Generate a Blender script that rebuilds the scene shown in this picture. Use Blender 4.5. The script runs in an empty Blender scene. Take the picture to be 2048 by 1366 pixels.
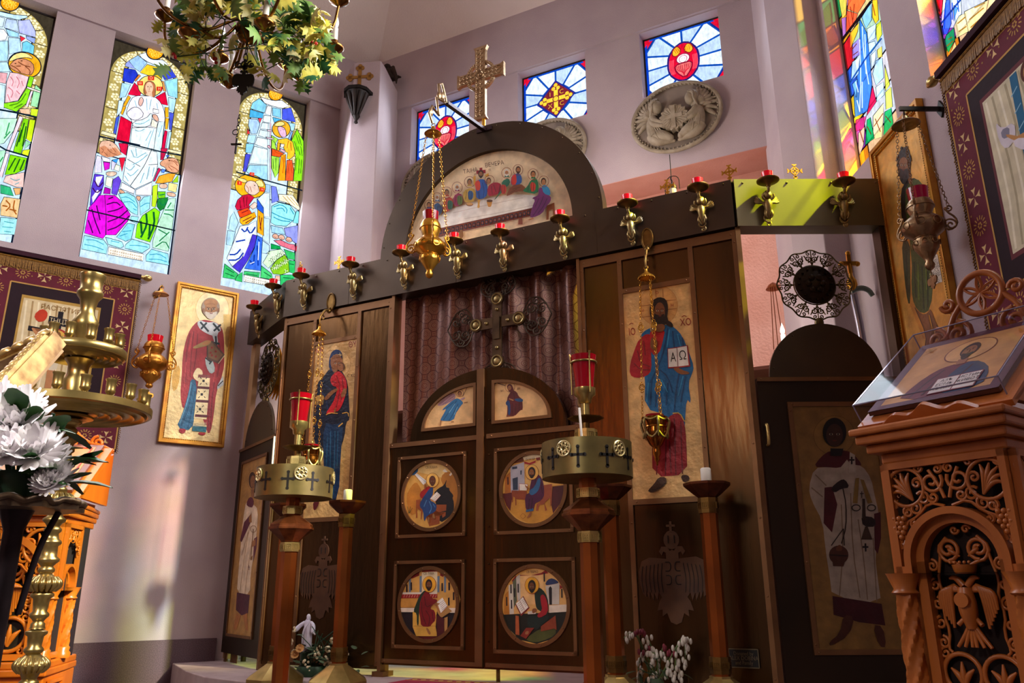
import bpy, bmesh, math, random
from mathutils import Vector, Matrix
random.seed(7)
R = math.radians
PI = math.pi
V3 = Vector
scene = bpy.context.scene
COL = scene.collection

# ---------------------------------------------------------------- camera
FPX, PITCH, ROLL = 1605.0, R(17.08), R(-0.316)
CAM = V3((0, 0, 0.70))
ZS = 0.18                                   # top of the solea platform
cam_d = bpy.data.cameras.new('camera')
cam_d.sensor_width = 36.0
cam_d.lens = FPX / 2048 * 36
cam_d.clip_start = 0.05
cam = bpy.data.objects.new('camera', cam_d)
COL.objects.link(cam)
cam.matrix_world = Matrix.Translation(CAM) @ Matrix.Rotation(PI/2 + PITCH, 4, 'X') @ Matrix.Rotation(ROLL, 4, 'Z')
scene.camera = cam
scene.view_settings.view_transform = 'Standard'
scene.view_settings.look = 'None'

def ray(x, y):                              # direction of sight through a photo pixel
    v = V3((x - 1024.0, 683.0 - y, -FPX))
    return cam.matrix_world.to_3x3() @ v
cam_m = cam.matrix_world.copy()
def at_y(x, y, Y):
    d = ray(x, y); return CAM + d * (Y / d.y)
def at_z(x, y, z):
    d = ray(x, y); return CAM + d * ((z - CAM.z) / d.z)

class Fr:
    """A flat surface: origin, X right, Y into it, Z up it."""
    def __init__(s, o, x, z=V3((0, 0, 1))):
        s.o = V3(o); s.x = V3(x).normalized(); s.z = V3(z).normalized()
        s.y = s.z.cross(s.x).normalized()
        s.M = Matrix(((s.x.x, s.y.x, s.z.x, s.o.x), (s.x.y, s.y.y, s.z.y, s.o.y), (s.x.z, s.y.z, s.z.z, s.o.z), (0, 0, 0, 1)))
    def hit(s, px, py, off=0.0):
        d = ray(px, py); o = s.o - s.y * off
        return CAM + d * (s.y.dot(o - CAM) / s.y.dot(d))
    def loc(s, px, py):
        h = s.hit(px, py) - s.o
        return (h.dot(s.x), h.dot(s.z))
    def w(s, a, b, off=0.0):                # off: out of the surface
        return s.o + s.x * a + s.z * b - s.y * off
    def at(s, a, b, off=0.0):               # matrix of a frame standing there
        M = s.M.copy(); M.translation = s.w(a, b, off); return M
def vert(p, phi):
    return Fr((p.x, p.y, 0), (math.sin(R(phi)), math.cos(R(phi)), 0))
C = vert(at_z(760, 1353, ZS), 117.4)        # iconostasis, middle
RW = vert(C.hit(1468, 400), 89.9)           # its two wings
LW = vert(C.hit(577, 600), 144.8)
WL = vert(LW.w(-.95, 2.8), 54.2)           # left wall, right wall, back wall
WR = vert(RW.hit(1775, 460), 179.0)
WB = vert(WL.hit(728, 450), 117.4)

# ---------------------------------------------------------------- colour and materials
def lin(c):
    return c / 12.92 if c <= 0.04045 else ((c + 0.055) / 1.055) ** 2.4
_hx = {}
def hx(h, a=1.0):
    h = h.lstrip('#')
    if len(h) == 3: h = ''.join(ch * 2 for ch in h)
    if h not in _hx: _hx[h] = tuple(lin(int(h[i:i + 2], 16) / 255) for i in (0, 2, 4))
    return (*_hx[h], a)
def mat_base(name):
    m = bpy.data.materials.new(name); m.use_nodes = True
    nt = m.node_tree; b = nt.nodes['Principled BSDF']
    return m, nt, b
def N(nt, t, **k):
    n = nt.nodes.new(t)
    for a, v in k.items():
        if a in n.inputs: n.inputs[a].default_value = v
        else: setattr(n, a, v)
    return n
def mat(name, c1, c2=None, rough=0.5, metal=0.0, scale=8.0, bump=0.0, bscale=60.0, stretch=None, emit=0.0, spec=None, trans=0.0, detail=4.0, alpha=1.0):
    m, nt, b = mat_base(name)
    L = nt.links.new
    b.inputs['Roughness'].default_value = rough
    b.inputs['Metallic'].default_value = metal
    if spec is not None: b.inputs['Specular IOR Level'].default_value = spec
    if trans: b.inputs['Transmission Weight'].default_value = trans
    if alpha < 1: b.inputs['Alpha'].default_value = alpha
    tc = N(nt, 'ShaderNodeTexCoord')
    mp = N(nt, 'ShaderNodeMapping')
    if stretch: mp.inputs['Scale'].default_value = stretch
    L(tc.outputs['Object'], mp.inputs['Vector'])
    if c2:
        no = N(nt, 'ShaderNodeTexNoise', Scale=scale, Detail=detail)
        L(mp.outputs[0], no.inputs['Vector'])
        cr = N(nt, 'ShaderNodeValToRGB')
        cr.color_ramp.elements[0].position = 0.32; cr.color_ramp.elements[1].position = 0.68
        cr.color_ramp.elements[0].color = hx(c1); cr.color_ramp.elements[1].color = hx(c2)
        L(no.outputs['Fac'], cr.inputs[0]); L(cr.outputs[0], b.inputs['Base Color'])
        if emit: L(cr.outputs[0], b.inputs['Emission Color'])
    else:
        b.inputs['Base Color'].default_value = hx(c1)
        if emit: b.inputs['Emission Color'].default_value = hx(c1)
    if emit: b.inputs['Emission Strength'].default_value = emit
    if bump:
        n2 = N(nt, 'ShaderNodeTexNoise', Scale=bscale, Detail=5.0)
        L(mp.outputs[0], n2.inputs['Vector'])
        bp = N(nt, 'ShaderNodeBump', Strength=bump, Distance=0.02)
        L(n2.outputs['Fac'], bp.inputs['Height']); L(bp.outputs[0], b.inputs['Normal'])
    return m
def painted(name, rough=0.55, metal=0.0, bump=0.0, bscale=60.0, gain=1.0, vary=0.25, vscale=14.0, coat=0.0):
    m, nt, b = mat_base(name); L = nt.links.new
    at = N(nt, 'ShaderNodeVertexColor'); at.layer_name = 'Col'
    tc = N(nt, 'ShaderNodeTexCoord')
    no = N(nt, 'ShaderNodeTexNoise', Scale=vscale, Detail=5.0)
    L(tc.outputs['Object'], no.inputs['Vector'])
    mr = N(nt, 'ShaderNodeMapRange'); mr.inputs[1].default_value = 0.25; mr.inputs[2].default_value = 0.75
    mr.inputs[3].default_value = gain * (1 - vary); mr.inputs[4].default_value = gain * (1 + vary)
    L(no.outputs['Fac'], mr.inputs[0])
    mx = N(nt, 'ShaderNodeVectorMath', operation='SCALE')
    L(at.outputs['Color'], mx.inputs[0]); L(mr.outputs[0], mx.inputs['Scale'])
    L(mx.outputs[0], b.inputs['Base Color'])
    b.inputs['Roughness'].default_value = rough; b.inputs['Metallic'].default_value = metal
    b.inputs['Coat Weight'].default_value = coat
    if bump:
        n2 = N(nt, 'ShaderNodeTexNoise', Scale=bscale, Detail=4.0)
        L(tc.outputs['Object'], n2.inputs['Vector'])
        bp = N(nt, 'ShaderNodeBump', Strength=bump, Distance=0.01)
        L(n2.outputs['Fac'], bp.inputs['Height']); L(bp.outputs[0], b.inputs['Normal'])
    return m
def glass_paint(name, strength, see):
    """Leaded glass lit by the day outside: glows in its own colour and, where see is set, lets tinted sunlight through."""
    m, nt, b = mat_base(name); L = nt.links.new
    nt.nodes.remove(b)
    out = nt.nodes['Material Output']
    at = N(nt, 'ShaderNodeVertexColor'); at.layer_name = 'Col'
    tc = N(nt, 'ShaderNodeTexCoord')
    no = N(nt, 'ShaderNodeTexNoise', Scale=22.0, Detail=5.0, Roughness=0.65)
    mp = N(nt, 'ShaderNodeMapping'); mp.inputs['Scale'].default_value = (1.6, 1, 0.7)
    L(tc.outputs['Object'], mp.inputs['Vector']); L(mp.outputs[0], no.inputs['Vector'])
    mr = N(nt, 'ShaderNodeMapRange'); mr.inputs[1].default_value = 0.3; mr.inputs[2].default_value = 0.7
    mr.inputs[3].default_value = 0.72; mr.inputs[4].default_value = 1.3
    L(no.outputs['Fac'], mr.inputs[0])
    mx = N(nt, 'ShaderNodeVectorMath', operation='SCALE')
    L(at.outputs['Color'], mx.inputs[0]); L(mr.outputs[0], mx.inputs['Scale'])
    em = N(nt, 'ShaderNodeEmission', Strength=strength)
    L(mx.outputs[0], em.inputs['Color'])
    if see:
        tr = N(nt, 'ShaderNodeBsdfTransparent'); L(at.outputs['Color'], tr.inputs['Color'])
        ad = N(nt, 'ShaderNodeAddShader'); L(em.outputs[0], ad.inputs[0]); L(tr.outputs[0], ad.inputs[1])
        L(ad.outputs[0], out.inputs['Surface'])
    else:
        L(em.outputs[0], out.inputs['Surface'])
    return m

# ---------------------------------------------------------------- mesh building
class MB:
    def __init__(s):
        s.v = []; s.f = []; s.m = []; s.c = []; s.T = Matrix.Identity(4); s.mi = 0; s.col = (1, 1, 1, 1)
    def V(s, p):
        s.v.append(s.T @ V3(p)); return len(s.v) - 1
    def F(s, idx):
        s.f.append(tuple(idx)); s.m.append(s.mi); s.c.append(s.col)
    def poly(s, pts): s.F([s.V(p) for p in pts])
    def box(s, x0, x1, y0, y1, z0, z1):
        a = [s.V((x, y, z)) for z in (z0, z1) for y in (y0, y1) for x in (x0, x1)]
        for q in ((0, 2, 3, 1), (4, 5, 7, 6), (0, 1, 5, 4), (2, 6, 7, 3), (0, 4, 6, 2), (1, 3, 7, 5)): s.F([a[i] for i in q])
        return s
    def bar(s, a, b, w, h=None, up=V3((0, 0, 1))):   # square bar from a to b
        a, b = V3(a), V3(b); d = (b - a).normalized(); h = h or w
        x = d.cross(up)
        if x.length < 1e-4: x = d.cross(V3((1, 0, 0)))
        x.normalize(); y = x.cross(d)
        q = [(-1, -1), (1, -1), (1, 1), (-1, 1)]
        i0 = [s.V(a + x * u * w / 2 + y * t * h / 2) for u, t in q]
        i1 = [s.V(b + x * u * w / 2 + y * t * h / 2) for u, t in q]
        s.F(i0[::-1]); s.F(i1)
        for k in range(4): s.F((i0[k], i0[(k + 1) % 4], i1[(k + 1) % 4], i1[k]))
        return s
    def lathe(s, prof, seg=20, o=(0, 0, 0), cap=True, a0=0.0, rz=None):
        o = V3(o); rings = []
        for r, z in prof:
            if r <= 1e-6: rings.append([s.V(o + V3((0, 0, z)))])
            else: rings.append([s.V(o + V3((r * math.cos(a0 + 2 * PI * k / seg), r * math.sin(a0 + 2 * PI * k / seg), z))) for k in range(seg)])
        for A, B in zip(rings, rings[1:]):
            for k in range(seg):
                k2 = (k + 1) % seg
                if len(A) == 1 and len(B) == 1: continue
                if len(A) == 1: s.F((A[0], B[k2], B[k]))
                elif len(B) == 1: s.F((A[k], A[k2], B[0]))
                else: s.F((A[k], A[k2], B[k2], B[k]))
        if cap:
            if len(rings[0]) > 1: s.F(rings[0][::-1])
            if len(rings[-1]) > 1: s.F(rings[-1])
        return s
    def ball(s, o, r, seg=12, rings=7, sc=(1, 1, 1)):
        T = s.T.copy(); s.T = T @ Matrix.Translation(o) @ Matrix.Diagonal((*sc, 1))
        s.lathe([(r * math.sin(PI * k / rings), -r * math.cos(PI * k / rings)) for k in range(rings + 1)], seg, cap=False)
        s.T = T; return s
    def tube(s, pts, r, seg=8, closed=False, cap=True):
        pts = [V3(p) for p in pts]; n = len(pts)
        rs = list(r) if isinstance(r, (list, tuple)) else [r] * n
        if 3 <= n <= 8 and not closed:
            for _ in range(2 if n < 5 else 1):
                q, t = [pts[0]], [rs[0]]
                for i in range(n - 1):
                    for f in (.25, .75):
                        q.append(pts[i].lerp(pts[i + 1], f)); t.append(rs[i] * (1 - f) + rs[i + 1] * f)
                q.append(pts[-1]); t.append(rs[-1]); pts, rs, n = q, t, len(q)
        tg = []
        for i in range(n):
            a = pts[(i - 1) % n] if (closed or i > 0) else pts[i]
            b = pts[(i + 1) % n] if (closed or i < n - 1) else pts[i]
            t = b - a
            tg.append(t.normalized() if t.length > 1e-9 else V3((0, 0, 1)))
        x = tg[0].orthogonal().normalized(); rings = []
        for i in range(n):
            x = x - tg[i] * x.dot(tg[i])
            if x.length < 1e-6: x = tg[i].orthogonal()
            x.normalize(); y = tg[i].cross(x)
            rings.append([s.V(pts[i] + (x * math.cos(2 * PI * k / seg) + y * math.sin(2 * PI * k / seg)) * rs[i]) for k in range(seg)])
        for i in range(n if closed else n - 1):
            A, B = rings[i], rings[(i + 1) % n]
            for k in range(seg): s.F((A[k], A[(k + 1) % seg], B[(k + 1) % seg], B[k]))
        if cap and not closed:
            s.F(rings[0][::-1]); s.F(rings[-1])
        return s
    def ring(s, o, R_, r, ax='z', seg=24, sg=6, sc=(1, 1)):
        o = V3(o); P = []
        for k in range(seg):
            a = 2 * PI * k / seg; u, w = R_ * math.cos(a) * sc[0], R_ * math.sin(a) * sc[1]
            P.append(o + {'z': V3((u, w, 0)), 'y': V3((u, 0, w)), 'x': V3((0, u, w))}[ax])
        return s.tube(P, r, sg, closed=True)
    def prism(s, poly, y0, y1):              # outline in x,z ; thickness along y
        a = [s.V((p[0], y0, p[1])) for p in poly]; b = [s.V((p[0], y1, p[1])) for p in poly]
        n = len(poly)
        s.F(a); s.F(b[::-1])
        for k in range(n): s.F((a[k], b[k], b[(k + 1) % n], a[(k + 1) % n]))
        return s
    def prism_z(s, poly, z0, z1):
        a = [s.V((p[0], p[1], z0)) for p in poly]; b = [s.V((p[0], p[1], z1)) for p in poly]
        n = len(poly)
        s.F(a[::-1]); s.F(b)
        for k in range(n): s.F((a[k], a[(k + 1) % n], b[(k + 1) % n], b[k]))
        return s
    def band(s, outer, inner, y0, y1):       # a flat ring between two outlines with the same number of points
        n = len(outer)
        o0 = [s.V((p[0], y0, p[1])) for p in outer]; i0 = [s.V((p[0], y0, p[1])) for p in inner]
        o1 = [s.V((p[0], y1, p[1])) for p in outer]; i1 = [s.V((p[0], y1, p[1])) for p in inner]
        for k in range(n):
            j = (k + 1) % n
            s.F((o0[k], o0[j], i0[j], i0[k])); s.F((o1[k], i1[k], i1[j], o1[j]))
            s.F((o0[k], o1[k], o1[j], o0[j])); s.F((i0[k], i0[j], i1[j], i1[k]))
        return s
    def frame(s, x0, x1, z0, z1, w, y0, y1):
        return s.band([(x0, z0), (x1, z0), (x1, z1), (x0, z1)], [(x0 + w, z0 + w), (x1 - w, z0 + w), (x1 - w, z1 - w), (x0 + w, z1 - w)], y0, y1)
    def build(s, name, mats, parent=None, smooth=62, color=False, bevel=0.0, fixn=True):
        me = bpy.data.meshes.new(name)
        me.from_pydata([tuple(v) for v in s.v], [], s.f)
        if not isinstance(mats, (list, tuple)): mats = [mats]
        for m in mats: me.materials.append(m)
        if len(mats) > 1: me.polygons.foreach_set('material_index', s.m)
        if color:
            ca = me.color_attributes.new('Col', 'FLOAT_COLOR', 'CORNER'); buf = []
            for p in me.polygons: buf.extend(list(s.c[p.index]) * p.loop_total)
            ca.data.foreach_set('color', buf)
        if fixn and not color:
            bm = bmesh.new(); bm.from_mesh(me)
            bmesh.ops.recalc_face_normals(bm, faces=bm.faces[:]); bm.to_mesh(me); bm.free()
        if smooth:
            me.polygons.foreach_set('use_smooth', [True] * len(me.polygons))
            me.set_sharp_from_angle(angle=R(smooth))
        me.update()
        o = bpy.data.objects.new(name, me); COL.objects.link(o)
        if parent is not None: o.parent = parent
        if bevel:
            md = o.modifiers.new('edge', 'BEVEL'); md.width = bevel; md.segments = 2; md.limit_method = 'ANGLE'; md.angle_limit = R(50)
        return o

def tag(o, label=None, cat=None, group=None, kind=None):
    if label: o['label'] = label
    if cat: o['category'] = cat
    if group: o['group'] = group
    if kind: o['kind'] = kind
    return o
def thing(name, label, cat, M=None, group=None):
    o = bpy.data.objects.new(name, None); COL.objects.link(o)
    o.empty_display_size = 0.1
    if M is not None: o.matrix_world = M
    return tag(o, label, cat, group)
def kids(o): return [c for c in COL.objects if c.parent == o]
def dup(root, M, label=None, group=None):
    r = root.copy(); COL.objects.link(r); r.matrix_world = M
    if label: r['label'] = label
    if group: r['group'] = group
    for ch in kids(root):
        c = ch.copy(); COL.objects.link(c); c.parent = r
        for g in kids(ch):
            d = g.copy(); COL.objects.link(d); d.parent = c
    return r
def T(x=0, y=0, z=0, rz=0, s=1):
    return Matrix.Translation((x, y, z)) @ Matrix.Rotation(rz, 4, 'Z') @ Matrix.Scale(s, 4)
def circ(cx, cz, r, n=40, r2=None, a0=0, a1=2 * PI, end=False):
    r2 = r2 or r
    m = n - 1 if end else n
    return [(cx + r * math.cos(a0 + (a1 - a0) * k / m), cz + r2 * math.sin(a0 + (a1 - a0) * k / m)) for k in range(n)]
def chaikin(p, n=1, closed=True):
    for _ in range(n):
        q = []
        m = len(p)
        for i in range(m if closed else m - 1):
            a, b = p[i], p[(i + 1) % m]
            q.append((a[0] * .75 + b[0] * .25, a[1] * .75 + b[1] * .25)); q.append((a[0] * .25 + b[0] * .75, a[1] * .25 + b[1] * .75))
        if not closed: q = [p[0]] + q + [p[-1]]
        p = q
    return p
def nums(s):
    t = s.replace(',', ' ').split()
    return [(float(t[i]), float(t[i + 1])) for i in range(0, len(t), 2)]

class Draw(MB):
    """Flat painting: layers of coloured outlines on a surface, each a hair in front of the one below. Outlines are in the units of a tracing
    whose origin and scale are set by k=(x0, y0, scale) and whose points lie on the surface fr."""
    def __init__(s, fr, k=None, off=0.002, eps=0.00012, mode='pix'):
        super().__init__(); s.fr = fr; s.k = k or (0, 0, 1); s.off = off; s.eps = eps; s.mode = mode; s.n = 0
    def mp(s, p):
        if s.mode == 'pix': return s.fr.loc(s.k[0] + p[0] / s.k[2], s.k[1] + p[1] / s.k[2])
        return (s.k[0] + p[0] * s.k[2], s.k[1] + p[1] * s.k[2])
    def _face(s, pts, c):
        s.col = hx(c); y = -(s.off + s.n * s.eps)
        pts = [s.mp(q) for q in pts]
        a = sum(p[0] * q[1] - q[0] * p[1] for p, q in zip(pts, pts[1:] + pts[:1]))
        if a < 0: pts = pts[::-1]
        s.F([s.V((q[0], y, q[1])) for q in pts])
    def p(s, c, pts, sm=0):
        if isinstance(pts, str): pts = nums(pts)
        if sm: pts = chaikin(pts, sm)
        s._face(pts, c); s.n += 1; return s
    def l(s, c, w, pts, sm=1, closed=False):
        if isinstance(pts, str): pts = nums(pts)
        if sm and len(pts) > 2: pts = chaikin(pts, sm, closed)
        if closed: pts = pts + [pts[0]]
        A = []; B = []
        for i, q in enumerate(pts):
            a = V3((*pts[max(i - 1, 0)], 0)); b = V3((*pts[min(i + 1, len(pts) - 1)], 0)); t = (b - a)
            if t.length < 1e-6: t = V3((1, 0, 0))
            t.normalize(); nrm = (-t.y, t.x)
            A.append((q[0] + nrm[0] * w / 2, q[1] + nrm[1] * w / 2)); B.append((q[0] - nrm[0] * w / 2, q[1] - nrm[1] * w / 2))
        for i in range(len(pts) - 1): s._face([A[i], A[i + 1], B[i + 1], B[i]], c)
        s.n += 1; return s
    def e(s, c, x, y, rx, ry=None, n=24, rot=0):
        ry = ry or rx; cr, sr = math.cos(R(rot)), math.sin(R(rot))
        s._face([(x + rx * math.cos(2 * PI * k / n) * cr - ry * math.sin(2 * PI * k / n) * sr, y + rx * math.cos(2 * PI * k / n) * sr + ry * math.sin(2 * PI * k / n) * cr) for k in range(n)], c)
        s.n += 1; return s
    def o(s, c, w, x, y, rx, ry=None, n=28, a0=0, a1=360, rot=0):
        ry = ry or rx; cr, sr = math.cos(R(rot)), math.sin(R(rot)); P = []
        for k in range(n + 1):
            a = R(a0 + (a1 - a0) * k / n); u, v = rx * math.cos(a), ry * math.sin(a)
            P.append((x + u * cr - v * sr, y + u * sr + v * cr))
        return s.l(c, w, P, 0)
    def t(s, c, text, x, y, size, rot=0, bold=0.0, xs=1.0):
        cu = bpy.data.curves.new('lettering', 'FONT'); cu.body = text; cu.size = size; cu.align_x = 'CENTER'; cu.align_y = 'CENTER'; cu.offset = bold; cu.resolution_u = 2
        ob = bpy.data.objects.new('lettering', cu); COL.objects.link(ob)
        dg = bpy.context.evaluated_depsgraph_get(); me = ob.evaluated_get(dg).to_mesh()
        cr, sr = math.cos(R(rot)), math.sin(R(rot)); sg = -1 if s.mode == 'pix' else 1
        for pl in me.polygons:
            q = []
            for i in pl.vertices:
                vx, vy = me.vertices[i].co.x * xs, me.vertices[i].co.y * sg
                q.append((x + vx * cr - vy * sr, y + vx * sr + vy * cr))
            s._face(q, c)
        ob.evaluated_get(dg).to_mesh_clear()
        bpy.data.objects.remove(ob); bpy.data.curves.remove(cu)
        s.n += 1; return s
    def done(s, name, m, parent=None):
        return s.build(name, m, parent, smooth=0, color=True)
# ---------------------------------------------------------------- shared materials
M_WALL = mat('plaster', '#b3a2a9', '#beaeb2', rough=0.9, scale=3, bump=0.22, bscale=150)
M_CEIL = mat('ceiling_plaster', '#e2d2cc', '#ebdcd6', rough=0.9, scale=2, bump=0.2, bscale=60)
M_PINK = mat('pink_plaster', '#c98f80', '#d39d90', rough=0.9, scale=4, bump=0.15)
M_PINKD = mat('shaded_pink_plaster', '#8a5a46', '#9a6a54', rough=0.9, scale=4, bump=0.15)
M_BEIGE = mat('beige_roughcast', '#c9a898', '#d4b4a6', rough=0.95, scale=30, bump=0.6, bscale=120)
M_GRAN = mat('speckled_stone', '#4a3540', '#6d5560', rough=0.55, scale=160, detail=2)
M_FLOOR = mat('stone_floor', '#4a3c3a', '#5a4a48', rough=0.45, scale=9)
M_SHEET = mat('bronze_sheet', '#46331f', '#664626', rough=0.24, metal=0.9, scale=2.2, bump=0.10, bscale=16, stretch=(1, 1, 0.2))
M_SHEETD = mat('dark_bronze_sheet', '#41352b', '#524336', rough=0.42, metal=0.8, scale=2.0, bump=0.04, bscale=9)
M_TRIM = mat('bronze_strip', '#6e4c30', '#825c3a', rough=0.42, metal=0.7, scale=6)
M_PAINT = painted('icon_paint', rough=0.5, bump=0.1, bscale=70)
M_GOLDP = painted('gold_leaf_paint', rough=0.42, metal=0.25, bump=0.35, bscale=45, vary=0.3)
M_GOLD = mat('gilt', '#d9a441', '#b57a22', rough=0.3, metal=0.9, scale=12)
M_GILTW = mat('gilt_wood', '#c8912f', '#a8671a', rough=0.35, metal=0.55, scale=10)
M_BRASS = mat('brass', '#c4a868', '#92804a', rough=0.3, metal=0.85, scale=9)
M_BRASSD = mat('tarnished_brass', '#8a6a38', '#5a4020', rough=0.4, metal=0.95, scale=14)
M_SILV = mat('gilded_silver', '#b59a78', '#8e6f4e', rough=0.34, metal=0.9, scale=18, bump=0.15, bscale=60)
M_FILI = mat('filigree_metal', '#b09a68', '#806c44', rough=0.4, metal=0.9, scale=40)
M_BLACK = mat('black_iron', '#15110f', '#221b18', rough=0.5, metal=0.5)
M_RED = mat('ruby_glass', '#c8051c', rough=0.08, emit=0.35)
M_REDD = mat('deep_ruby_glass', '#8a0414', rough=0.08, emit=0.12)
M_COPPER = mat('copper_post', '#b4622a', '#8a4a20', rough=0.26, metal=0.88, scale=4)
M_WAX = mat('white_wax', '#e8e2d8', '#d8d0c4', rough=0.5)
M_WOOD = mat('sunlit_wood', '#d1741c', '#b9590f', rough=0.3, scale=9, stretch=(1, 1, 0.15))  # same wood as the other lectern, with sunlight put into the colour
M_WOODD = mat('shaded_wood', '#b8692c', '#9a531f', rough=0.35, scale=9, stretch=(1, 1, 0.15))  # the same wood again, with shade put into the colour
M_GLASSL = glass_paint('stained_glass', 1.15, False)
M_GLASSR = glass_paint('sunlit_stained_glass', 0.9, True)
M_LEAD = mat('lead_bar', '#231a1c', rough=0.5)

# ---------------------------------------------------------------- setting
def struct(o): o['kind'] = 'structure'; return o
def cells(lo, hi, cuts):
    c = sorted(set([lo, hi] + [x for x in cuts if lo < x < hi])); return list(zip(c, c[1:]))
def wall(name, fr, s0, s1, z0, z1, holes, th, material, bands=()):
    mb = MB()
    for a, b in cells(s0, s1, [h[i] for h in holes for i in (0, 1)]):
        for c, d in cells(z0, z1, [h[i] for h in holes for i in (2, 3)]):
            if any(h[0] <= a + 1e-6 and b - 1e-6 <= h[1] and h[2] <= c + 1e-6 and d - 1e-6 <= h[3] for h in holes): continue
            for y in (0, th): mb.poly([(a, y, c), (b, y, c), (b, y, d), (a, y, d)])
    for a, b, c, d in holes:
        mb.poly([(a, 0, c), (a, th, c), (a, th, d), (a, 0, d)]); mb.poly([(b, 0, c), (b, th, c), (b, th, d), (b, 0, d)])
        mb.poly([(a, 0, c), (b, 0, c), (b, th, c), (a, th, c)]); mb.poly([(a, 0, d), (b, 0, d), (b, th, d), (a, th, d)])
    for a, b, c, d, o in bands: mb.box(a, b, -o, 0, c, d)
    ob = mb.build(name, material, smooth=0, fixn=False); ob.matrix_world = fr.M
    return struct(ob)
ZW0, ZW1 = 3.20, 5.29
# left wall: three tall windows (beyond them only two added fill lamps, no openings)
sL = [WL.loc(*p)[0] for p in ((34, 444), (161, 500), (338, 535), (443, 561), (600, 467))]
WINL = [(sL[1] - 1.085, sL[0]), (sL[1] - .005, sL[2] + .02), (sL[3] - .005, sL[4])]
cornerL = 0.90
wall('wall_left', WL, -8, cornerL, -0.3, 7.6, [(a, b, ZW0, ZW1) for a, b in WINL], 0.13, M_WALL, bands=[(-8, cornerL, ZW1, 6.6, 0.025)])
# right wall
sR = WR.loc(1691, 338)[0]
print('sR', sR, [WR.loc(*p) for p in ((1691, 338), (1715, 342), (1792, 236), (1864, 166), (1888, 137), (1756, 0), (1643, 0))])
WINR = [(sR, sR + .69), (sR + 1.06, sR + 1.70), (sR + 2.13, sR + 2.77), (sR + 3.2, sR + 3.84)]
wall('wall_right', WR, -1.25, 9, -0.3, 7.6, [(a, b, ZW0, ZW1) for a, b in WINR], 0.13, M_WALL)
# back wall with three square windows, and the lower recess behind the screen
sB = [(WB.loc(824, 202)[0], WB.loc(824, 202)[0] + .665), (WB.loc(1035, 133)[0], WB.loc(1169, 90)[0]), (WB.loc(1277, 53)[0], WB.loc(1446, 137)[0])]
ZB0, ZB1 = 4.646, 5.29
zpink = WB.loc(1348, 336)[1]
wall('wall_back', WB, -0.2, 4.35, zpink, 7.6, [(a, b, ZB0, ZB1) for a, b in sB], 0.13, M_WALL, bands=[(-.2, 4.35, ZB1 + .01, 6.6, 0.025)])
mb = MB(); mb.box(-0.4, 4.4, 0.36, 0.46, 2.3, zpink + .1); mb.box(-.4, 4.4, 0.002, 0.36, zpink - .004, zpink + .06)
o = mb.build('wall_recess_upper', M_PINK, smooth=0); o.matrix_world = WB.M; struct(o)
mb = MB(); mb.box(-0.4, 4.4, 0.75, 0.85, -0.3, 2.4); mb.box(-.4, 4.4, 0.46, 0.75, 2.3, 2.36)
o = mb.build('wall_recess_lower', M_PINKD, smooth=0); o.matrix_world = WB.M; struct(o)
# corner pillars
def pillar(name, fr_pts, z0, z1, m=M_WALL):
    mb = MB(); mb.prism_z(fr_pts, z0, z1); o = mb.build(name, m, smooth=0, bevel=0.008); return struct(o)
def plan(px, depth):  # plan position on sight line at a forward distance
    d = ray(px, 400); return (d.x / d.y * depth, depth)
PLD = 6.62
pl_in = [plan(683, PLD + .03), plan(692, PLD - .07), plan(748, PLD - .10), plan(758, PLD)]
pillar('pillar_left', pl_in + [(-1.10, 7.3), (-1.75, 7.1)], 0, at_y(720, 124, PLD - .08).z)
pr_in = [plan(1574, 4.98), plan(1638, 4.72), plan(1668, 4.74)]
pillar('pillar_right', pr_in + [(2.3, 4.74), (2.3, 5.5), (1.97, 5.5)], 0, 7.2)
# ceiling: sloped panels rising from the wall tops
apex = V3((0.2, 1.2, 8.2))
cl = WB.w(-.2, 5.84); 
mb = MB()
A_, B_ = WL.w(cornerL + .2, 5.84, -.1), WB.w(4.4, 5.84, -.1)
A2, B2 = WL.w(-8, 5.84, -.1), WR.w(9, 5.84, -.1)
top1 = V3((-0.3, -8, 8.0)); top0 = V3((0.1, 2.6, 8.0))
mb.poly([A_, B_, top0]); mb.poly([A2, A_, top0, top1]); mb.poly([B_, B2, top1, top0])
struct(mb.build('ceiling', M_CEIL, smooth=0, fixn=False))
# floor, platform, stone skirting
mb = MB(); mb.box(-9, 4, -8, 9, -0.1, 0)
struct(mb.build('floor', M_FLOOR, smooth=0))
E0 = [at_z(x, y, ZS) for x, y in ((343, 1334), (372, 1342), (407, 1353))]
pf = [WL.w(0.9, 0), WL.w(WL.loc(343, 1334)[0], 0)] + E0[1:] + [V3((-.9, 4.52, 0)), V3((-.2, 4.25, 0)), V3((.35, 3.99, 0)), V3((1.0, 3.88, 0)), V3((2.14, 3.75, 0)), V3((2.14, 5.6, 0))]
mb = MB(); mb.prism_z([(p.x, p.y) for p in pf][::-1], 0.0, ZS)
struct(mb.build('floor_platform', mat('platform_stone', '#9c8686', '#b5a0a0', rough=0.5, scale=7), smooth=0, bevel=0.006))
mb = MB(); mb.box(-8, -0.03, -0.025, 0, 0, 0.345)
for k in range(8): mb.box(-0.70 - k * .62, -0.692 - k * .62, -0.0255, 0, 0, 0.345)
o = mb.build('baseboard_left', M_GRAN, smooth=0); o.matrix_world = WL.M; struct(o)
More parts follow.
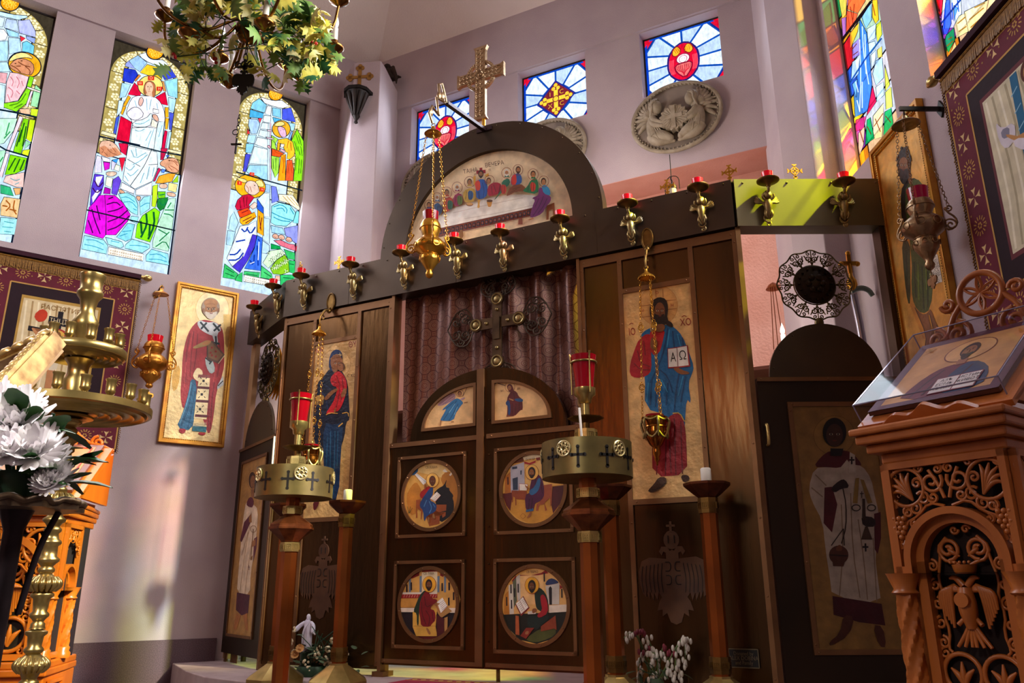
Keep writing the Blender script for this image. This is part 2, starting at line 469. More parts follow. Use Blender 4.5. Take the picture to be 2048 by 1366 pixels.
# ---------------------------------------------------------------- the bronze screen (iconostasis)
def rivets(mb, pts, y, r=0.006):
    for x, z in pts: mb.ball((x, y, z), r, 6, 4, (1, .6, 1))
def strip(mb, x0, x1, z0, z1, y=-0.012, t=0.013, every=0.35):
    mb.box(x0, x1, y, y + t, z0, z1)
    n = max(1, int(max(x1 - x0, z1 - z0) / every))
    for k in range(n + 1):
        f = (k + .06) / (n + .12)
        if x1 - x0 > z1 - z0: mb.ball((x0 + (x1 - x0) * f, y, (z0 + z1) / 2), .006, 6, 4, (1, .6, 1))
        else: mb.ball(((x0 + x1) / 2, y, z0 + (z1 - z0) * f), .006, 6, 4, (1, .6, 1))
S0, S1, SD0, SD1, BT0, BT1 = -1.02, 2.405, 0.0, 1.41, 2.69, 2.99
ico = thing('iconostasis', 'dark bronze church screen spanning the room in three angled sections', 'altar screen', C.M.copy())
def part(mb, name, m, root=ico, **k): return mb.build(name, m, root, **k)
mb = MB(); mb.box(S0, S1, -.03, .10, BT0, BT1)
for k in range(16): mb.ball((S0 + .08 + k * .22, -.03, BT1 - .02), .007, 6, 4)
for s in (0.52, -.40, 1.55): mb.box(s, s + .004, -.0315, 0, BT0, BT1)
part(mb, 'beam', M_SHEETD, smooth=30)
def wingM(fr): return C.M.inverted() @ fr.M
mb = MB(); mb.T = wingM(RW); mb.box(0.0, .90, -.03, .09, BT0, BT1)
for k in range(4): mb.ball((.05 + k * .26, -.03, BT1 - .025), .007, 6, 4)
part(mb, 'beam', mat('polished_bronze_sheet', '#5c5036', '#6e6040', rough=0.5, metal=0.35, scale=3), smooth=30)
mb = MB(); mb.T = wingM(LW); mb.box(-.87, .0, -.03, .09, BT0, BT1)
part(mb, 'beam', M_SHEETD, smooth=30)
# side panels with their strips
px_l, px_r = C.loc(637, 690)[0], C.loc(712, 680)[0]
for a, b, ia, ib, zi0, zi1 in ((S0, -.01, -.70, -.315, 1.17, 2.42), (1.42, S1, 1.70, 2.115, 1.172, 2.405)):
    mb = MB(); mb.box(a, b, 0.002, .05, ZS + .04, BT0 + .02); part(mb, 'side_panel', M_SHEET, smooth=30)
    mb = MB()
    strip(mb, a + .005, b - .005, BT0 - .065, BT0 - .012)
    for x in (a + .004, b - .029): strip(mb, x, x + .025, ZS + .06, BT0 - .065)
    for x in (ia - .028, ib): strip(mb, x, x + .028, ZS + .06, BT0 - .065)
    strip(mb, ia, ib, zi1, zi1 + .03); strip(mb, ia, ib, zi0 - .03, zi0)
    part(mb, 'strip_frame', M_TRIM, smooth=30)
# posts of the middle doorway and of the corners
for x0, x1 in ((-.012, .012), (1.405, 1.425)):
    mb = MB(); mb.box(x0, x1, -.02, .07, ZS, BT0); mb.box(x0 - .03, x1 + .03, -.03, .08, ZS, ZS + .03); part(mb, 'post', M_TRIM, smooth=30)
mb = MB(); mb.T = wingM(RW); mb.box(.815, .87, -.02, .07, ZS, BT0); part(mb, 'post', M_SHEETD, smooth=30)
mb = MB(); mb.T = wingM(RW); mb.box(-.012, .016, -.01, .06, ZS, BT0); part(mb, 'post', M_TRIM, smooth=30)
mb = MB(); mb.T = wingM(LW); mb.box(-.02, .012, -.01, .06, ZS, BT0); part(mb, 'post', M_TRIM, smooth=30)
mb = MB(); mb.T = wingM(LW); mb.box(-.90, -.79, .02, .06, ZS + .02, BT0); part(mb, 'post', mat('beige_post', '#b08a62', '#9c7a58', rough=.6, scale=3), smooth=30)
# arch above the doorway
AC, AZ, AO, AI = 0.735, 2.985, 0.865, 0.655
mb = MB(); out = circ(AC, AZ, AO, 49, AO, 0, PI, True); inn = circ(AC, AZ, AI, 49, AI, 0, PI, True)
mb.band(out + [(AC - AO, AZ - .06), (AC + AO, AZ - .06)], inn + [(AC - AI, AZ - .06), (AC + AI, AZ - .06)], -.02, .06)
for k in range(14): 
    a = PI * (k + .5) / 14; mb.ball((AC + (AO - .02) * math.cos(a), -.02, AZ + (AO - .02) * math.sin(a)), .006, 6, 4)
part(mb, 'arch', M_SHEETD, smooth=30)
# double-headed eagles on the lower panels
def eagle_poly():
    h = [(0, .30), (.02, .29), (.045, .33), (.10, .33), (.125, .285), (.10, .25), (.085, .285), (.06, .275), (.06, .22), (.22, .235), (.30, .20), (.335, .10), (.33, .0), (.30, -.09),
         (.27, -.12), (.27, -.06), (.24, -.14), (.235, -.07), (.20, -.15), (.195, -.08), (.165, -.15), (.15, -.08), (.12, -.12), (.10, -.09), (.145, -.16), (.17, -.24), (.12, -.23), (.125, -.29), (.08, -.26), (.05, -.34), (0, -.36)]
    return h + [(-x, z) for x, z in reversed(h[1:-1])]
M_EMB = mat('emblem_sheet', '#4a3022', '#6a482e', rough=.55, metal=.5, scale=5)
for cxp, czp in ((-.505, .72), (1.905, .72)):
    mb = MB(); k = .58
    mb.prism([(cxp + x * k, czp + z * k) for x, z in eagle_poly()], -.004, .004)
    mb.prism(circ(cxp, czp + .39 * k, .075 * k, 20, .085 * k), -.004, .004)
    mb.box(cxp - .006, cxp + .006, -.004, .004, czp + .46 * k, czp + .56 * k); mb.box(cxp - .025, cxp + .025, -.004, .004, czp + .51 * k, czp + .53 * k)
    mb.mi = 1                              # grooves of wings and breast cross
    for sg in (-1, 1):
        for q in range(6):
            x0 = .10 + q * .038; mb.tube([(cxp + sg * x0 * k, -.0045, czp + (.18 - q * .005) * k), (cxp + sg * (x0 + .02) * k, -.0045, czp + .04 * k), (cxp + sg * (x0 + .005) * k, -.0045, czp - .08 * k)], .0022, 4)
        for zz in (.14, .02): 
            mb.tube([(cxp + sg * .07 * k, -.0045, czp + (zz + .05) * k), (cxp + sg * .02 * k, -.0045, czp + (zz + .05) * k), (cxp + sg * .02 * k, -.0045, czp + (zz - .03) * k), (cxp + sg * .07 * k, -.0045, czp + (zz - .03) * k)], .003, 4)
        mb.tube([(cxp + sg * .03 * k, -.0045, czp + .36 * k), (cxp + sg * .03 * k, -.0045, czp + .43 * k)], .003, 4)
    part(mb, 'eagle_emblem', [M_EMB, M_BLACK], smooth=0)
# donor plaque
a, b = C.loc(1458, 1297), C.loc(1520, 1336)
pq = thing('plaque', 'small dark lettered plaque low on the right side panel', 'plaque', C.at((a[0] + b[0]) / 2, (a[1] + b[1]) / 2, 0))
hw, hh = (b[0] - a[0]) / 2, (a[1] - b[1]) / 2
mb = MB(); mb.box(-hw, hw, -.014, -.0125, -hh, hh); mb.build('plate', M_BLACK, pq)
d = Draw(Fr((0, 0, 0), (1, 0, 0)), off=.0141, mode='loc')
g = '#5c4a2c'
for q in ((-hw, -hh, hw, -hh), (hw, -hh, hw, hh), (hw, hh, -hw, hh), (-hw, hh, -hw, -hh)): d.l(g, .005, [q[:2], q[2:]])
d.t(g, 'Donated by', 0, hh * .5, .026, xs=.8); d.t(g, 'ALEX DOBINA', 0, 0, .028, xs=.8); d.t(g, 'and Family', 0, -hh * .5, .026, xs=.8)
d.done('lettering', M_PAINT, pq)

# royal doors ----------------------------------------------------------------
DC, DA, DB, DZ = 0.735, 0.565, 0.43, 1.635      # middle, half width and height of the arched top, shoulder height
def arch_quarter(sg, a, b, x0, n=18):           # from the middle outwards
    P = []
    for k in range(n + 1):
        t = PI / 2 * k / n; x = a * math.sin(t)
        if x < x0 - 1e-6: continue
        P.append((sg * x, b * math.cos(t)))
    return [(sg * x0, b * math.sqrt(1 - (x0 / a) ** 2))] + P
def crop_fr(cx, cz, off=.0): return Fr(C.w(cx, cz, off), C.x)
def royal_door(sg, label):
    x_out = (0.012 if sg < 0 else 1.405) - DC
    root = thing('royal_door', label, 'door', C.at(DC, 0, 0.0))
    mb = MB(); q = arch_quarter(sg, DA, DB, 0.003)
    poly = [(sg * .003, .25)] + [(x, DZ + z) for x, z in q] + [(x_out, DZ), (x_out, .25)]
    mb.prism(poly, 0.0, .035)
    for k in range(7): mb.ball((sg * .035, -.002, .40 + k * .22), .006, 6, 4)
    mb.build('door_panel', M_SHEET, root, smooth=30)
    mb = MB(); a, b = sorted((sg * .02, x_out)); strip(mb, a, b, DZ - .035, DZ - .005); strip(mb, a, b, .262, .285)
    if sg < 0: mb.box(-.05, .0, -.016, .0, .262, DZ + DB - .005)
    mb.build('strip', M_TRIM, root, smooth=30)
    return root
rdl = royal_door(-1, 'left leaf of the arched bronze double door with two round saint icons')
rdr = royal_door(1, 'right leaf of the arched bronze double door with two round saint icons')

# deacon doors ----------------------------------------------------------------
def deacon_door(fr, s0, s1, ac, ar, label):
    root = thing('deacon_door', label, 'door', fr.M.copy())
    mb = MB(); mb.box(s0, s1, 0.0, .035, .245, 1.79); mb.build('door_panel', mat('door_sheet', '#30261e', '#3c2c1e', rough=.45, metal=.75, scale=2.5), root, smooth=30)
    mb = MB(); mb.prism(circ(ac, 1.79, ar, 40, ar, 0, PI, True), .005, .025)
    for k in range(8): mb.ball((ac + (ar - .02) * math.cos(PI * (k + .5) / 8), .004, 1.79 + (ar - .02) * math.sin(PI * (k + .5) / 8)), .005, 6, 4)
    mb.build('arched_top', mat('arched_sheet', '#43372b', '#52402e', rough=.45, metal=.7, scale=3), root, smooth=30)
    mb = MB(); strip(mb, s0, s1, 1.772, 1.795, -.008, .01); mb.build('strip', M_TRIM, root, smooth=30)
    return root
ddr = deacon_door(RW, .03, .81, .42, .315, 'dark bronze door with half-round top and tall icon beside the brown lectern')
mb = MB(); mb.tube([(.052, -.008, 1.42), (.052, -.035, 1.42), (.052, -.035, 1.53), (.052, -.008, 1.53)], .009, 8); mb.build('handle', M_BRASS, ddr)
ddl = deacon_door(LW, -.89, -.025, -.46, .335, 'narrow-looking dark bronze side door with half-round top next to the white wall')
mb = MB(); mb.box(-.84, -.80, .01, .03, ZS, .25); mb.box(-.76, -.60, .036, .04, ZS, .25); mb.build('foot', M_TRIM, ddl)

# curtain in the doorway --------------------------------------------------------
def curtain_mat():
    m, nt, b = mat_base('brocade'); L = nt.links.new
    tc = N(nt, 'ShaderNodeTexCoord'); sep = N(nt, 'ShaderNodeSeparateXYZ'); L(tc.outputs['UV'], sep.inputs[0])
    cmb = N(nt, 'ShaderNodeCombineXYZ'); L(sep.outputs[0], cmb.inputs[0]); L(sep.outputs[1], cmb.inputs[1])
    mp = N(nt, 'ShaderNodeMapping'); mp.inputs['Rotation'].default_value = (0, 0, PI / 4); L(cmb.outputs[0], mp.inputs[0])
    vo = N(nt, 'ShaderNodeTexVoronoi', voronoi_dimensions='2D', Scale=11.5, Randomness=0.0); L(mp.outputs[0], vo.inputs['Vector'])
    cr = N(nt, 'ShaderNodeValToRGB'); e = cr.color_ramp; e.interpolation = 'CONSTANT'
    base, lite, dark = hx('#7a4438'), hx('#a07c68'), hx('#4a1a18')
    stops = [(0, lite), (.05, base), (.12, lite), (.15, base), (.27, lite), (.30, base), (.36, lite), (.385, base), (.43, lite), (.45, base), (.475, dark), (.51, base), (.60, lite), (.62, base)]
    e.elements[0].position = 0; e.elements[0].color = stops[0][1]; e.elements[1].position = stops[1][0]; e.elements[1].color = stops[1][1]
    for p_, c_ in stops[2:]:
        q = e.elements.new(p_); q.color = c_
    L(vo.outputs['Distance'], cr.inputs[0])
    no = N(nt, 'ShaderNodeTexNoise', Scale=90.0, Detail=2.0); L(cmb.outputs[0], no.inputs['Vector'])
    mx = N(nt, 'ShaderNodeMix', data_type='RGBA', blend_type='MULTIPLY'); mx.inputs['Factor'].default_value = .55
    L(cr.outputs[0], mx.inputs[6]); L(no.outputs['Fac'], mx.inputs[7]); L(mx.outputs[2], b.inputs['Base Color'])
    b.inputs['Roughness'].default_value = .38; b.inputs['Metallic'].default_value = .35
    return m
cu = thing('curtain', 'brown brocade curtain with quatrefoil pattern hanging in the middle doorway', 'curtain', C.at(0, 0, -.09))
nx, nz = 140, 8; x0, x1, z0, z1 = .035, 1.42, 1.50, 2.74
me = bpy.data.meshes.new('cloth'); vs = []; uv = []
for j in range(nz + 1):
    for i in range(nx + 1):
        u = i / nx; z = z0 + (z1 - z0) * j / nz
        y = .028 * math.sin(u * 2 * PI * 6.2 + .5 * math.sin(u * 9)) + .012 * math.sin(u * 41 + z * 1.5) + .01 * math.sin(u * 17)
        vs.append((x0 + (x1 - x0) * u, y, z)); uv.append((u * 1.45, z))
fs = [(j * (nx + 1) + i, j * (nx + 1) + i + 1, (j + 1) * (nx + 1) + i + 1, (j + 1) * (nx + 1) + i) for j in range(nz) for i in range(nx)]
me.from_pydata(vs, [], fs); ul = me.uv_layers.new(name='UVMap')
for lp in me.loops: ul.data[lp.index].uv = uv[lp.vertex_index]
me.materials.append(curtain_mat()); me.polygons.foreach_set('use_smooth', [True] * len(fs))
o = bpy.data.objects.new('cloth', me); COL.objects.link(o); o.parent = cu
mb = MB(); mb.tube([(-.01, 0, 2.735), (1.44, 0, 2.735)], .01, 8); mb.build('rod', M_BRASSD, cu)
# ---------------------------------------------------------------- stained glass
LEADC = '#10182c'
class Glass(Draw):
    lw = 6
    def g(s, c, pts, sm=0, w=None, lead=None):
        pts = nums(pts) if isinstance(pts, str) else pts
        if sm: pts = chaikin(pts, sm)
        s.p(c, pts); s.l(lead or LEADC, w or s.lw, pts, 0, True); return s
    def G(s, *rows, **k):
        for c, pts in rows: s.g(c, pts, **k)
        return s
def flower(d, x, z, r, c='#fff3c8', back='#c9b878'):
    for k in range(6): d.e(c, x + r * math.cos(k * PI / 3 + .3), z + r * math.sin(k * PI / 3 + .3), r * .46, n=8)
    d.e('#fff0b0', x, z, r * .4, n=8); d.n += 0
def window_root(n, fr, a, b, z0, z1, depth):
    o = bpy.data.objects.new('window_%d' % n, None); COL.objects.link(o); o.matrix_world = fr.at(0, 0, -depth); struct(o)
    mb = MB(); mb.frame(a - .002, b + .002, z0 - .002, z1 + .002, .016, -.012, .02)
    f = mb.build('window_frame', M_LEAD, o, smooth=0); f['kind'] = 'structure'
    return o
def arched_ground(d, a, b, z0, z1):
    """dark spandrels, flowered border and pale field of a tall window, in metres"""
    m, k = d.mode, d.k; d.mode = 'loc'; d.k = (0, 0, 1)
    w = b - a; cx = (a + b) / 2; r = w / 2 - .02; zs = z1 - .012 - r
    d.p('#3c3428', [(a, z0), (b, z0), (b, z1), (a, z1)])
    d.p('#b5a25c', [(a + .02, z0)] + [(b - .02, z0)] + circ(cx, zs, r, 25, r, 0, PI, True))
    ri = r - .105
    for i in range(40):
        z = z0 + 1.02 + i * .085
        if z < zs:
            for x in (cx - r + .055, cx + r - .055): flower(d, x + .012 * (-1) ** i, z, .026)
    for i in range(13):
        t = PI * (i + .2) / 12.4; flower(d, cx + (r - .05) * math.cos(t), zs + (r - .05) * math.sin(t), .026)
    for i in range(7):
        t = PI * i / 6; d.l('#4a4020', .008, [(cx + ri * math.cos(t), zs + ri * math.sin(t)), (cx + r * math.cos(t), zs + r * math.sin(t))], 0)
    for z in (z0 + 1.1, z0 + 1.4):
        for sg in (-1, 1): d.l('#4a4020', .008, [(cx + sg * ri, z), (cx + sg * r, z)], 0)
    d.p(LEADC, [(cx - ri, z0), (cx + ri, z0)] + circ(cx, zs, ri, 25, ri, 0, PI, True))
    d.p('#d8f0ff', [(cx - ri + .01, z0), (cx + ri - .01, z0)] + circ(cx, zs, ri - .01, 25, ri - .01, 0, PI, True))
    d.p(LEADC, [(a, z0), (b, z0), (b, z0 + .965), (a, z0 + .965)]).p('#cdeaff', [(a + .012, z0), (b - .012, z0), (b - .012, z0 + .955), (a + .012, z0 + .955)])
    d.mode, d.k = m, k
DEP = 0.11
def saddle_bars(d, fr, a, b, zz):
    m, k = d.mode, d.k; d.mode = 'loc'; d.k = (0, 0, 1)
    for z in zz: d.l('#0c1a24', .012, [(a, z), (b, z)], 0)
    d.mode, d.k = m, k
frL = Fr(WL.w(0, 0, -DEP), WL.x)
# --- middle window: white-robed Christ between two kneeling saints
a, b = WINL[1]; root = window_root(2, WL, a, b, ZW0, ZW1, DEP)
d = Glass(frL, (150, 50, 5.464)); arched_ground(d, a, b, ZW0, ZW1)
d.G(('#eaf6ff', '690,340 770,320 800,370 880,400 950,400 1010,450 940,475 860,455 780,420 720,380'), ('#a8d4ff', '580,410 680,350 780,430 700,530 640,490'), ('#9aa8f0', '545,440 580,410 650,500 540,470'),
    ('#2438c8', '530,490 650,510 680,560 620,660 510,630'), ('#b4e4ff', '505,650 600,670 545,800 475,820'), ('#d4efff', '470,840 530,850 500,960 445,1020'), ('#4660d8', '440,1030 480,1010 440,1210 410,1200'),
    ('#ffd028', '780,450 890,480 940,620 700,540'), ('#3a4ce0', '900,490 1020,470 1100,590 970,620'), ('#9ce4f8', '970,630 1110,600 1110,820 1010,790'), ('#b8e8ff', '1010,810 1095,830 1070,970 1020,950'), ('#4c58d8', '1020,970 1070,985 1045,1170 1020,1160'), ('#bfe8ff', '1015,1180 1045,1190 1010,1390 980,1390'),
    ('#f08a3c', '690,560 710,575 650,640 640,620'), ('#e01040', '640,650 720,740 700,800 570,780'), ('#ffb420', '570,790 600,810 545,910 515,900'), ('#ffb420', '515,905 550,915 510,1005 490,990'), ('#e00c38', '490,1015 610,1080 580,1310 440,1290'),
    ('#e00c3c', '870,810 975,750 1005,900 920,880'), ('#ffb81e', '970,920 1010,920 1010,1030 975,1030'), ('#ffb81e', '975,1035 1015,1040 1000,1160 975,1160'), ('#d80c40', '970,1170 1000,1180 965,1400 925,1400'), ('#f0a050', '930,630 960,640 985,750 955,740'))
d.e(LEADC, 865, 318, 100, 88).e('#f0a010', 865, 318, 88, 76)
for i in range(30): d.e('#ffd24a', 865 + 70 * math.sin(i * 2.4) * math.sqrt(i / 30), 318 + 60 * math.cos(i * 2.4) * math.sqrt(i / 30), 9, n=7)
d.e(LEADC, 812, 690, 140, 118).e('#ffe27a', 812, 690, 132, 110)
for x, y, w in ((820, 605, 34), (700, 660, 32), (910, 720, 32)): d.p('#e0301c', [(x - w, y - 22), (x + w, y - 22), (x + w, y + 24), (x - w, y + 24)])
d.t('#ffd0a0', 'O', 820, 605, 46).t('#ffd0a0', 'W', 700, 662, 40).t('#ffd0a0', 'H', 910, 722, 40)
d.g('#f8f4ff', '735,800 850,800 930,870 975,1000 960,1160 930,1400 575,1400 610,1200 620,1080 560,1010 545,980 600,830 660,795', 1)
d.g('#c07048', '750,660 800,630 860,660 870,740 860,820 820,800 760,790 735,760', 1).e('#f0c8a8', 800, 712, 42, 64).p('#f0c8a8', '775,760 830,760 835,810 760,790')
for x in (785, 818): d.e('#5a3020', x, 700, 8, 4, 8)
d.l('#a86848', 4, '802,700 798,735 808,738').l('#a04838', 4, '788,752 815,752')
d.g('#f4f2ff', '545,990 620,920 690,925 750,1010 660,1070 590,1050', 1).g('#f2c0b4', '690,830 720,810 740,850 710,920 680,890', 1)
d.g('#e8fbff', '620,1080 760,1050 830,970 830,1060 800,1140 620,1140', 1).g('#eefcff', '610,1150 800,1140 890,1160 850,1400 580,1400', 0).g('#dff6ff', '900,1080 965,1080 930,1400 845,1400 880,1160')
d.g('#f6faff', '840,940 900,950 900,990 840,985').g('#f0b8a0', '835,1000 880,1005 905,1060 890,1085 835,1040', 1).g('#f2eedc', '830,1050 890,1090 880,1150 815,1130')
for q in ('640,1100 720,1110 800,1060', '640,1170 690,1190 750,1160', '850,1160 800,1300 780,1380', '820,1180 760,1290', '940,1120 900,1250', '880,880 890,940', '640,850 660,920', '770,830 775,960', '820,840 800,950'): d.l('#6ab0c8', 7, q)
d.G(('#f4eac0', '285,1180 440,1225 435,1262 272,1215'), ('#e8dca0', '265,1250 300,1260 290,1300 250,1290'))
d.l(LEADC, 16, '250,1240 470,1290 700,1340', 0)
# lower half
d.k = (150, 290, 5.464)
d.G(('#e01848', '465,5 570,10 545,140 490,100'), ('#e41c3c', '470,165 540,160 500,320'), ('#3a9cf0', '390,190 460,175 440,230'), ('#c81c48', '925,60 1000,60 950,185 920,190'), ('#d8205c', '840,420 900,270 925,290 890,350 860,420'))
d.g('#eefaff', '570,30 880,100 890,230 880,300 830,420 640,505 510,410 540,200', 0)
d.l(LEADC, 7, '830,60 770,200 720,290 590,470', 1).l(LEADC, 6, '560,180 700,260').l(LEADC, 6, '790,240 890,235')
for q in ('600,80 640,180 760,110', '620,240 700,200 780,130', '540,270 590,310 640,250', '560,330 600,370 680,290', '740,330 700,440', '800,260 770,400', '850,270 830,370', '650,60 660,150', '530,360 570,420'): d.l('#7cb8cc', 9, q)
d.G(('#f6f4fa', '500,430 640,510 630,560 480,500'), ('#f6f4fa', '650,515 825,430 825,570 760,575 650,570'))
d.g('#e0a888', '470,500 540,540 500,560 465,540', 1).g('#e8b090', '650,580 710,585 690,640 665,620', 1)
d.G(('#9cecf8', '460,560 560,545 640,590 675,680 670,790 600,760 520,680'), ('#a4ecfa', '690,650 740,590 810,580 800,720 700,790'), ('#a0ecf8', '600,800 680,810 660,880 590,850'), ('#8ce4f8', '560,880 640,890 600,1050 540,1075 440,1030'),
    ('#a4eaf8', '90,1010 300,1060 345,1120 330,1215 60,1160'), ('#aef0fc', '320,1030 500,1080 520,1130 480,1150 350,1110'), ('#a4ecfa', '540,1110 610,1050 800,1110 800,1150 720,1200 530,1150'), ('#9ce8fc', '760,1230 820,1160 1000,1210 1010,1335 760,1290'))
for q in ('490,600 560,590 640,650', '520,650 600,640 660,710', '700,700 760,660 800,660', '470,1020 560,990', '500,970 600,960', '110,1060 200,1060 300,1110', '90,1110 200,1130 300,1170', '380,1070 470,1090', '580,1120 680,1120 780,1140', '800,1220 900,1210 980,1260', '790,1270 900,1270 990,1300', '620,720 660,740'): d.l('#2a9cc0', 8, q)
d.G(('#fff6ea', '355,1135 735,1215 725,1290 345,1220'))
for r in range(2):
    for i in range(15): d.p('#c8b49c', [(372 + i * 23.5 - r * 3, 1166 + i * 5 + r * 30), (386 + i * 23.5 - r * 3, 1169 + i * 5 + r * 30), (384 + i * 23.5 - r * 3, 1184 + i * 5 + r * 30), (370 + i * 23.5 - r * 3, 1181 + i * 5 + r * 30)])
# kneeling saint with magenta robe
d.G(('#e8e4ff', '225,145 275,160 280,330 200,335 205,230'), ('#5a3cd0', '200,345 300,360 300,460 270,560 190,680 150,690 165,500'), ('#f0eaff', '275,155 365,180 370,220 290,210'), ('#d81ccc', '295,215 370,225 360,290 310,310'), ('#dcd8ff', '385,200 440,230 420,300 380,300'), ('#f4ffe8', '430,240 480,260 465,320 410,300'), ('#6a48d8', '400,410 460,370 490,420 440,580 385,560'),
    ('#eef6dc', '330,375 400,395 380,495 315,470'), ('#b010b0', '310,490 375,510 370,565 295,560'), ('#e414e0', '250,580 310,575 325,800 320,1010 290,1050 90,990 140,710 200,650'), ('#e810dc', '310,575 420,580 510,660 590,790 560,860 430,1010 325,1010 325,800'))
d.p('#f4f0ff', '215,380 290,370 240,480 210,440').p('#f0ecff', '170,600 230,520 260,540 180,660')
for q in ('200,420 240,500 290,440', '180,500 220,560 280,510', '330,680 430,650 480,690', '340,760 440,740 510,700', '340,870 470,820 560,740', '340,960 460,920 580,800', '170,730 200,850 260,1000', '130,850 180,990', '220,690 260,850', '350,620 400,600'): d.l('#3c0a50', 13, q)
d.g('#f2d0b8', '325,325 430,320 445,350 390,380 325,365', 1)
d.g('#f0bfa4', '250,0 340,-20 420,10 500,130 440,155 370,145 340,170 250,135', 1).p('#d8906a', '250,60 310,40 360,80 420,60 500,135 430,155 340,170 255,135')
for q in ('270,70 300,90 280,120', '340,80 380,120 440,140', '390,60 430,110', '300,110 340,150'): d.l('#8a4630', 6, q)
d.e('#3a2018', 368, 35, 9, 5, 8)
# kneeling saint with green robe
d.G(('#ffb030', '860,450 900,370 1000,340 1080,345 1040,430 940,450'), ('#b8f02c', '1040,440 1110,355 1105,440'), ('#fff0a0', '1005,440 1100,460 1085,550 995,525'), ('#c4f02a', '830,480 885,460 880,620 860,710 820,700'), ('#7ad81c', '885,540 970,540 965,620 890,610'), ('#1e8a38', '880,620 1000,600 960,720 910,750 875,700'),
    ('#8cf018', '850,715 910,760 880,900 800,1090 640,1040 660,900 720,800'), ('#c8f8dc', '1000,620 1080,610 1060,780 1040,960 1000,1190 830,1150 830,1080 880,900 940,760'))
for q in ('760,780 770,900 700,1040', '700,860 710,1000', '840,760 850,900 780,1060', '800,900 790,1020'): d.l('#0e5a2c', 22, q)
for q in ('960,740 1060,740', '950,780 1020,790 1050,820', '890,950 980,1000', '900,1080 1010,980', '860,1140 960,1070 1010,1160', '900,650 940,700 990,640', '900,580 960,570', '1030,660 990,720'): d.l('#128048', 12, q)
d.g('#f0c8b0', '900,455 990,455 985,510 900,505', 1).g('#f0c0a4', '980,540 1080,560 1080,600 990,590', 1)
d.g('#e8a884', '905,225 970,180 1080,175 1120,230 1115,335 1040,340 980,310 960,275 915,260', 1)
for q in ('1000,200 1060,210 1100,260', '1020,260 1080,290 1110,320', '1060,200 1100,230', '1000,270 1040,310'): d.l('#9a5234', 7, q)
d.e('#3a2018', 1010, 205, 9, 5, 8)
d.G(('#5a8cf8', '930,295 970,305 950,340 920,330'), ('#4a7cf8', '975,150 1020,145 985,170'), ('#f0e8b8', '1000,80 1140,110 1130,140 985,105'))
saddle_bars(d, frL, a, b, (3.62,)); d.k = (150, 290, 5.464); d.l('#0c2030', 14, '460,0 700,55 920,110 1140,150', 0)
d.done('window_pane', M_GLASSL, root)
# --- right-hand window of the left wall: angel and praying Christ
a, b = WINL[2]; root = window_root(3, WL, a, b, ZW0, ZW1, DEP)
d = Glass(frL, (430, 160, 6.83)); d.lw = 8; arched_ground(d, a, b, ZW0, ZW1)
d.G(('#8cd8f8', '590,270 690,360 660,470 470,410 500,330'), ('#4cb4e8', '465,420 650,475 635,545 455,530'), ('#b4d8ff', '450,550 560,555 600,620 560,750 480,755 440,640'), ('#f03848', '570,545 625,540 600,610'), ('#e83c3c', '430,680 465,750 420,760'), ('#b8e4ff', '440,770 550,770 520,890 415,870'), ('#90d8f4', '410,885 520,895 480,1020 400,1010'), ('#4c50d8', '400,1030 475,1035 410,1270 365,1270'),
    ('#f2faff', '700,370 760,385 745,510 665,480'), ('#eefaff', '655,500 750,515 740,610 635,590'), ('#e8f8ff', '630,600 715,615 705,700 600,685'), ('#e4f6ff', '600,700 705,720 705,820 575,780'), ('#eaf8ff', '560,800 700,830 700,960 530,900'), ('#dff4ff', '520,925 705,970 700,1180 450,1160'), ('#a8e0fa', '450,1180 700,1190 700,1400 560,1380 410,1270'),
    ('#fbfdff', '600,255 760,300 900,300 1000,380 900,410 770,380 660,340'), ('#88d0f4', '770,400 880,420 885,540 770,510'), ('#54b8e8', '770,530 890,560 880,590 790,600'), ('#4a5ce8', '900,420 1020,400 1085,600 900,560'), ('#b0e4ff', '910,590 1080,620 1060,710 1030,720'), ('#8cb8f8', '1020,730 1050,725 1010,840 980,830'))
d.e(LEADC, 812, 215, 105, 95).e('#f0a010', 812, 215, 94, 84)
for i in range(30): d.e('#ffd24a', 812 + 76 * math.sin(i * 2.4) * math.sqrt(i / 30), 215 + 66 * math.cos(i * 2.4) * math.sqrt(i / 30), 10, n=7)
d.G(('#90e820', '1100,690 1190,860 1190,1090 1170,1400 1050,1400 1080,1050 1020,860'), ('#a8e84c', '750,780 840,830 800,900 860,1080 850,1280 800,1360 750,1220'))
for q in ('1080,760 1130,900', '1120,780 1160,920', '1060,860 1110,1000', '1110,930 1140,1050', '1150,930 1170,1060', '1090,1090 1080,1260', '1130,1100 1120,1300', '1160,1110 1150,1300', '780,860 820,920', '770,1100 780,1240', '810,1090 810,1260'): d.l('#1f6a1c', 8, q)
d.e(LEADC, 885, 695, 128, 122).e('#f8b428', 885, 695, 118, 112).g('#ffe68c', '780,650 830,600 900,590 940,630 900,655 830,660', 1)
d.g('#e8b8d8', '825,670 880,655 940,690 960,800 900,815 860,770', 1).l('#7a4a6a', 5, '870,715 885,720').l('#7a4a6a', 5, '905,700 925,710')
d.G(('#ffc830', '840,840 960,820 1040,870 1070,1000 1060,1060 1000,1110 960,1100 970,1020 930,1000 900,900 830,900'), ('#f0581c', '755,960 840,990 920,1030 860,1080 755,1060'), ('#ffb01c', '830,885 870,890 860,990 825,985'), ('#ffa818', '880,1050 945,1040 940,1400 835,1400 860,1200'), ('#f4602c', '960,1120 1030,1120 1055,1260 1045,1400 940,1400'), ('#fff2e4', '875,895 930,905 910,950 870,940'), ('#e8b8d0', '870,960 940,990 930,1030 865,990'))
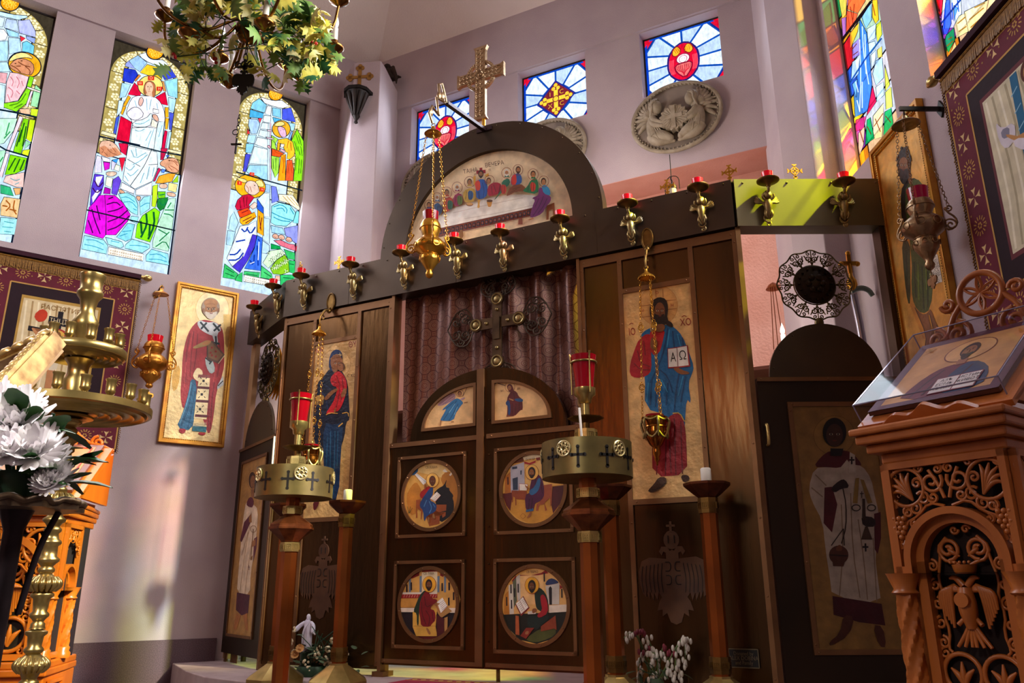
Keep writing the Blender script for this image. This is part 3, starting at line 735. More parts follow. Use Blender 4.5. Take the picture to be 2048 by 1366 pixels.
for q in ('980,860 960,960', '1010,880 1020,990', '900,1080 920,1180 900,1300', '920,1060 930,1150', '990,1160 970,1300', '1010,1150 1030,1300', '790,990 830,1030 900,1040'): d.l('#c04a10', 9, q)
d.l(LEADC, 22, '735,615 735,1400', 0).l('#f2c8e0', 12, '735,615 735,1400', 0).g('#f6d8ea', '685,705 755,715 760,735 700,730').g('#f6d8ea', '670,805 780,825 770,845 690,830').g('#f0b8c8', '685,930 715,915 740,945 720,970', 1)
d.k = (430, 350, 5.464); d.lw = 6
d.G(('#bfeaff', '150,480 190,420 240,540 200,640 130,610'), ('#b8e4ff', '120,625 205,640 170,790 105,780'), ('#a8d0f8', '530,120 585,130 580,215 520,200'), ('#dff4ff', '520,215 580,225 580,480 510,470 500,380 440,290'), ('#cdebff', '510,485 580,500 575,770 500,720'), ('#bfe2ff', '495,730 575,785 575,850 550,880 490,870'), ('#7a88f0', '595,140 650,150 680,300 600,330'),
    ('#fff8dc', '675,230 830,240 890,330 910,390 890,405 780,330 680,300'), ('#9ef0fc', '600,360 680,320 800,350 860,430 840,510 760,580 640,570 590,540'), ('#8cecf8', '870,410 900,420 890,550 830,540'), ('#a8dcfa', '590,570 720,600 745,670 600,650'), ('#98a0f4', '735,600 885,570 880,770 850,760 750,680'))
for q in ('620,370 700,340 770,390 760,440', '650,390 720,380 740,420', '600,430 700,480 830,520', '620,480 700,520 800,530', '800,380 840,450'): d.l('#1896b8', 9, q)
for q in ('720,250 800,340', '760,250 850,350', '800,260 890,360'): d.l('#c0902c', 6, q)
d.G(('#e8748c', '620,735 700,730 780,770 850,780 860,850 790,830 690,790'), ('#c81430', '860,790 885,800 880,860 855,850'))
for x, y in ((640, 695), (705, 705), (785, 730)): d.g('#f0b8a0', [(x - 40, y), (x - 20, y - 35), (x + 25, y - 25), (x + 40, y + 15), (x, y + 28)], 1).l('#8a5040', 5, [(x - 20, y), (x + 10, y + 10)])
d.G(('#12a850', '590,770 690,800 700,830 590,830'), ('#38c86c', '730,830 850,870 850,950 770,930'), ('#2cc464', '770,945 855,960 850,1100 790,1080'), ('#4cd478', '485,1010 600,1100 610,1165 475,1140'), ('#44cc74', '300,1070 470,1085 460,1140 290,1110'), ('#3cc86c', '85,990 230,1100 200,1160 65,1140'), ('#38c468', '230,1110 280,1080 275,1190 195,1170'), ('#34cc70', '690,1110 850,1110 850,1270 690,1230'))
for q in ('100,1040 190,1090', '90,1090 190,1130', '320,1100 440,1120', '510,1080 590,1130', '790,990 840,1000', '720,1140 830,1150', '720,1200 830,1210'): d.l('#0a6a38', 9, q)
d.G(('#d8f8d0', '700,830 750,880 660,940 560,1040 500,980 580,850'), ('#8ccc24', '740,890 780,950 790,1080 700,1110 610,1100 580,1040 650,950'))
for i in range(26):
    x, y = 560 + (i * 47) % 200, 870 + (i * 83) % 220
    if abs((x - 560) * .9 - (y - 870)) > 140: continue
    for t in range(6): d.l('#20502a' if t % 2 else '#f4ffe0', 5, [(x, y), (x + 22 * math.cos(t), y + 22 * math.sin(t))], 0)
d.G(('#f8c8b0', '630,1125 680,1125 680,1180 630,1170'), ('#fff8ee', '290,1115 610,1180 600,1245 285,1190'))
for r in range(2):
    for i in range(13): d.p('#b8b8a8', [(305 + i * 23 - r * 3, 1140 + i * 5 + r * 27), (318 + i * 23 - r * 3, 1143 + i * 5 + r * 27), (316 + i * 23 - r * 3, 1158 + i * 5 + r * 27), (303 + i * 23 - r * 3, 1155 + i * 5 + r * 27)])
# praying figure
d.G(('#2c60e0', '430,290 500,390 500,460 480,470 430,400'), ('#f0f8ff', '245,590 330,580 420,530 430,700 390,800 240,1100 160,1030 100,940 160,800'), ('#4a38d0', '380,680 425,690 410,800 330,960 240,1095 160,1030 260,940 330,820'), ('#3c74f0', '430,690 490,720 480,860 470,1075 290,1050 340,960 400,830'))
for q in ('260,620 300,660 330,600', '320,620 360,680 410,600', '200,760 300,740', '120,960 220,960 280,880', '130,900 200,900 250,840', '350,960 390,1020 400,900', '430,800 440,1020', '440,730 460,760'): d.l('#103cb0', 16, q)
for q in ('350,1000 400,980', '450,760 440,960', '340,780 280,920'): d.l('#eef4ff', 9, q)
d.e(LEADC, 355, 160, 172, 132, rot=10).e('#f8b81c', 355, 160, 164, 124, rot=10).g('#ffe88c', '210,60 330,90 300,130 220,90', 1).g('#ffe890', '400,110 470,80 515,160 450,170', 1)
for x, y in ((375, 30), (240, 125), (485, 195)): d.p('#e83020', [(x - 26, y - 24), (x + 26, y - 18), (x + 22, y + 24), (x - 28, y + 18)])
d.t('#ffc8a0', 'O', 375, 30, 34).t('#ffc8a0', 'E', 240, 124, 32).t('#ffc8a0', 'N', 485, 195, 32)
d.g('#f4d4c4', '300,130 340,95 420,110 460,210 430,240 390,260 330,240 290,190', 1).l('#b06848', 6, '310,150 340,190 330,230').l('#b06848', 6, '350,160 370,220').e('#3a2018', 402, 150, 8, 5, 8)
d.G(('#d01840', '215,310 270,260 340,245 400,280 340,360 350,400 210,420 190,380'), ('#f04c1c', '215,430 330,390 370,450 300,490 240,500'), ('#ffb41c', '240,510 400,440 420,490 330,570 270,580 240,550'), ('#ffb41c', '435,410 500,460 500,700 430,660'), ('#f6d0c0', '345,380 400,330 430,350 420,390 380,410'))
for q in ('240,310 250,400', '280,280 290,390', '320,270 310,370', '260,450 330,420', '270,540 370,490', '300,560 400,500', '450,480 470,640', '480,500 460,620'): d.l('#7a1020', 9, q)
saddle_bars(d, frL, a, b, ()); d.l('#0c2030', 14, '200,5 520,95 920,205', 0)
d.done('window_pane', M_GLASSL, root)
# --- left-hand window: bearded saint in green
a, b = WINL[0]; root = window_root(1, WL, a, b, ZW0, ZW1, DEP)
d = Glass(frL, (0, 0, 5.692)); d.lw = 7; arched_ground(d, a, b, ZW0, ZW1)
d.G(('#c8ecff', '-60,140 60,170 160,190 300,200 310,225 200,250 60,220 -60,190'), ('#d8eeff', '-60,200 50,230 30,330 -60,330'), ('#c4dcff', '70,235 185,255 205,385 45,340'), ('#b8c0f8', '200,260 330,245 400,380 400,450 215,400'), ('#a4dcff', '60,350 210,400 205,450 95,435'), ('#c0e4ff', '90,450 220,460 240,610 100,640'), ('#f02c3c', '220,430 285,460 235,500'), ('#9cb4f8', '290,430 400,460 385,520 300,470'), ('#78d4f4', '250,510 300,490 385,545 375,640 250,610'), ('#f4faff', '-40,350 40,360 85,420 60,480 -40,490'), ('#b8e8ff', '-40,500 85,490 90,640 80,720 -40,720'), ('#c4ecff', '-40,730 80,730 110,840 -40,840'))
d.e(LEADC, 110, 60, 115, 98).e('#f0a010', 110, 60, 103, 86)
for i in range(30): d.e('#ffd24a', 110 + 82 * math.sin(i * 2.4) * math.sqrt(i / 30), 60 + 68 * math.cos(i * 2.4) * math.sqrt(i / 30), 11, n=7)
d.e(LEADC, 275, 765, 195, 150, rot=15).e('#f8b01c', 275, 765, 183, 138, rot=15).g('#ffe890', '95,710 160,640 260,620 350,660 370,700 300,680 200,690 110,730', 1)
d.g('#d89068', '100,770 170,700 260,690 370,740 385,830 340,890 200,850 120,810', 1)
for q in ('120,770 180,800 230,850', '200,730 260,770 340,790', '280,780 340,830 330,870', '180,780 230,780'): d.l('#7a3c20', 10, q)
d.e('#3a1c10', 240, 720, 14, 6, 8).e('#3a1c10', 170, 750, 12, 6, 8)
d.G(('#f4c8d0', '110,850 200,860 320,900 290,1020 200,1170 50,1200 70,960'), ('#f0b0b8', '-40,850 80,860 60,980 -40,960'), ('#d4f4ff', '-40,980 55,1000 40,1260 -40,1240'), ('#90e820', '330,890 380,910 300,1200 180,1300 40,1250 40,1200 200,1180 290,1040'), ('#a8f0b4', '400,990 460,1050 420,1250 340,1230 370,1080'), ('#d8ff30', '345,1260 430,1270 410,1370 340,1350'), ('#f8e0f0', '345,1060 370,1070 310,1250 285,1230'), ('#fff4e8', '300,1010 455,1065 450,1085 300,1035'), ('#f0c09c', '210,1265 330,1265 335,1330 230,1320'))
for q in ('110,900 150,950 130,1010', '180,900 220,960 190,1030', '90,1020 150,1070 120,1140', '180,1060 220,1100', '240,950 260,1010', '80,1100 110,1180'): d.l('#c86c7c', 9, q)
for q in ('100,1230 220,1200 290,1090', '150,1260 250,1210'): d.l('#4a8c10', 12, q)
d.l('#0c2030', 20, '-40,1270 180,1310 430,1366', 0)
d.k = (0, 240, 5.692)
d.G(('#c8f8dc', '-40,10 190,10 150,150 40,290 -40,310'), ('#b8f4d0', '-40,380 60,370 20,560 -40,600'), ('#88e014', '260,10 320,20 290,220 230,420 140,400 190,230'), ('#d4f81c', '330,20 395,30 350,280 290,240'), ('#a0e8b8', '285,255 345,290 270,360'), ('#dcf028', '255,370 335,360 310,450 240,410'), ('#84e010', '110,420 200,440 300,460 270,590 160,640 50,650'), ('#f8d0c8', '60,660 270,620 260,790 180,790 30,730'), ('#34b87c', '0,760 110,790 150,890 0,860'), ('#f0b070', '145,800 230,800 220,870 170,880'), ('#f0c890', '40,900 225,925 190,1140 0,1110 0,980'), ('#a8ecf4', '0,1130 190,1150 160,1330 -20,1320'), ('#f8e0ec', '215,-20 255,0 95,400 60,390'), ('#f8e0ec', '60,400 100,410 20,680 -20,660'))
for q in ('270,60 210,280', '240,140 180,330', '170,460 90,600', '220,470 150,620', '270,480 220,600', '290,100 250,330'): d.l('#1c5a18', 16, q)
for q in ('100,60 60,200', '40,240 110,160', '30,450 -20,520'): d.l('#2c9c58', 14, q)
for q in ('60,940 120,1000 60,1060', '160,940 140,1040 180,1100', '20,1000 80,1010', '100,1040 180,1060'): d.l('#a85c1c', 16, q)
for q in ('40,1180 150,1200', '20,1240 140,1250', '40,1290 120,1300', '110,690 170,720 220,700', '160,760 210,740'): d.l('#30a0b0' if '1' == q[-4] or '1' in q[:6] else '#c07868', 8, q)
d.l('#0c2030', 18, '-40,310 60,370 330,450', 0)
d.done('window_pane', M_GLASSL, root)
# --- three square windows of the back wall
frB = Fr(WB.w(0, 0, -DEP), WB.x)
def square_window(n, a, b, seraph):
    root = window_root(n, WB, a, b, ZB0, ZB1, DEP)
    cx, cz, h = (a + b) / 2, (ZB0 + ZB1) / 2, (b - a) / 2
    d = Glass(frB, (cx, cz, h), mode='loc'); d.lw = .03; L_ = '#0c4cb4'
    d.p(L_, '-1,-1 1,-1 1,1 -1,1')
    ring = [(-1, 0), (-1, .45), (-.62, .96), (-.0, .98), (.62, .96), (1, .45), (1, 0), (1, -.45), (.62, -1), (0, -1), (-.62, -1), (-1, -.45)]
    inner = [(r * .45 * (1.0 if not seraph else (.9)), q * .45 * (1.0 if not seraph else 1.18)) for r, q in [(math.cos(PI - i * PI / 6), math.sin(PI - i * PI / 6)) for i in range(12)]]
    for i in range(12):
        j = (i + 1) % 12; A, B2, P, Q = ring[i], ring[j], inner[i], inner[j]
        c = ('#e9f5ff', '#c2dcfb')[i % 2 if seraph else (0 if i % 3 else 1)]
        poly = [A, B2, Q, P]
        if i in (1, 4, 7, 10): poly = [A, B2, Q, P]
        d.g(c, poly, lead=L_, w=.055)
    for sx in (-1, 1):
        for sz in (-1, 1): d.g('#e01030', [(sx, sz * .5), (sx, sz), (sx * .62, sz)], lead='#1c2a80', w=.04)
    d.p('#0a3fc0', [(-1, -1), (-.9, -1), (-.9, 1), (-1, 1)]); d.p('#0c48c0', [(-1, .86), (1, .86), (1, 1), (-1, 1)])
    for sx in (-1, 1): d.p('#d81030', [(sx, .66), (sx, 1), (sx * .74, 1)])
    if seraph:
        P = [(-.40, -.05), (-.36, .25), (-.2, .45), (0, .55), (.2, .47), (.36, .25), (.40, 0), (.36, -.3), (.2, -.5), (0, -.58), (-.2, -.5), (-.36, -.3)]
        d.g('#e80c34', P, 1, lead='#2a1c70', w=.05)
        for sg in (-1, 1):
            d.g('#ffc030', [(sg * .02, .30), (sg * .12, .48), (sg * .24, .40), (sg * .28, .24), (sg * .16, .16)], 1, lead='#a01c20', w=.03)
            for q in range(3): d.l('#e06a14', .018, [(sg * (.06 + q * .05), .26), (sg * (.12 + q * .05), .40)])
            for q in range(4): d.l('#ff5c70', .016, [(sg * (.24 + q * .035), .1), (sg * (.26 + q * .035), -.15), (sg * (.22 + q * .03), -.32)])
        d.g('#fff4f8', circ(0, .06, .17, 20, .14), lead='#b01c48', w=.03).o('#c06080', .015, 0, .05, .1).l('#b06080', .012, [(-.04, .06), (-.02, .06)], 0).l('#b06080', .012, [(.03, .06), (.05, .06)], 0)
        d.g('#f27474', [(-.22, -.08), (0, -.06), (.22, -.08), (.2, -.28), (.02, -.52), (-.2, -.28)], 1, lead='#8c0c30', w=.035)
        for q in range(4):
            for sg in (-1, 1): d.l('#c81c34', .018, [(sg * (.03 + q * .045), -.12), (sg * (.03 + q * .045), -.24), (0, -.44 + q * .03)])
    else:
        d.g('#7c2430', [(-.55, -.02), (0, .56), (.55, .02), (0, -.56)], lead='#1c2a90', w=.06)
        y = '#ffd23c'
        for ax, az in ((0, 1), (1, 0), (0, -1), (-1, 0)):
            d.p(y, [(ax * .07 + az * .06, az * .07 + ax * .06), (ax * .28 + az * .06, az * .28 + ax * .06), (ax * .28 - az * .06, az * .28 - ax * .06), (ax * .07 - az * .06, az * .07 - ax * .06)])
            for o1, o2 in ((.33, .07), (.33, -.07), (.43, 0)): d.e(y, ax * o1 + az * o2, az * o1 + ax * o2, .058, n=12)
        d.e('#7c2430', 0, 0, .1).e(y, 0, 0, .075)
        for tx, x, z in (('I', -.17, .17), ('C', .17, .17), ('X', -.17, -.19), ('C', .17, -.19)): d.t('#f0b838', tx, x, z, .19)
    d.done('window_pane', M_GLASSL, root)
square_window(4, *sB[0], True); square_window(5, *sB[1], False); square_window(6, *sB[2], True)
# --- right wall: sunlit windows seen at a slant
frR = Fr(WR.w(0, 0, -DEP), WR.x)
def right_ground(d, a, b):
    m, k = d.mode, d.k; d.mode = 'loc'; d.k = (0, 0, 1)
    cols = ['#f8f4ff', '#ffe9a0', '#ffd0a0', '#cfe6ff', '#ffb0d8', '#e8f0ff', '#c8f0d0', '#fff0b8']
    n = 10; hh = (ZW1 - ZW0) / n
    for i in range(n):
        for j in range(3):
            c = ('#f08a20', '#a040c0', '#ffd030', '#3060e0', '#e02030', '#f0a020', '#30b060', '#ffe060')[(i + a.__hash__()) % 8] if j == 0 else ('#d8f040' if (j == 2 and i < 5) else cols[(i * 3 + j * 2) % 8])
            xs = [a, a + .12, b - .14, b]
            d.p(c, [(xs[j], ZW0 + i * hh), (xs[j + 1], ZW0 + i * hh), (xs[j + 1], ZW0 + (i + 1) * hh), (xs[j], ZW0 + (i + 1) * hh)]); d.n -= 1
    d.n += 1
    for i in range(1, n): d.l('#181018', .014, [(a, ZW0 + i * hh), (b, ZW0 + i * hh)], 0)
    for x in (a + .12, b - .14): d.l('#181018', .014, [(x, ZW0), (x, ZW1)], 0)
    d.mode, d.k = m, k
def big_right(n, a, b):
    root = window_root(n, WR, a, b, ZW0, ZW1, DEP); d = Glass(frR, (1630, 0, 3.794)); d.lw = 5; right_ground(d, a, b); return root, d
root, d = big_right(7, *WINR[0])
d.G(('#ffd060', '180,-40 250,-40 240,110 210,140 195,60'), ('#f4683c', '260,-40 400,-40 385,10 330,100 250,70'), ('#f0583c', '245,80 330,105 300,200 240,240'), ('#9a70e0', '205,140 240,130 240,260 215,280'), ('#88b8f4', '360,130 430,20 435,150 390,220'), ('#ffb428', '440,0 480,0 490,150 465,180 440,130'), ('#e0f040', '470,190 505,160 515,260 480,320 470,260'), ('#ffb030', '270,250 340,170 330,240 275,370'), ('#9a80e8', '290,340 350,280 355,410 290,450'), ('#3c78e8', '345,140 400,250 420,420 440,640 410,840 310,890 300,720 350,420'), ('#c8e4ff', '400,220 470,180 465,290 410,320'), ('#c4e8ff', '410,330 460,310 470,350 420,420'), ('#d4f0ff', '430,420 470,380 470,440 440,520'), ('#ffe860', '480,380 515,350 520,430 485,440'), ('#a8d0f8', '470,460 520,440 530,590 470,650 445,560'), ('#cdeaff', '290,470 350,430 340,560 280,620'), ('#88d0f8', '290,640 330,600 320,740'), ('#d41c50', '445,650 475,770 400,880'), ('#c0e8ff', '470,660 530,620 535,720 480,770'), ('#e4d4a0', '450,880 530,780 530,870 520,1040 450,1060'), ('#18a058', '405,910 430,890 460,1050 390,1100'), ('#d83c80', '320,910 400,880 380,980 310,1000'), ('#24a860', '540,850 590,820 605,940 530,1040'), ('#e0ec50', '540,490 580,640 545,690'), ('#d8f060', '545,700 590,660 600,810 550,830'), ('#f0dca0', '340,1010 390,960 380,1100 340,1200'))
for q in ('370,200 380,420 420,640', '350,300 360,600 350,850', '390,260 400,560', '320,620 340,700', '330,760 350,840', '370,620 370,820'): d.l('#e8f2ff', 8, q)
for q in ('280,50 300,180', '310,30 300,150', '290,380 330,330', '300,420 340,390', '450,30 470,120', '350,980 380,1080', '470,900 510,1000', '460,960 530,860', '550,880 590,930', '410,960 440,1020'): d.l('#7a3820', 7, q)
d.l('#181018', 20, '190,340 440,10', 0).l('#1c4a80', 12, '270,640 400,440 520,290', 0)
d.done('window_pane', M_GLASSR, root)
root, d = big_right(8, *WINR[1])
d.G(('#e81438', '870,-40 960,-40 950,150 915,160'), ('#e01c50', '940,-40 980,-40 960,140'), ('#cfe6ff', '980,-40 1110,-40 1120,100 1060,210 960,220'), ('#3c64e0', '1000,0 1030,0 1040,180 1010,260 970,260'), ('#4c84e8', '1060,40 1090,60 1060,160'), ('#f0dca4', '1100,120 1150,100 1170,240 1080,290 1060,200'), ('#20a85c', '1000,270 1060,210 1070,300 1020,400 990,330'), ('#1c9c58', '1170,240 1180,300 1080,390'), ('#f2deac', '1140,90 1320,0 1300,130 1180,270'), ('#f4e0b0', '1330,-20 1420,-20 1310,110'), ('#f0d898', '1070,310 1090,380 1010,470'))
for q in ('1000,20 990,220', '1050,20 1050,150', '1090,0 1100,90'): d.l('#1c4ac0', 9, q)
for q in ('1180,150 1290,60', '1190,210 1290,120', '1090,180 1150,130', '1100,240 1160,200', '1220,60 1300,20', '1340,60 1390,10', '1020,300 1050,280', '1010,350 1060,310', '1110,350 1160,290'): d.l('#8a6a30', 10, q)
d.l('#1c3a80', 14, '950,200 1130,-20', 0)
d.done('window_pane', M_GLASSR, root)
for n, (a, b) in ((9, WINR[2]), (10, WINR[3])):
    root, d = big_right(n, a, b); d.done('window_pane', M_GLASSR, root)

# --- two warm windows in the nave wall behind, mirrored in the bronze
WN = Fr((-9.6, -3.2, 0), (-1, 0, 0)); WN = Fr((-3.8, -3.2, 0), (-1, 0, 0))
nw = [(1.15, 2.25), (2.95, 4.3)]
wall('wall_nave', WN, 0, 6, -0.3, 7.6, [(a, b, ZW0, ZW1 + .3) for a, b in nw], 0.13, M_WALL)
M_GLASSN = glass_paint('warm_stained_glass', 8.0, False)
random.seed(3)
for n, (a, b) in ((11, nw[0]), (12, nw[1])):
    o = bpy.data.objects.new('window_%d' % n, None); COL.objects.link(o); o.matrix_world = WN.at(0, 0, -.08); struct(o)
    d = Glass(Fr(WN.w(0, 0, -.08), WN.x), (0, 0, 1), mode='loc', off=0)
    d.p('#20140c', [(a, ZW0), (b, ZW0), (b, ZW1 + .3), (a, ZW1 + .3)])
    for i in range(10):
        for j in range(4):
            x0, x1 = a + (b - a) * j / 4, a + (b - a) * (j + 1) / 4; z0, z1 = ZW0 + .239 * i, ZW0 + .239 * (i + 1); sk = random.uniform(-.06, .06)
            c = random.choice(('#e05010', '#d02810', '#f0a010', '#c81c18', '#f0700c', '#201008', '#8a1410', '#f0c020', '#a03c08')) if i < 8 else random.choice(('#2c5c28', '#6a8c20', '#f0b020', '#3c2010'))
            d.p(c, [(x0 + .02, z0 + .02), (x1 - .02, z0 + .02 + sk), (x1 - .02, z1 - .02), (x0 + .02, z1 - .02 - sk)]); d.n -= 1
    d.n += 1; d.done('window_pane', M_GLASSN, o)
# ---------------------------------------------------------------- painted icons
GOLDB, SKIN, SKIND = '#e6bd78', '#a8693c', '#5c3018'
def face(d, x, y, rx, ry, skin=SKIN, hair='#2a160c', turn=0.0, beard=None, hairshape=1.0, line='#3a1c0c'):
    d.e(hair, x, y - ry * .16, rx * 1.22 * hairshape, ry * 1.18)
    d.e(skin, x + turn * rx * .25, y + ry * .08, rx * .86, ry * .92)
    if beard: d.p(beard, [(x - rx * .8, y + ry * .25), (x - rx * .3, y + ry * .42), (x + rx * .35, y + ry * .42), (x + rx * .9, y + ry * .25), (x + rx * .7, y + ry * .95), (x + turn * rx * .2, y + ry * 1.3), (x - rx * .65, y + ry * .95)], 1)
    for sg in (-1, 1):
        ex = x + turn * rx * .3 + sg * rx * .36
        d.e('#b8a68c', ex, y + ry * .0, rx * .2, ry * .09, 10).e('#120a06', ex, y, rx * .1, ry * .09, 8).l(line, max(rx * .07, .5), [(ex - rx * .24, y - ry * .13), (ex, y - ry * .2), (ex + rx * .24, y - ry * .13)])
    nx = x + turn * rx * .4
    d.l(line, max(rx * .08, .5), [(nx + rx * .04, y - ry * .05), (nx + rx * .1, y + ry * .28), (nx - rx * .08, y + ry * .3)])
    d.l('#7a2a1c', max(rx * .1, .5), [(nx - rx * .2, y + ry * .5), (nx, y + ry * .53), (nx + rx * .2, y + ry * .5)])
def icon(label, fr, cat='icon', name='icon', group=None): return thing(name, label, cat, fr.M.copy(), group)
def rectpic(d, c, a, b, z0, z1):
    m, k = d.mode, d.k; d.mode = 'loc'; d.k = (0, 0, 1); d.p(c, [(a, z0), (b, z0), (b, z1), (a, z1)]); d.mode, d.k = m, k
def gilt_frame(root, a, b, z0, z1, w, dep=.04):
    mb = MB(); mb.frame(a, b, z0, z1, w * .55, -dep, 0); mb.frame(a + w * .5, b - w * .5, z0 + w * .5, z1 - w * .5, w * .55, -dep * .7, 0)
    f = mb.build('frame', M_GILTW, root, bevel=.004)
    mb = MB(); x0, x1, y0, y1 = a + w * .92, b - w * .92, z0 + w * .92, z1 - w * .92
    nb = int((y1 - y0) / .014)
    for k in range(nb):
        z = y0 + (y1 - y0) * k / nb
        for x in (x0, x1): mb.ball((x, -dep * .7, z), .005, 5, 3)
    for k in range(int((x1 - x0) / .014)):
        for z in (y0, y1): mb.ball((x0 + .014 * k, -dep * .7, z), .005, 5, 3)
    mb.build('bead_moulding', M_BRASSD, f)

# Saint Nicholas type bishop, framed, left wall
r = icon('tall gilt-framed icon of a white-bearded bishop in red on the white wall', WL)
gilt_frame(r, -.634, -.125, 1.806, 3.148, .04)
d = Draw(WL, (310, 545, 3.905), off=.012); rectpic(d, '#f2d79a', -.60, -.16, 1.84, 3.115)
d.e('#f8e6b4', 445, 290, 130, 140).o('#d8b060', 3, 445, 290, 130, 140)
d.p('#ecc878', '530,330 600,330 590,700 545,900 540,600').p('#b98a48', '545,430 600,420 595,560 545,600', 1).p('#d8a850', '130,760 200,720 180,900 130,940', 1)
d.p('#a03038', '330,380 275,440 240,520 212,650 205,820 193,960 215,1085 250,1000 290,840 400,1255 430,1255 455,1120 475,930 530,780 540,680 535,500 520,440 490,400 400,370', 1)
for q in ('270,480 240,640 235,860', '300,460 280,640 270,820', '330,480 320,640 300,760', '500,560 510,680 480,820', '460,860 440,1000 430,1200', '420,900 415,1200'): d.l('#74202c', 7, q)
for q in ('290,470 262,620', '480,720 450,860', '240,700 225,900'): d.l('#c04a4c', 6, q)
d.p('#2a6488', '275,830 325,850 310,1060 290,1240 160,1215 210,1110 262,930', 1)
for q in ('290,880 260,1060 200,1200', '310,930 280,1100 250,1220'): d.l('#174a6c', 8, q)
d.l('#6aa0b8', 6, '280,860 255,1000 190,1180')
d.p('#c9cdd2', '345,375 400,395 470,388 520,450 480,480 490,560 460,640 455,500 410,485 350,450 322,400', 1)
for q in ('350,390 415,465', '400,395 355,445', '450,400 500,460', '510,410 455,460', '470,500 475,580', '445,550 500,560'): d.l('#1c2a34', 15, q, 0)
d.p('#a8b4b4', '385,660 440,670 470,770 430,800 395,740', 1).l('#1c3038', 12, '390,670 430,700').l('#1c3038', 12, '440,690 420,720')
d.p('#5a4038', '400,560 445,535 540,645 490,715 400,680').p('#7c5a40', '410,570 440,550 525,645 485,695 412,665').l('#d8c8a0', 5, '540,650 490,715', 0)
for x, y in ((440, 590), (470, 620), (430, 630), (470, 660), (440, 650)): d.e('#8a2a24', x, y, 9)
d.p('#9a7c4c', '290,585 350,555 400,530 440,540 420,570 350,590 300,600', 1).p('#b07848', '350,560 420,530 440,545 390,575', 1)
d.p('#f4deb0', '330,740 375,780 350,830 335,860 290,820 300,780', 1)
d.p('#8a4848', '335,800 425,805 420,830 330,825')
d.p('#f2e0b0', '338,822 425,828 398,1150 298,1140')
for i, y in enumerate((850, 955, 1070)):
    d.p('#5c2430', [(325 - i * 8, y + 40), (420 - i * 6, y + 46), (418 - i * 6, y + 66), (322 - i * 8, y + 60)])
    cx = 375 - i * 14; d.p('#23222a', [(cx - 9, y - 10), (cx + 9, y - 9), (cx + 8, y + 10), (cx - 10, y + 9)])
    for sx in (-1, 1):
        for sy in (-1, 1): d.l('#3a2a24', 6, [(cx + sx * 16, y + sy * 16), (cx + sx * 28, y + sy * 28)], 0)
d.p('#2c7080', '290,1195 398,1205 395,1250 285,1240').l('#e8d8a0', 12, '292,1190 398,1203', 0)
for i in range(9): d.l('#f0e4c0', 5, [(296 + i * 12, 1175), (294 + i * 12, 1205)], 0)
d.p('#a01c2c', '180,1220 240,1225 225,1262 190,1255', 1).p('#a01c2c', '330,1250 395,1255 380,1275 340,1270', 1)
d.p('#c8ccd0', '480,890 525,810 530,880 480,920').l('#202830', 8, '485,890 525,850', 0)
face(d, 430, 290, 58, 66, '#a0704c', '#9a8878', .15, '#cfc4b4')
d.e('#a87850', 430, 245, 54, 34).l('#7a4c30', 3, '395,255 430,248 465,255').e('#8a6048', 372, 300, 8, 18).e('#8a6048', 490, 300, 8, 18)
d.done('painted_panel', M_GOLDP, r)

# Mother and child, left panel of the screen
r = icon('tall icon of a mother in dark blue holding a child in red', C)
d = Draw(C, (560, 640, 3.415), off=.006); rectpic(d, '#d2a868', -.70, -.315, 1.17, 2.42)
d.e('#dcb478', 385, 300, 100, 95).o('#b88848', 3, 385, 300, 100, 95)
d.t('#8c1420', 'MHP', 268, 212, 58, -8, xs=.6).t('#8c1420', 'ΘΥ', 500, 170, 56, -8, xs=.7).t('#2a160c', 'IC XC', 488, 382, 30, -4, xs=.7)
d.p('#0d1930', '345,330 300,390 260,430 240,520 232,640 228,840 300,860 330,1000 330,1230 405,1230 410,900 445,800 455,700 482,680 475,560 468,430 440,370 410,330', 1)
d.p('#12355c', '300,700 380,720 440,690 420,900 405,1220 330,1220 300,1000', 1)
for q in ('350,760 345,1180', '380,760 370,1200', '330,800 320,1000', '400,760 395,1000'): d.l('#1d5a84', 6, q)
for q in ('270,480 320,520 330,620', '300,440 350,470'): d.l('#1a2c50', 8, q)
d.p('#c49a4c', '245,520 300,510 310,545 250,560', 1)
for i in range(7): d.l('#d8b058', 4, [(246 + i * 9, 540), (242 + i * 9, 580)], 0)
d.p('#c01420', '345,400 390,350 420,355 455,400 465,470 440,560 410,620 380,630 330,650 320,635 345,600 380,540 400,460 360,450', 1)
for q in ('390,380 420,460 390,600', '430,400 440,480 420,560', '360,420 390,430'): d.l('#7a0c14', 6, q)
d.p('#8a5a30', '300,545 345,490 395,465 405,480 360,510 330,550', 1).p('#8a5a30', '415,520 450,455 465,490 440,535', 1).p('#9a6838', '370,630 390,590 385,640', 1)
d.l('#d0a048', 6, '320,650 345,635 400,640').l('#d0a048', 6, '430,640 470,630 475,660').l('#d0a048', 8, '405,730 435,705', 0)
d.p('#123060', '340,340 340,270 360,215 400,200 430,225 432,280 425,330 380,360', 1).p('#8a5630', '355,330 358,270 385,240 425,250 428,310 400,350 375,365', 1)
d.l('#d0a048', 5, '352,270 380,235 428,245')
face(d, 392, 298, 34, 46, '#8a5630', '#8a5630', .5); d.e('#5a3418', 428, 322, 22, 30).e('#96603a', 422, 325, 18, 26).e('#1c0e08', 416, 318, 3, 2, 6).l('#2a1408', 2, '408,314 420,310')
d.l('#e8d8b0', 3, '415,225 420,250', 0).l('#e8d8b0', 3, '405,238 430,238', 0).l('#b8a070', 3, '285,420 300,450', 0).l('#b8a070', 3, '280,445 305,425', 0)
d.p('#5c1016', '232,1240 280,1230 265,1280 238,1310', 1)
d.done('painted_panel', M_GOLDP, r)

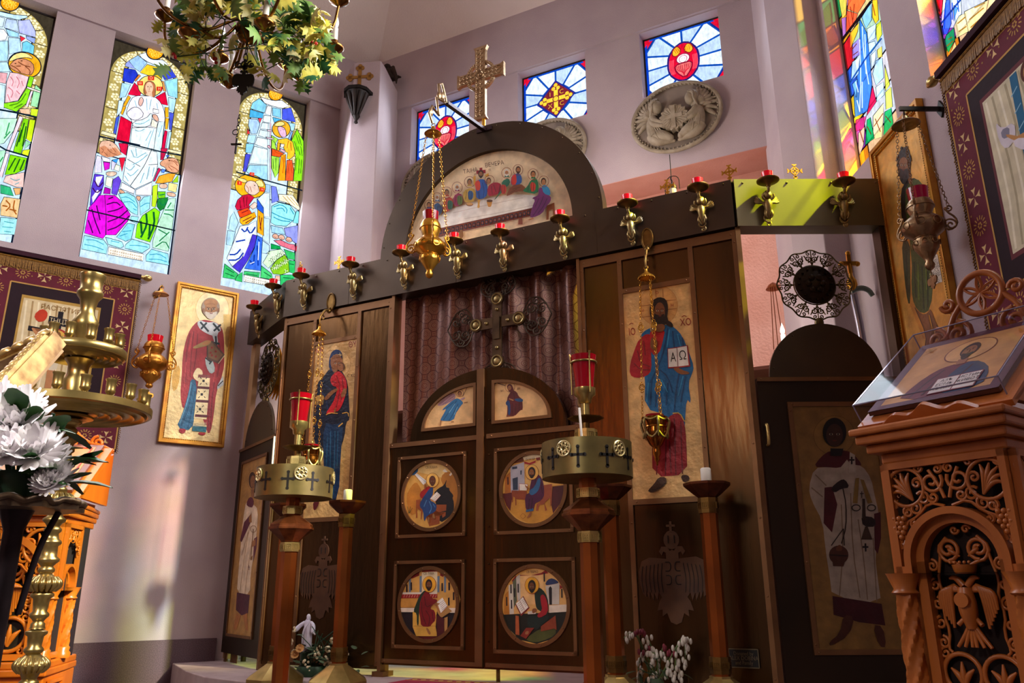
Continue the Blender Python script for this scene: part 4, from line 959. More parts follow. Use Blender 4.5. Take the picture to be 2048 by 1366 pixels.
# Christ with open book, right panel
r = icon('tall icon of Christ in red and blue holding an open book lettered Alpha Omega', C)
d = Draw(C, (1240, 560, 3.105), off=.006); rectpic(d, '#dcb070', 1.70, 2.115, 1.172, 2.405)
d.e('#cf9a58', 240, 160, 120, 125).o('#b07a3c', 2, 240, 160, 120, 125)
for q in ('125,165 195,155', '130,235 195,225', '290,130 350,125', '290,185 355,180', '222,60 226,110', '268,60 270,110'): d.l('#8a4a20', 3, q, 0)
for tx, x, y in (('O', 232, 82), ('ω', 142, 190), ('Н', 326, 160)): d.t('#8c2018', tx, x, y, 26)
d.t('#8c1814', 'IO', 78, 325, 66, -6, xs=.62).t('#8c1814', 'XO', 410, 265, 66, -6, xs=.7).l('#8c1814', 4, '60,278 75,268 85,276').l('#8c1814', 4, '385,232 402,222 415,230')
d.p('#0d5f92', '120,365 150,320 190,300 290,275 340,295 390,350 430,450 462,540 450,585 425,640 445,775 415,735 405,900 400,990 370,1010 330,960 300,840 155,800 160,600', 1)
d.p('#a81420', '120,370 175,330 200,360 195,460 200,560 170,600 100,612 62,590 65,520 95,430', 1)
d.p('#b41a1c', '190,310 285,300 265,400 245,460 200,470 185,380', 1)
d.p('#8c0c18', '200,1000 260,900 330,830 380,830 405,900 415,1000 420,1210 205,1225', 1)
for q in ('240,960 230,1210', '290,900 285,1215', '340,860 350,1210', '380,880 390,1205', '310,1000 320,1200'): d.l('#5e0810', 7, q)
for q in ('90,520 130,560 190,560', '110,440 130,520 190,540', '150,380 160,470'): d.l('#74101c', 6, q)
for q in ('300,300 280,420 250,520 190,640', '330,320 340,420', '250,560 300,600 330,700', '370,580 350,700 340,820', '410,600 380,760', '200,620 190,780', '230,640 225,790', '390,360 400,440', '300,640 290,780'): d.l('#083e6a', 8, q)
for q in ('310,310 295,420', '360,340 380,420', '180,640 170,760', '260,620 300,700', '395,600 365,720'): d.l('#2c8ab8', 6, q)
d.l('#c8a040', 6, '330,830 375,826 405,885 415,870')
d.p('#7c4a24', '190,390 205,350 215,390 228,365 240,400 225,440 195,430', 1).p('#7c4a24', '330,550 345,530 385,560 435,575 430,590 370,588', 1)
d.p('#8c1c1c', '298,428 355,420 358,548 302,552').p('#8c1c1c', '355,420 425,408 440,540 360,548').p('#dcd6cc', '302,432 355,426 360,540 306,544').p('#dcd6cc', '360,424 418,413 430,532 366,540').l('#8a8078', 3, '358,424 362,542', 0)
d.t('#100c0a', 'A', 334, 485, 84, -4, bold=.0, xs=.62).t('#100c0a', 'Ω', 393, 474, 78, -6, xs=.82)
d.p('#1c0e08', '190,230 188,170 205,130 245,108 290,120 304,170 295,250 330,270 335,300 300,290 285,270 270,300 215,300', 1)
d.p('#7a4824', '225,280 275,275 285,300 270,325 225,325 210,305', 1)
face(d, 247, 195, 38, 62, '#6e4020', '#1c0e08', .4, '#1c0e08')
d.p('#3c200e', '175,1310 215,1270 245,1225 290,1225 295,1265 240,1310 200,1325', 1).p('#3c200e', '378,1215 425,1210 440,1240 400,1265', 1).l('#120806', 5, '180,1310 240,1300 292,1260')
d.done('painted_panel', M_GOLDP, r)

# deacon saint on the right-hand side door
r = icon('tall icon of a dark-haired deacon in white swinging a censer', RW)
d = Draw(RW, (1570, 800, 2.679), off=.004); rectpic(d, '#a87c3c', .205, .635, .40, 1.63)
mb = MB()
for q in ((.18, .66, 1.63, 1.655), (.18, .66, .375, .40)): strip(mb, *q)
for q in ((.18, .205, .40, 1.63), (.635, .66, .40, 1.63)): strip(mb, *q)
mb.build('strip_frame', M_TRIM, r, smooth=30)
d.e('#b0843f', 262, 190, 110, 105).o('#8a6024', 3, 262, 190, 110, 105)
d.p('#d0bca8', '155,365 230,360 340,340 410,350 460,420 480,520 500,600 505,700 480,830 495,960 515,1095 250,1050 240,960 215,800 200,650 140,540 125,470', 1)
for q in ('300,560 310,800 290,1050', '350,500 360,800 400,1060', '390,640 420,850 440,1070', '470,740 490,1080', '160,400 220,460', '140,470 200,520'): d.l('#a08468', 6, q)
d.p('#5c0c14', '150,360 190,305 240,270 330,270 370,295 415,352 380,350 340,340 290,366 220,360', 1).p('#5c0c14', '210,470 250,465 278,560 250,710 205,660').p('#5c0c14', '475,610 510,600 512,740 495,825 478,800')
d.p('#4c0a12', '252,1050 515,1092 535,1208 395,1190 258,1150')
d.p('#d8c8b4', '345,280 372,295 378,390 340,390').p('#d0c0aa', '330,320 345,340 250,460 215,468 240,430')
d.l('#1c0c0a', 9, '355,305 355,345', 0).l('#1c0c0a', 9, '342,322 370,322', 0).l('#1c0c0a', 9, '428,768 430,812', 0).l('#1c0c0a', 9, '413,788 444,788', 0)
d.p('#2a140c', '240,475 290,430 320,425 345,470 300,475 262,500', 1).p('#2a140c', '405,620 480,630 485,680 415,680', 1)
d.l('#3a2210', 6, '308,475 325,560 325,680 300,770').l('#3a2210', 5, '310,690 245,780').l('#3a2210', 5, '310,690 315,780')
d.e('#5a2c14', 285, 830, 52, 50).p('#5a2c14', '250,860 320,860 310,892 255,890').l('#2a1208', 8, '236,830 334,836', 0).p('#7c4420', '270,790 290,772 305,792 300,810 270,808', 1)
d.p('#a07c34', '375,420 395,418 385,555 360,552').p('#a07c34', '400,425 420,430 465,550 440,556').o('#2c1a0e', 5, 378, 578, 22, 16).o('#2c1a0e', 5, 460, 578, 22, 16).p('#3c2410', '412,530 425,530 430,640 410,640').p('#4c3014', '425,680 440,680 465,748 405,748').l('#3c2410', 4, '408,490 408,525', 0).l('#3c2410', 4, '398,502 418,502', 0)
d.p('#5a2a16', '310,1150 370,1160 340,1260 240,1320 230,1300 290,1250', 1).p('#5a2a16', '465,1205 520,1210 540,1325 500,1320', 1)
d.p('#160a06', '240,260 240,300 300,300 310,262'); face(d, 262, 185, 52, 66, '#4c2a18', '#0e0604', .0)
d.done('painted_panel', painted('shade_dimmed_gold_paint', rough=0.42, metal=0.25, bump=0.35, bscale=45, vary=0.3, gain=.5), r)  # gain lowered: the dim light on this door is painted into the colours

# deacon saint on the left-hand side door, seen at a slant
r = icon('narrow slanted icon of a deacon in white on the far side door', LW)
a0, a1, b0, b1 = -.76, -.19, .385, 1.66
mb = MB()
for q in ((a0 - .02, a1 + .02, b1, b1 + .02), (a0 - .02, a1 + .02, b0 - .02, b0)): strip(mb, *q)
for q in ((a0 - .02, a0, b0, b1), (a1, a1 + .02, b0, b1)): strip(mb, *q)
mb.build('strip_frame', M_TRIM, r, smooth=30)
d = Draw(LW, (435, 880, 3.035), off=.004); rectpic(d, '#b08448', a0, a1, b0, b1)
d.o('#7a5424', 2, 218, 245, 34, 60)
d.p('#e2cdb0', '170,400 185,370 220,390 250,420 242,560 225,700 205,800 200,945 120,935 130,800 140,700 150,560', 1)
for q in ('200,520 170,680 140,920', '215,600 190,760 170,935', '190,560 150,700'): d.l('#a88458', 3, q)
d.p('#5c1c34', '175,390 200,340 225,360 220,410 195,408', 1).p('#5c1c34', '165,500 205,450 205,500 150,620 140,610').p('#4c1830', '122,925 200,940 190,1050 150,1065 115,1030').p('#5c1c34', '225,600 245,585 240,660 220,740')
d.p('#a06a38', '195,470 210,440 212,500 195,500').p('#a06a38', '210,620 235,600 235,640 212,650')
d.l('#7a5424', 4, '222,540 205,730', 0).o('#8a6430', 3, 222, 540, 18, 20).p('#8a6430', '200,720 218,700 215,730').l('#5c1c34', 3, '195,760 195,790', 0).l('#5c1c34', 3, '190,772 201,772', 0)
d.p('#b0703c', '120,1050 145,1065 120,1150 100,1150').p('#b0703c', '160,1065 185,1050 190,1160 175,1150')
d.e('#3a2010', 216, 245, 22, 50).e('#8a5a34', 220, 255, 16, 40).l('#2a1408', 2, '212,250 228,248', 0).l('#2a1408', 2, '214,285 226,284', 0).p('#8a5a34', '208,300 226,300 226,350 210,345')
d.done('painted_panel', M_GOLDP, r)

# John the Forerunner, framed, right wall
r = icon('tall gilt-framed icon of a bearded man in green on the wall behind the hanging lamp', WR)
q0, q1 = WR.loc(1749, 304), WR.loc(1837, 208)
gilt_frame(r, -.012, .56, 1.70, 3.18, .045)
d = Draw(WR, (1730, 200, 2.53), off=.012); rectpic(d, '#d9a24a', .03, .52, 1.74, 3.14)
d.p('#c88830', '210,560 330,500 400,900 470,1230 250,1200', 1).p('#e0b058', '110,320 200,300 190,500 130,560', 1)
d.p('#20100a', '190,500 200,430 250,390 290,410 300,430 250,560 200,640', 1)
d.p('#414c12', '205,470 245,400 295,405 330,500 350,640 360,760 362,880 345,1060 300,1085 260,1040 245,960 250,800', 1)
d.p('#333c10', '195,700 240,720 240,820 242,1030 228,1030 210,900', 1)
for q in ('260,820 270,1000', '300,840 310,1060', '330,860 330,1050', '220,760 225,960', '270,520 300,700'): d.l('#20280a', 6, q)
for q in ('280,830 285,1010', '320,820 325,960'): d.l('#6a7a24', 5, q)
d.p('#7a4820', '262,1050 300,1085 330,1080 345,1050 375,1140 420,1190 430,1230 410,1245 380,1210 358,1150 345,1090 330,1085 358,1190 350,1240 320,1270 315,1240 325,1190', 1)
d.l('#3c1e0c', 4, '265,1050 325,1190 315,1260').l('#3c1e0c', 4, '375,1140 425,1200').l('#3c1e0c', 4, '340,1080 360,1160 355,1230')
d.p('#d8cfc0', '340,790 380,780 405,920 360,935')
for i, tx in enumerate(('СЕ ВИКИ', 'ЦАРСТВА', 'НЕБЕСН')): d.t('#241a14', tx, 372, 815 + i * 42, 26, 62, xs=.62)
d.p('#7a4820', '240,340 250,420 236,430 232,380', 1)
d.p('#140a06', '176,290 190,255 210,235 235,245 245,300 242,380 215,430 195,420 178,360', 1)
face(d, 208, 330, 28, 50, '#7a4c28', '#140a06', .1, '#140a06')
for q in ('180,280 172,310', '195,250 200,236', '220,240 232,236', '240,280 246,310'): d.l('#140a06', 8, q)
d.done('painted_panel', M_GOLDP, r)

# Last Supper in the arch
r = icon('half-round painted panel of the Last Supper inside the bronze arch', C)
d = Draw(C, (740, 230, 4.267), off=-.012)
m_ = d.mode; d.mode = 'loc'; d.k = (0, 0, 1); d.p('#ecd0a8', circ(AC, AZ, AI + .005, 49, AI + .005, 0, PI, True)); d.mode = m_; d.k = (740, 230, 4.267)
d.t('#4a1c18', 'ТАIНА', 850, 470, 50, -10, xs=.85).t('#4a1c18', 'ВЕЧЕРА', 1055, 413, 50, -10, xs=.85).t('#6a2c20', 'И', 890, 500, 26, -10).t('#6a2c20', 'П', 1015, 465, 26, -10)
d.p('#f6efe6', '560,900 640,810 800,760 1000,700 1200,670 1350,675 1440,690 1430,760 1380,830 1100,880 800,930 600,975', 1)
for q in ('700,830 1000,760 1300,700', '800,880 1100,830 1400,760'): d.l('#d8ccc0', 5, q)
d.p('#8a4430', '480,990 1385,790 1395,850 780,985 470,1060')
for i in range(24):
    x = 510 + i * 36; y = 985 - i * 7.7; d.p('#141830', [(x, y + 8), (x + 24, y + 3), (x + 24, y + 40), (x, y + 45)]).e('#8a4430', x + 12, y + 24, 7, 12, 8)
d.l('#6a2c24', 7, '480,992 1385,792', 0).l('#6a2c24', 7, '470,1058 780,988 1395,852', 0)
d.p('#8a4a28', '1505,770 1570,745 1578,860 1560,865 1556,800 1525,810 1522,890 1502,892').p('#8a4430', '1265,880 1295,875 1300,930 1262,932')
d.p('#8a5a20', '760,990 775,970 790,990 795,1040 770,1055 755,1030', 1)
def apostle(x, y, rr, halo, robe, robe2, body, hair='#3a2010', beard=None):
    d.p(robe, body, 1)
    xs = [q[0] for q in nums(body)]; ys = [q[1] for q in nums(body)]; mx = sum(xs) / len(xs); my = sum(ys) / len(ys)
    d.p(robe2, [(mx - 10, my - 40), (mx + 40, my - 30), (mx + 34, my + 40), (mx - 6, my + 45)], 1)
    for t in (-18, 2, 20): d.l('#2a1420', 3, [(mx + t, my - 30), (mx + t * 1.3 - 6, my + 40)])
    d.o('#7a2a20', 4, x, y, halo, halo * 1.08); d.p(robe, [(x - 12, y + rr), (x + 14, y + rr), (x + 24, y + rr * 2), (x - 20, y + rr * 2)])
    face(d, x, y, rr, rr * 1.35, '#a86c40', hair, .1, beard)
apostle(500, 765, 14, 38, '#3c2a5c', '#5a2038', '470,800 520,790 550,820 545,850 480,850')
apostle(572, 705, 15, 40, '#1c4a78', '#1a3a66', '545,760 590,745 605,800 600,850 570,860 548,800', '#c8c0b4', '#c8c0b4')
apostle(655, 662, 16, 44, '#a83420', '#1f5a40', '625,720 690,690 715,760 690,810 625,840')
apostle(745, 620, 16, 44, '#8a1c48', '#5a7028', '710,690 770,660 800,720 770,775 715,780', '#c8c0b4', '#c8c0b4')
apostle(852, 575, 17, 44, '#b08a34', '#1c4a78', '800,650 860,620 905,640 905,735 815,755 795,700')
d.p('#c08a28', '885,530 905,520 905,600 890,600').p('#c08a28', '985,515 1015,500 1020,525 990,535')
d.p('#8c0c24', '910,478 990,470 990,500 912,508').p('#8c0c24', '938,455 962,452 962,500 940,502')
d.p('#1c4a90', '900,570 960,545 1000,570 1010,640 995,710 915,728 905,640', 1).p('#b83420', '895,575 940,555 950,640 910,655', 1); d.l('#123068', 6, '960,580 980,640 970,710').l('#123068', 6, '930,660 940,720'); face(d, 950, 510, 19, 27, '#9a6038', '#2a140a', 0, '#2a140a')
d.o('#7a2a20', 4, 1025, 560, 40, 40); d.p('#8c0f2c', '1005,620 1050,580 1110,580 1135,620 1130,660 1070,690 1010,700', 1).l('#5c0a1c', 6, '1060,600 1080,660').l('#5c0a1c', 6, '1040,610 1050,680'); face(d, 1018, 570, 17, 24, '#a06840', '#3a1c0c', .4)
apostle(1172, 500, 18, 42, '#1d5a48', '#a83028', '1130,570 1190,540 1205,590 1150,640 1080,720 1060,735 1110,670 1130,620', '#c8c0b4', '#c8c0b4')
d.p('#6a3820', '1165,700 1210,610 1290,590 1340,630 1330,660 1250,660 1200,690', 1).l('#4a2412', 6, '1220,640 1290,620').l('#4a2412', 6, '1200,670 1260,640')
d.p('#1c4a90', '1215,520 1280,500 1305,540 1300,595 1240,605 1205,600', 1).p('#b02a20', '1215,530 1255,505 1260,600 1210,605', 1).o('#7a2a20', 4, 1270, 475, 42, 45); face(d, 1272, 478, 18, 26, '#a06840', '#3a1c0c', .2, '#3a1c0c')
apostle(1400, 515, 18, 44, '#14603c', '#b02e1c', '1350,620 1380,560 1430,545 1448,600 1440,685 1330,665 1310,650')
d.p('#1f70a0', '1470,620 1500,600 1545,640 1550,700 1480,690', 1).p('#5c1a58', '1445,640 1475,620 1490,680 1555,700 1550,750 1510,790 1480,850 1400,885 1370,880 1395,790 1420,730 1385,720 1450,690', 1)
for q in ('1490,700 1460,780 1400,870', '1520,720 1490,790 1440,850', '1450,720 1420,790'): d.l('#38103a', 6, q)
d.o('#7a2a20', 4, 1492, 575, 42, 46); face(d, 1490, 580, 18, 26, '#a06840', '#2a140a', .2); d.p('#a06840', '1355,905 1400,885 1410,895 1370,908')
d.p('#c09040', '925,735 955,728 945,765 950,800 925,805 932,765', 1).e('#7c4a28', 862, 772, 30, 15).e('#b88850', 862, 768, 26, 11).p('#b07a30', '1005,745 1058,735 1050,770 1045,792 1018,795 1012,768', 1).e('#4a2a14', 1032, 742, 26, 11)
d.done('painted_panel', M_PAINT, r)

# annunciation panels and evangelist roundels on the royal doors (children of the doors)
def sub(root, dr, name, m): return dr.done(name, m, root)
class DoorDraw(Draw):
    def __init__(s, k, off): super().__init__(Fr(C.w(DC, 0), C.x), k, off)
def quarter_icon(root, sg, label):
    p = bpy.data.objects.new('quarter_icon', None); COL.objects.link(p); p.parent = root; p['label'] = label
    x0, z0, a, b = .058, DZ + .055, .415, .285
    q = [(sg * x0, z0)] + [(sg * (x0 + a * math.sin(PI / 2 * (1 - t / 16))), z0 + b * math.cos(PI / 2 * (1 - t / 16))) for t in range(17)]
    qi = [(sg * (x0 + .02), z0 + .02)] + [(sg * (x0 + .02 + (a - .045) * math.sin(PI / 2 * (1 - t / 16))), z0 + .02 + (b - .042) * math.cos(PI / 2 * (1 - t / 16))) for t in range(17)]
    mb = MB(); mb.band(q, qi, -.014, 0.002); mb.build('strip_frame', M_TRIM, p, smooth=30)
    d = DoorDraw((820, 720, 6.4), .002); d.mode = 'loc'; d.k = (0, 0, 1); d.p('#e8b87c', qi); d.mode = 'pix'; d.k = (820, 720, 6.4)
    return p, d
p, d = quarter_icon(rdl, -1, 'quarter-round painting of a running blue-robed angel')
d.p('#b08890', '340,580 420,500 500,440 570,420 590,470 560,520 480,560 400,590', 1)
for q in ('380,570 540,440', '420,570 570,460', '450,560 580,490'): d.l('#6a3c4c', 4, q)
d.p('#2a6a98', '590,490 640,500 690,550 650,590 620,640 590,680 560,780 400,780 390,765 440,680 470,620 415,650 430,620 520,540', 1)
for q in ('600,520 520,640 430,770', '620,560 560,680 500,780', '560,540 470,620'): d.l('#154468', 8, q)
for q in ('580,560 500,680', '610,600 570,700'): d.l('#78b0cc', 7, q)
d.p('#b08890', '640,500 700,475 710,490 670,520', 1).p('#a06a40', '690,545 740,535 742,545 695,555').p('#a06a40', '390,775 410,775 395,845 382,845').p('#a06a40', '530,785 565,785 565,800 525,800')
d.o('#6a2418', 4, 640, 425, 48, 45); face(d, 640, 435, 22, 28, '#a86c40', '#4a2412', .3); d.l('#4a1c14', 6, '745,330 680,470', 0).o('#4a1c14', 5, 742, 332, 10)
d.done('painted_panel', M_PAINT, p)
p, d = quarter_icon(rdr, 1, 'quarter-round painting of a seated woman in dark red')
d.p('#5c1418', '1240,500 1280,420 1320,385 1370,410 1395,470 1440,500 1448,640 1420,640 1380,680 1350,715 1240,730 1250,600', 1)
d.p('#1c3c70', '1220,560 1250,510 1285,540 1290,700 1255,710 1262,600', 1).p('#1c4a78', '1335,500 1385,490 1450,500 1445,540 1360,530', 1).p('#7a3a20', '1240,700 1290,715 1345,720 1235,730')
for q in ('1330,420 1340,500', '1310,560 1310,700', '1360,560 1350,690', '1400,540 1400,650'): d.l('#380a10', 6, q)
d.p('#a86c40', '1270,490 1330,510 1325,525 1270,505'); d.o('#5a2014', 4, 1282, 345, 62, 66); d.p('#5c1418', '1240,350 1260,310 1300,310 1325,360 1330,400 1280,420', 1); face(d, 1280, 355, 24, 32, '#a86c40', '#5c1418', -.4)
d.l('#3a1410', 8, '1098,290 1225,330', 0).o('#3a1410', 8, 1095, 290, 16).t('#4a1c18', 'ПРО', 1182, 400, 34, -8, xs=.6).t('#4a1c18', 'ДЕИ', 1392, 370, 34, -8, xs=.6)
d.done('painted_panel', M_PAINT, p)
LA = (C.loc(802, 992)[0], C.loc(925, 984)[0], C.loc(871, 919)[1], C.loc(859, 1063)[1])
def roundel(root, cx, cz, rr, label, k):
    p = bpy.data.objects.new('roundel_icon', None); COL.objects.link(p); p.parent = root; p['label'] = label
    mb = MB(); o_, i_ = circ(cx, cz, rr, 48), circ(cx, cz, rr - .022, 48); mb.band(o_, i_, -.012, .002)
    for t in range(8): a = PI / 4 * t + .2; mb.ball((cx + (rr - .011) * math.cos(a), -.012, cz + (rr - .011) * math.sin(a)), .005, 6, 4)
    mb.build('ring_frame', M_TRIM, p, smooth=30)
    mb = MB(); w = rr + .035; h = rr + .035
    for q in ((cx - w, cx + w, cz + h - .02, cz + h), (cx - w, cx + w, cz - h, cz - h + .02)): strip(mb, *q)
    for q in ((cx - w, cx - w + .02, cz - h, cz + h), (cx + w - .02, cx + w, cz - h, cz + h)): strip(mb, *q)
    mb.build('square_frame', M_TRIM, p, smooth=30)
    d = DoorDraw(k, .0015); d.mode = 'loc'; d.k = (0, 0, 1); d.p('#d9a04c', circ(cx, cz, rr - .02, 40)); d.mode = 'pix'; d.k = k
    return p, d
rx = .262
def ctr(l, r_, t, b_):
    a, c_ = C.loc(*l), C.loc(*r_); u, v = C.loc(*t), C.loc(*b_)
    return ((a[0] + c_[0]) / 2 - DC, (u[1] + v[1]) / 2, (u[1] - v[1]) / 2)
cx, cz, rr = ctr((802, 992), (925, 984), (871, 919), (859, 1063))
p, d = roundel(rdl, cx, cz, rr, 'round painting of a seated saint in red and blue before a dark cave', (780, 900, 7.589))
d.p('#e8c078', '350,330 500,230 700,190 900,260 980,400 700,420 560,360', 1).p('#c07a28', '240,700 330,540 400,480 460,560 500,700 420,960 300,1000', 1).p('#b87428', '760,420 880,300 1000,420 1060,620 1040,820 980,960 900,560 820,560', 1)
d.p('#ece0cc', '800,320 835,285 875,335 840,340').p('#ece0cc', '900,380 930,340 945,370 920,395').p('#2c5a88', '325,385 430,280 425,330 370,380').p('#e6dcd4', '380,375 410,355 560,470 545,500 510,530').l('#7a98b0', 5, '410,370 550,490', 0)
d.p('#0c0a14', '660,660 740,580 820,540 870,430 840,560 910,580 900,610 970,690 950,730 975,790 970,940 880,1040 760,1110 750,960 700,820', 1)
d.p('#9a4a20', '400,760 465,750 470,780 700,830 860,830 855,920 700,960 690,1010 560,1040 600,1155 755,1120 760,1010 700,1000 680,960 850,940 845,1000 800,1030 790,970 500,930 480,1060 470,1050 475,930 410,880 420,1030 398,1030')
d.p('#a01418', '450,660 520,590 600,540 620,560 610,680 580,740 470,740', 1).p('#1c3f78', '620,560 660,560 655,670 640,700 600,760 700,810 715,870 690,940 560,1000 540,1060 520,1090 510,920 450,860 470,770', 1)
for q in ('600,780 640,880 600,960', '560,760 520,860', '660,820 690,870'): d.l('#4a80b8', 12, q)
d.p('#ece2d8', '610,740 715,635 775,690 690,785').l('#a01c1c', 6, '610,740 690,785 775,690', 0)
for t in range(5): d.l('#4a4040', 4, [(650 + t * 18, 745 - t * 20), (700 + t * 14, 765 - t * 18)], 0)
d.o('#7a2c18', 5, 650, 460, 95, 108).e('#e8b458', 650, 460, 92, 105); face(d, 650, 475, 42, 62, '#6a3418', '#5a3420', .1, '#5a3018'); d.p('#8a4a24', '530,520 560,520 550,600 525,600', 1)
for q in ('290,960 270,860', '295,960 320,860', '300,960 350,880'): d.l('#2c4018', 6, q)
d.t('#4a2010', 'СВ ЛОВАН', 635, 265, 54, -3, xs=.62); d.p('#9a6838', '650,1000 670,950 700,1040 660,1040', 1).p('#9a6838', '585,1020 605,1020 605,1100 585,1095')
d.done('painted_panel', M_PAINT, p)
cx, cz, rr = ctr((1000, 976), (1135, 974), (1066, 902), (1064, 1055))
p, d = roundel(rdr, cx, cz, rr, 'round painting of a bowed writing saint in purple beside a pale building', (980, 890, 7.589))
d.p('#c88a30', '180,740 300,690 700,640 1130,600 1140,700 1050,1000 800,1200 640,1220 400,1100 250,950', 0).p('#5c1418', '185,740 350,720 310,1000 250,920').p('#4a1018', '950,630 1130,610 1130,720 1060,900 960,1040 930,900')
d.p('#d8a860', '700,280 830,180 900,300 900,620 760,660 540,600 530,260').p('#b06420', '230,480 320,400 330,720 230,740').p('#b0aab4', '312,330 520,260 530,600 440,640 440,700 320,720').p('#28364c', '340,335 415,325 415,360 340,370').p('#28364c', '345,510 425,485 425,680 350,685').p('#28364c', '462,390 485,385 482,450 465,452').p('#4a1c10', '262,490 285,485 290,600 265,605').p('#6a3418', '330,270 500,180 520,250 330,290')
d.p('#e8d4ac', '495,180 690,130 830,150 800,185 700,200 520,230').p('#a01420', '520,250 600,275 700,235 690,270 610,300 530,285').p('#7a2014', '700,195 820,175 820,220 710,235').t('#4a1c10', 'СВ МАТЕЙ', 612, 218, 46, -6, xs=.6)
d.p('#8a3c1c', '330,690 560,700 570,760 540,830 400,820 405,910 390,920 385,800 355,780 350,870 340,870').p('#9a4a2c', '820,610 945,590 940,900 920,940 915,800 830,880 870,990 840,1000 830,900 750,910 735,1000 705,1000 710,900 760,870')
d.p('#ece0d4', '450,590 575,600 560,690 450,690').l('#a01c1c', 7, '450,690 448,588 578,598 570,690', 0)
d.p('#4a1038', '640,500 690,430 760,460 810,550 830,700 820,800 740,870 690,880 670,960 660,1000 550,1020 530,760 620,720 600,680', 1).p('#2a5c88', '600,690 680,640 740,490 775,520 760,640 720,720 640,770 600,740', 1).p('#2a5c88', '550,985 660,960 665,1000 550,1020')
for q in ('700,480 690,600', '780,560 800,740', '600,820 590,980', '650,800 630,980'): d.l('#2a0820', 9, q)
d.p('#9a5a30', '575,1090 620,1010 640,1020 620,1090 560,1110', 1).o('#7a3418', 5, 505, 1080, 45, 45, 4).o('#7a2c18', 5, 640, 415, 102, 116).e('#e0a850', 640, 415, 99, 112); face(d, 640, 425, 46, 68, '#8a5028', '#24120a', -.4, '#24120a'); d.p('#9a5a30', '535,600 570,630 600,660 580,680 540,630', 1)
d.done('painted_panel', M_PAINT, p)
cx, cz, rr = ctr((794.5, 1211), (922, 1204), (858, 1132), (857, 1286))
p, d = roundel(rdl, cx, cz, rr, 'round painting of a seated saint in dark red holding an open book', (775, 1115, 7.19))
d.p('#160c18', '150,780 1040,780 980,950 850,1100 700,1180 450,1170 300,1080 190,900').p('#5c0c14', '400,1100 780,1110 700,1190 560,1200 460,1180').p('#d8a050', '200,510 320,320 560,170 760,180 1000,420 1050,600 1030,740 200,740')
d.p('#7a1418', '370,260 460,200 460,260 340,310').p('#7a1418', '500,190 700,165 720,200 500,210').p('#7a1418', '760,190 830,240 800,280 760,260').p('#ecd8b0', '495,215 720,200 720,520 640,580 500,500')
for x in (325, 480, 735, 830): d.p('#6a7c90', [(x - 15, 270), (x + 17, 265), (x + 14, 500), (x - 15, 500)])
for x, y in ((345, 420), (282, 450), (790, 430), (890, 420), (885, 640), (955, 560)): d.p('#20101c', [(x - 11, y - 60), (x + 11, y - 65), (x + 12, y + 50), (x - 11, y + 52)])
d.p('#e8d8c4', '200,500 720,500 720,525 195,535').p('#a02020', '190,530 720,525 720,580 185,585')
for i in range(14): d.l('#e8c8a8', 4, [(200 + i * 38, 575), (215 + i * 38, 535)], 0)
d.p('#c88a3c', '180,590 460,590 460,720 180,720').p('#e4d0bc', '180,725 420,725 420,785 180,785').p('#e4d0bc', '860,725 1030,725 1010,795 860,795')
d.p('#d8a444', '370,780 720,730 700,1000 725,1130 420,1130 370,1000').l('#7a4a18', 5, '380,985 700,985', 0)
d.p('#1c3020', '470,540 540,470 590,480 600,600 480,640 460,820 455,990 430,960 430,800 375,780 430,640', 1).p('#7a1018', '560,470 600,490 640,590 720,600 720,640 640,690 620,740 690,760 705,900 640,960 620,1000 490,990 480,880 460,780 480,600', 1)
for q in ('540,560 560,720 640,680', '500,640 500,800 560,960', '560,760 620,860 600,980', '650,780 670,920'): d.l('#4a080e', 10, q)
d.p('#b08048', '700,660 770,640 860,700 935,770 780,870 730,800').p('#f0e6dc', '720,640 800,575 870,700 775,800').l('#a02020', 6, '700,680 775,805 870,700', 0)
for t in range(5): d.l('#504848', 4, [(750 + t * 12, 665 + t * 22), (825 + t * 9, 610 + t * 22)], 0)
d.p('#b08048', '825,870 875,850 870,1080 830,1090').p('#4a0c14', '710,820 830,880 820,1090 720,1150'); d.p('#a06a3c', '560,1010 590,1010 640,1100 600,1110', 1).p('#a06a3c', '660,670 740,650 770,670 700,690', 1)
d.o('#8a2c14', 5, 610, 385, 96, 116).e('#eaa830', 610, 385, 93, 113); face(d, 605, 400, 40, 66, '#7a4420', '#24120a', .1, '#24120a'); d.t('#2a1408', 'СВ ЛУКА', 605, 232, 50, -2, xs=.68)
d.done('painted_panel', M_PAINT, p)
cx, cz, rr = ctr((1000.5, 1214.6), (1140, 1216), (1071, 1128), (1071, 1296))
p, d = roundel(rdr, cx, cz, rr, 'round painting of a bearded saint in red and green reading at a book stand', (980, 1115, 6.83))
d.p('#10140c', '180,770 1070,740 1040,900 900,1100 640,1180 400,1120 230,940').p('#4a5020', '480,1110 700,960 900,960 900,1060 700,1150 560,1160', 1).p('#e0ac64', '190,700 240,440 420,230 640,130 900,220 1040,420 1070,640 1060,740 190,780')
d.p('#8a1418', '385,235 560,245 700,210 760,175 800,215 700,235 560,258 400,250').p('#e8b878', '415,250 720,240 760,640 420,640')
d.p('#c8beb0', '350,270 410,230 420,580 380,590').p('#5a6048', '310,310 360,270 370,590 330,690').p('#d0c6b4', '255,380 315,360 330,770 270,775').p('#c07a24', '205,510 255,450 270,775 190,775').p('#8a1418', '300,320 350,250 370,260 310,330')
for x, y in ((388, 420), (338, 480), (290, 430), (298, 640), (232, 600), (830, 520), (925, 470), (985, 490), (745, 270)): d.p('#1c1418', [(x - 10, y - 60), (x + 8, y - 62), (x + 10, y + 60), (x - 8, y + 60)])
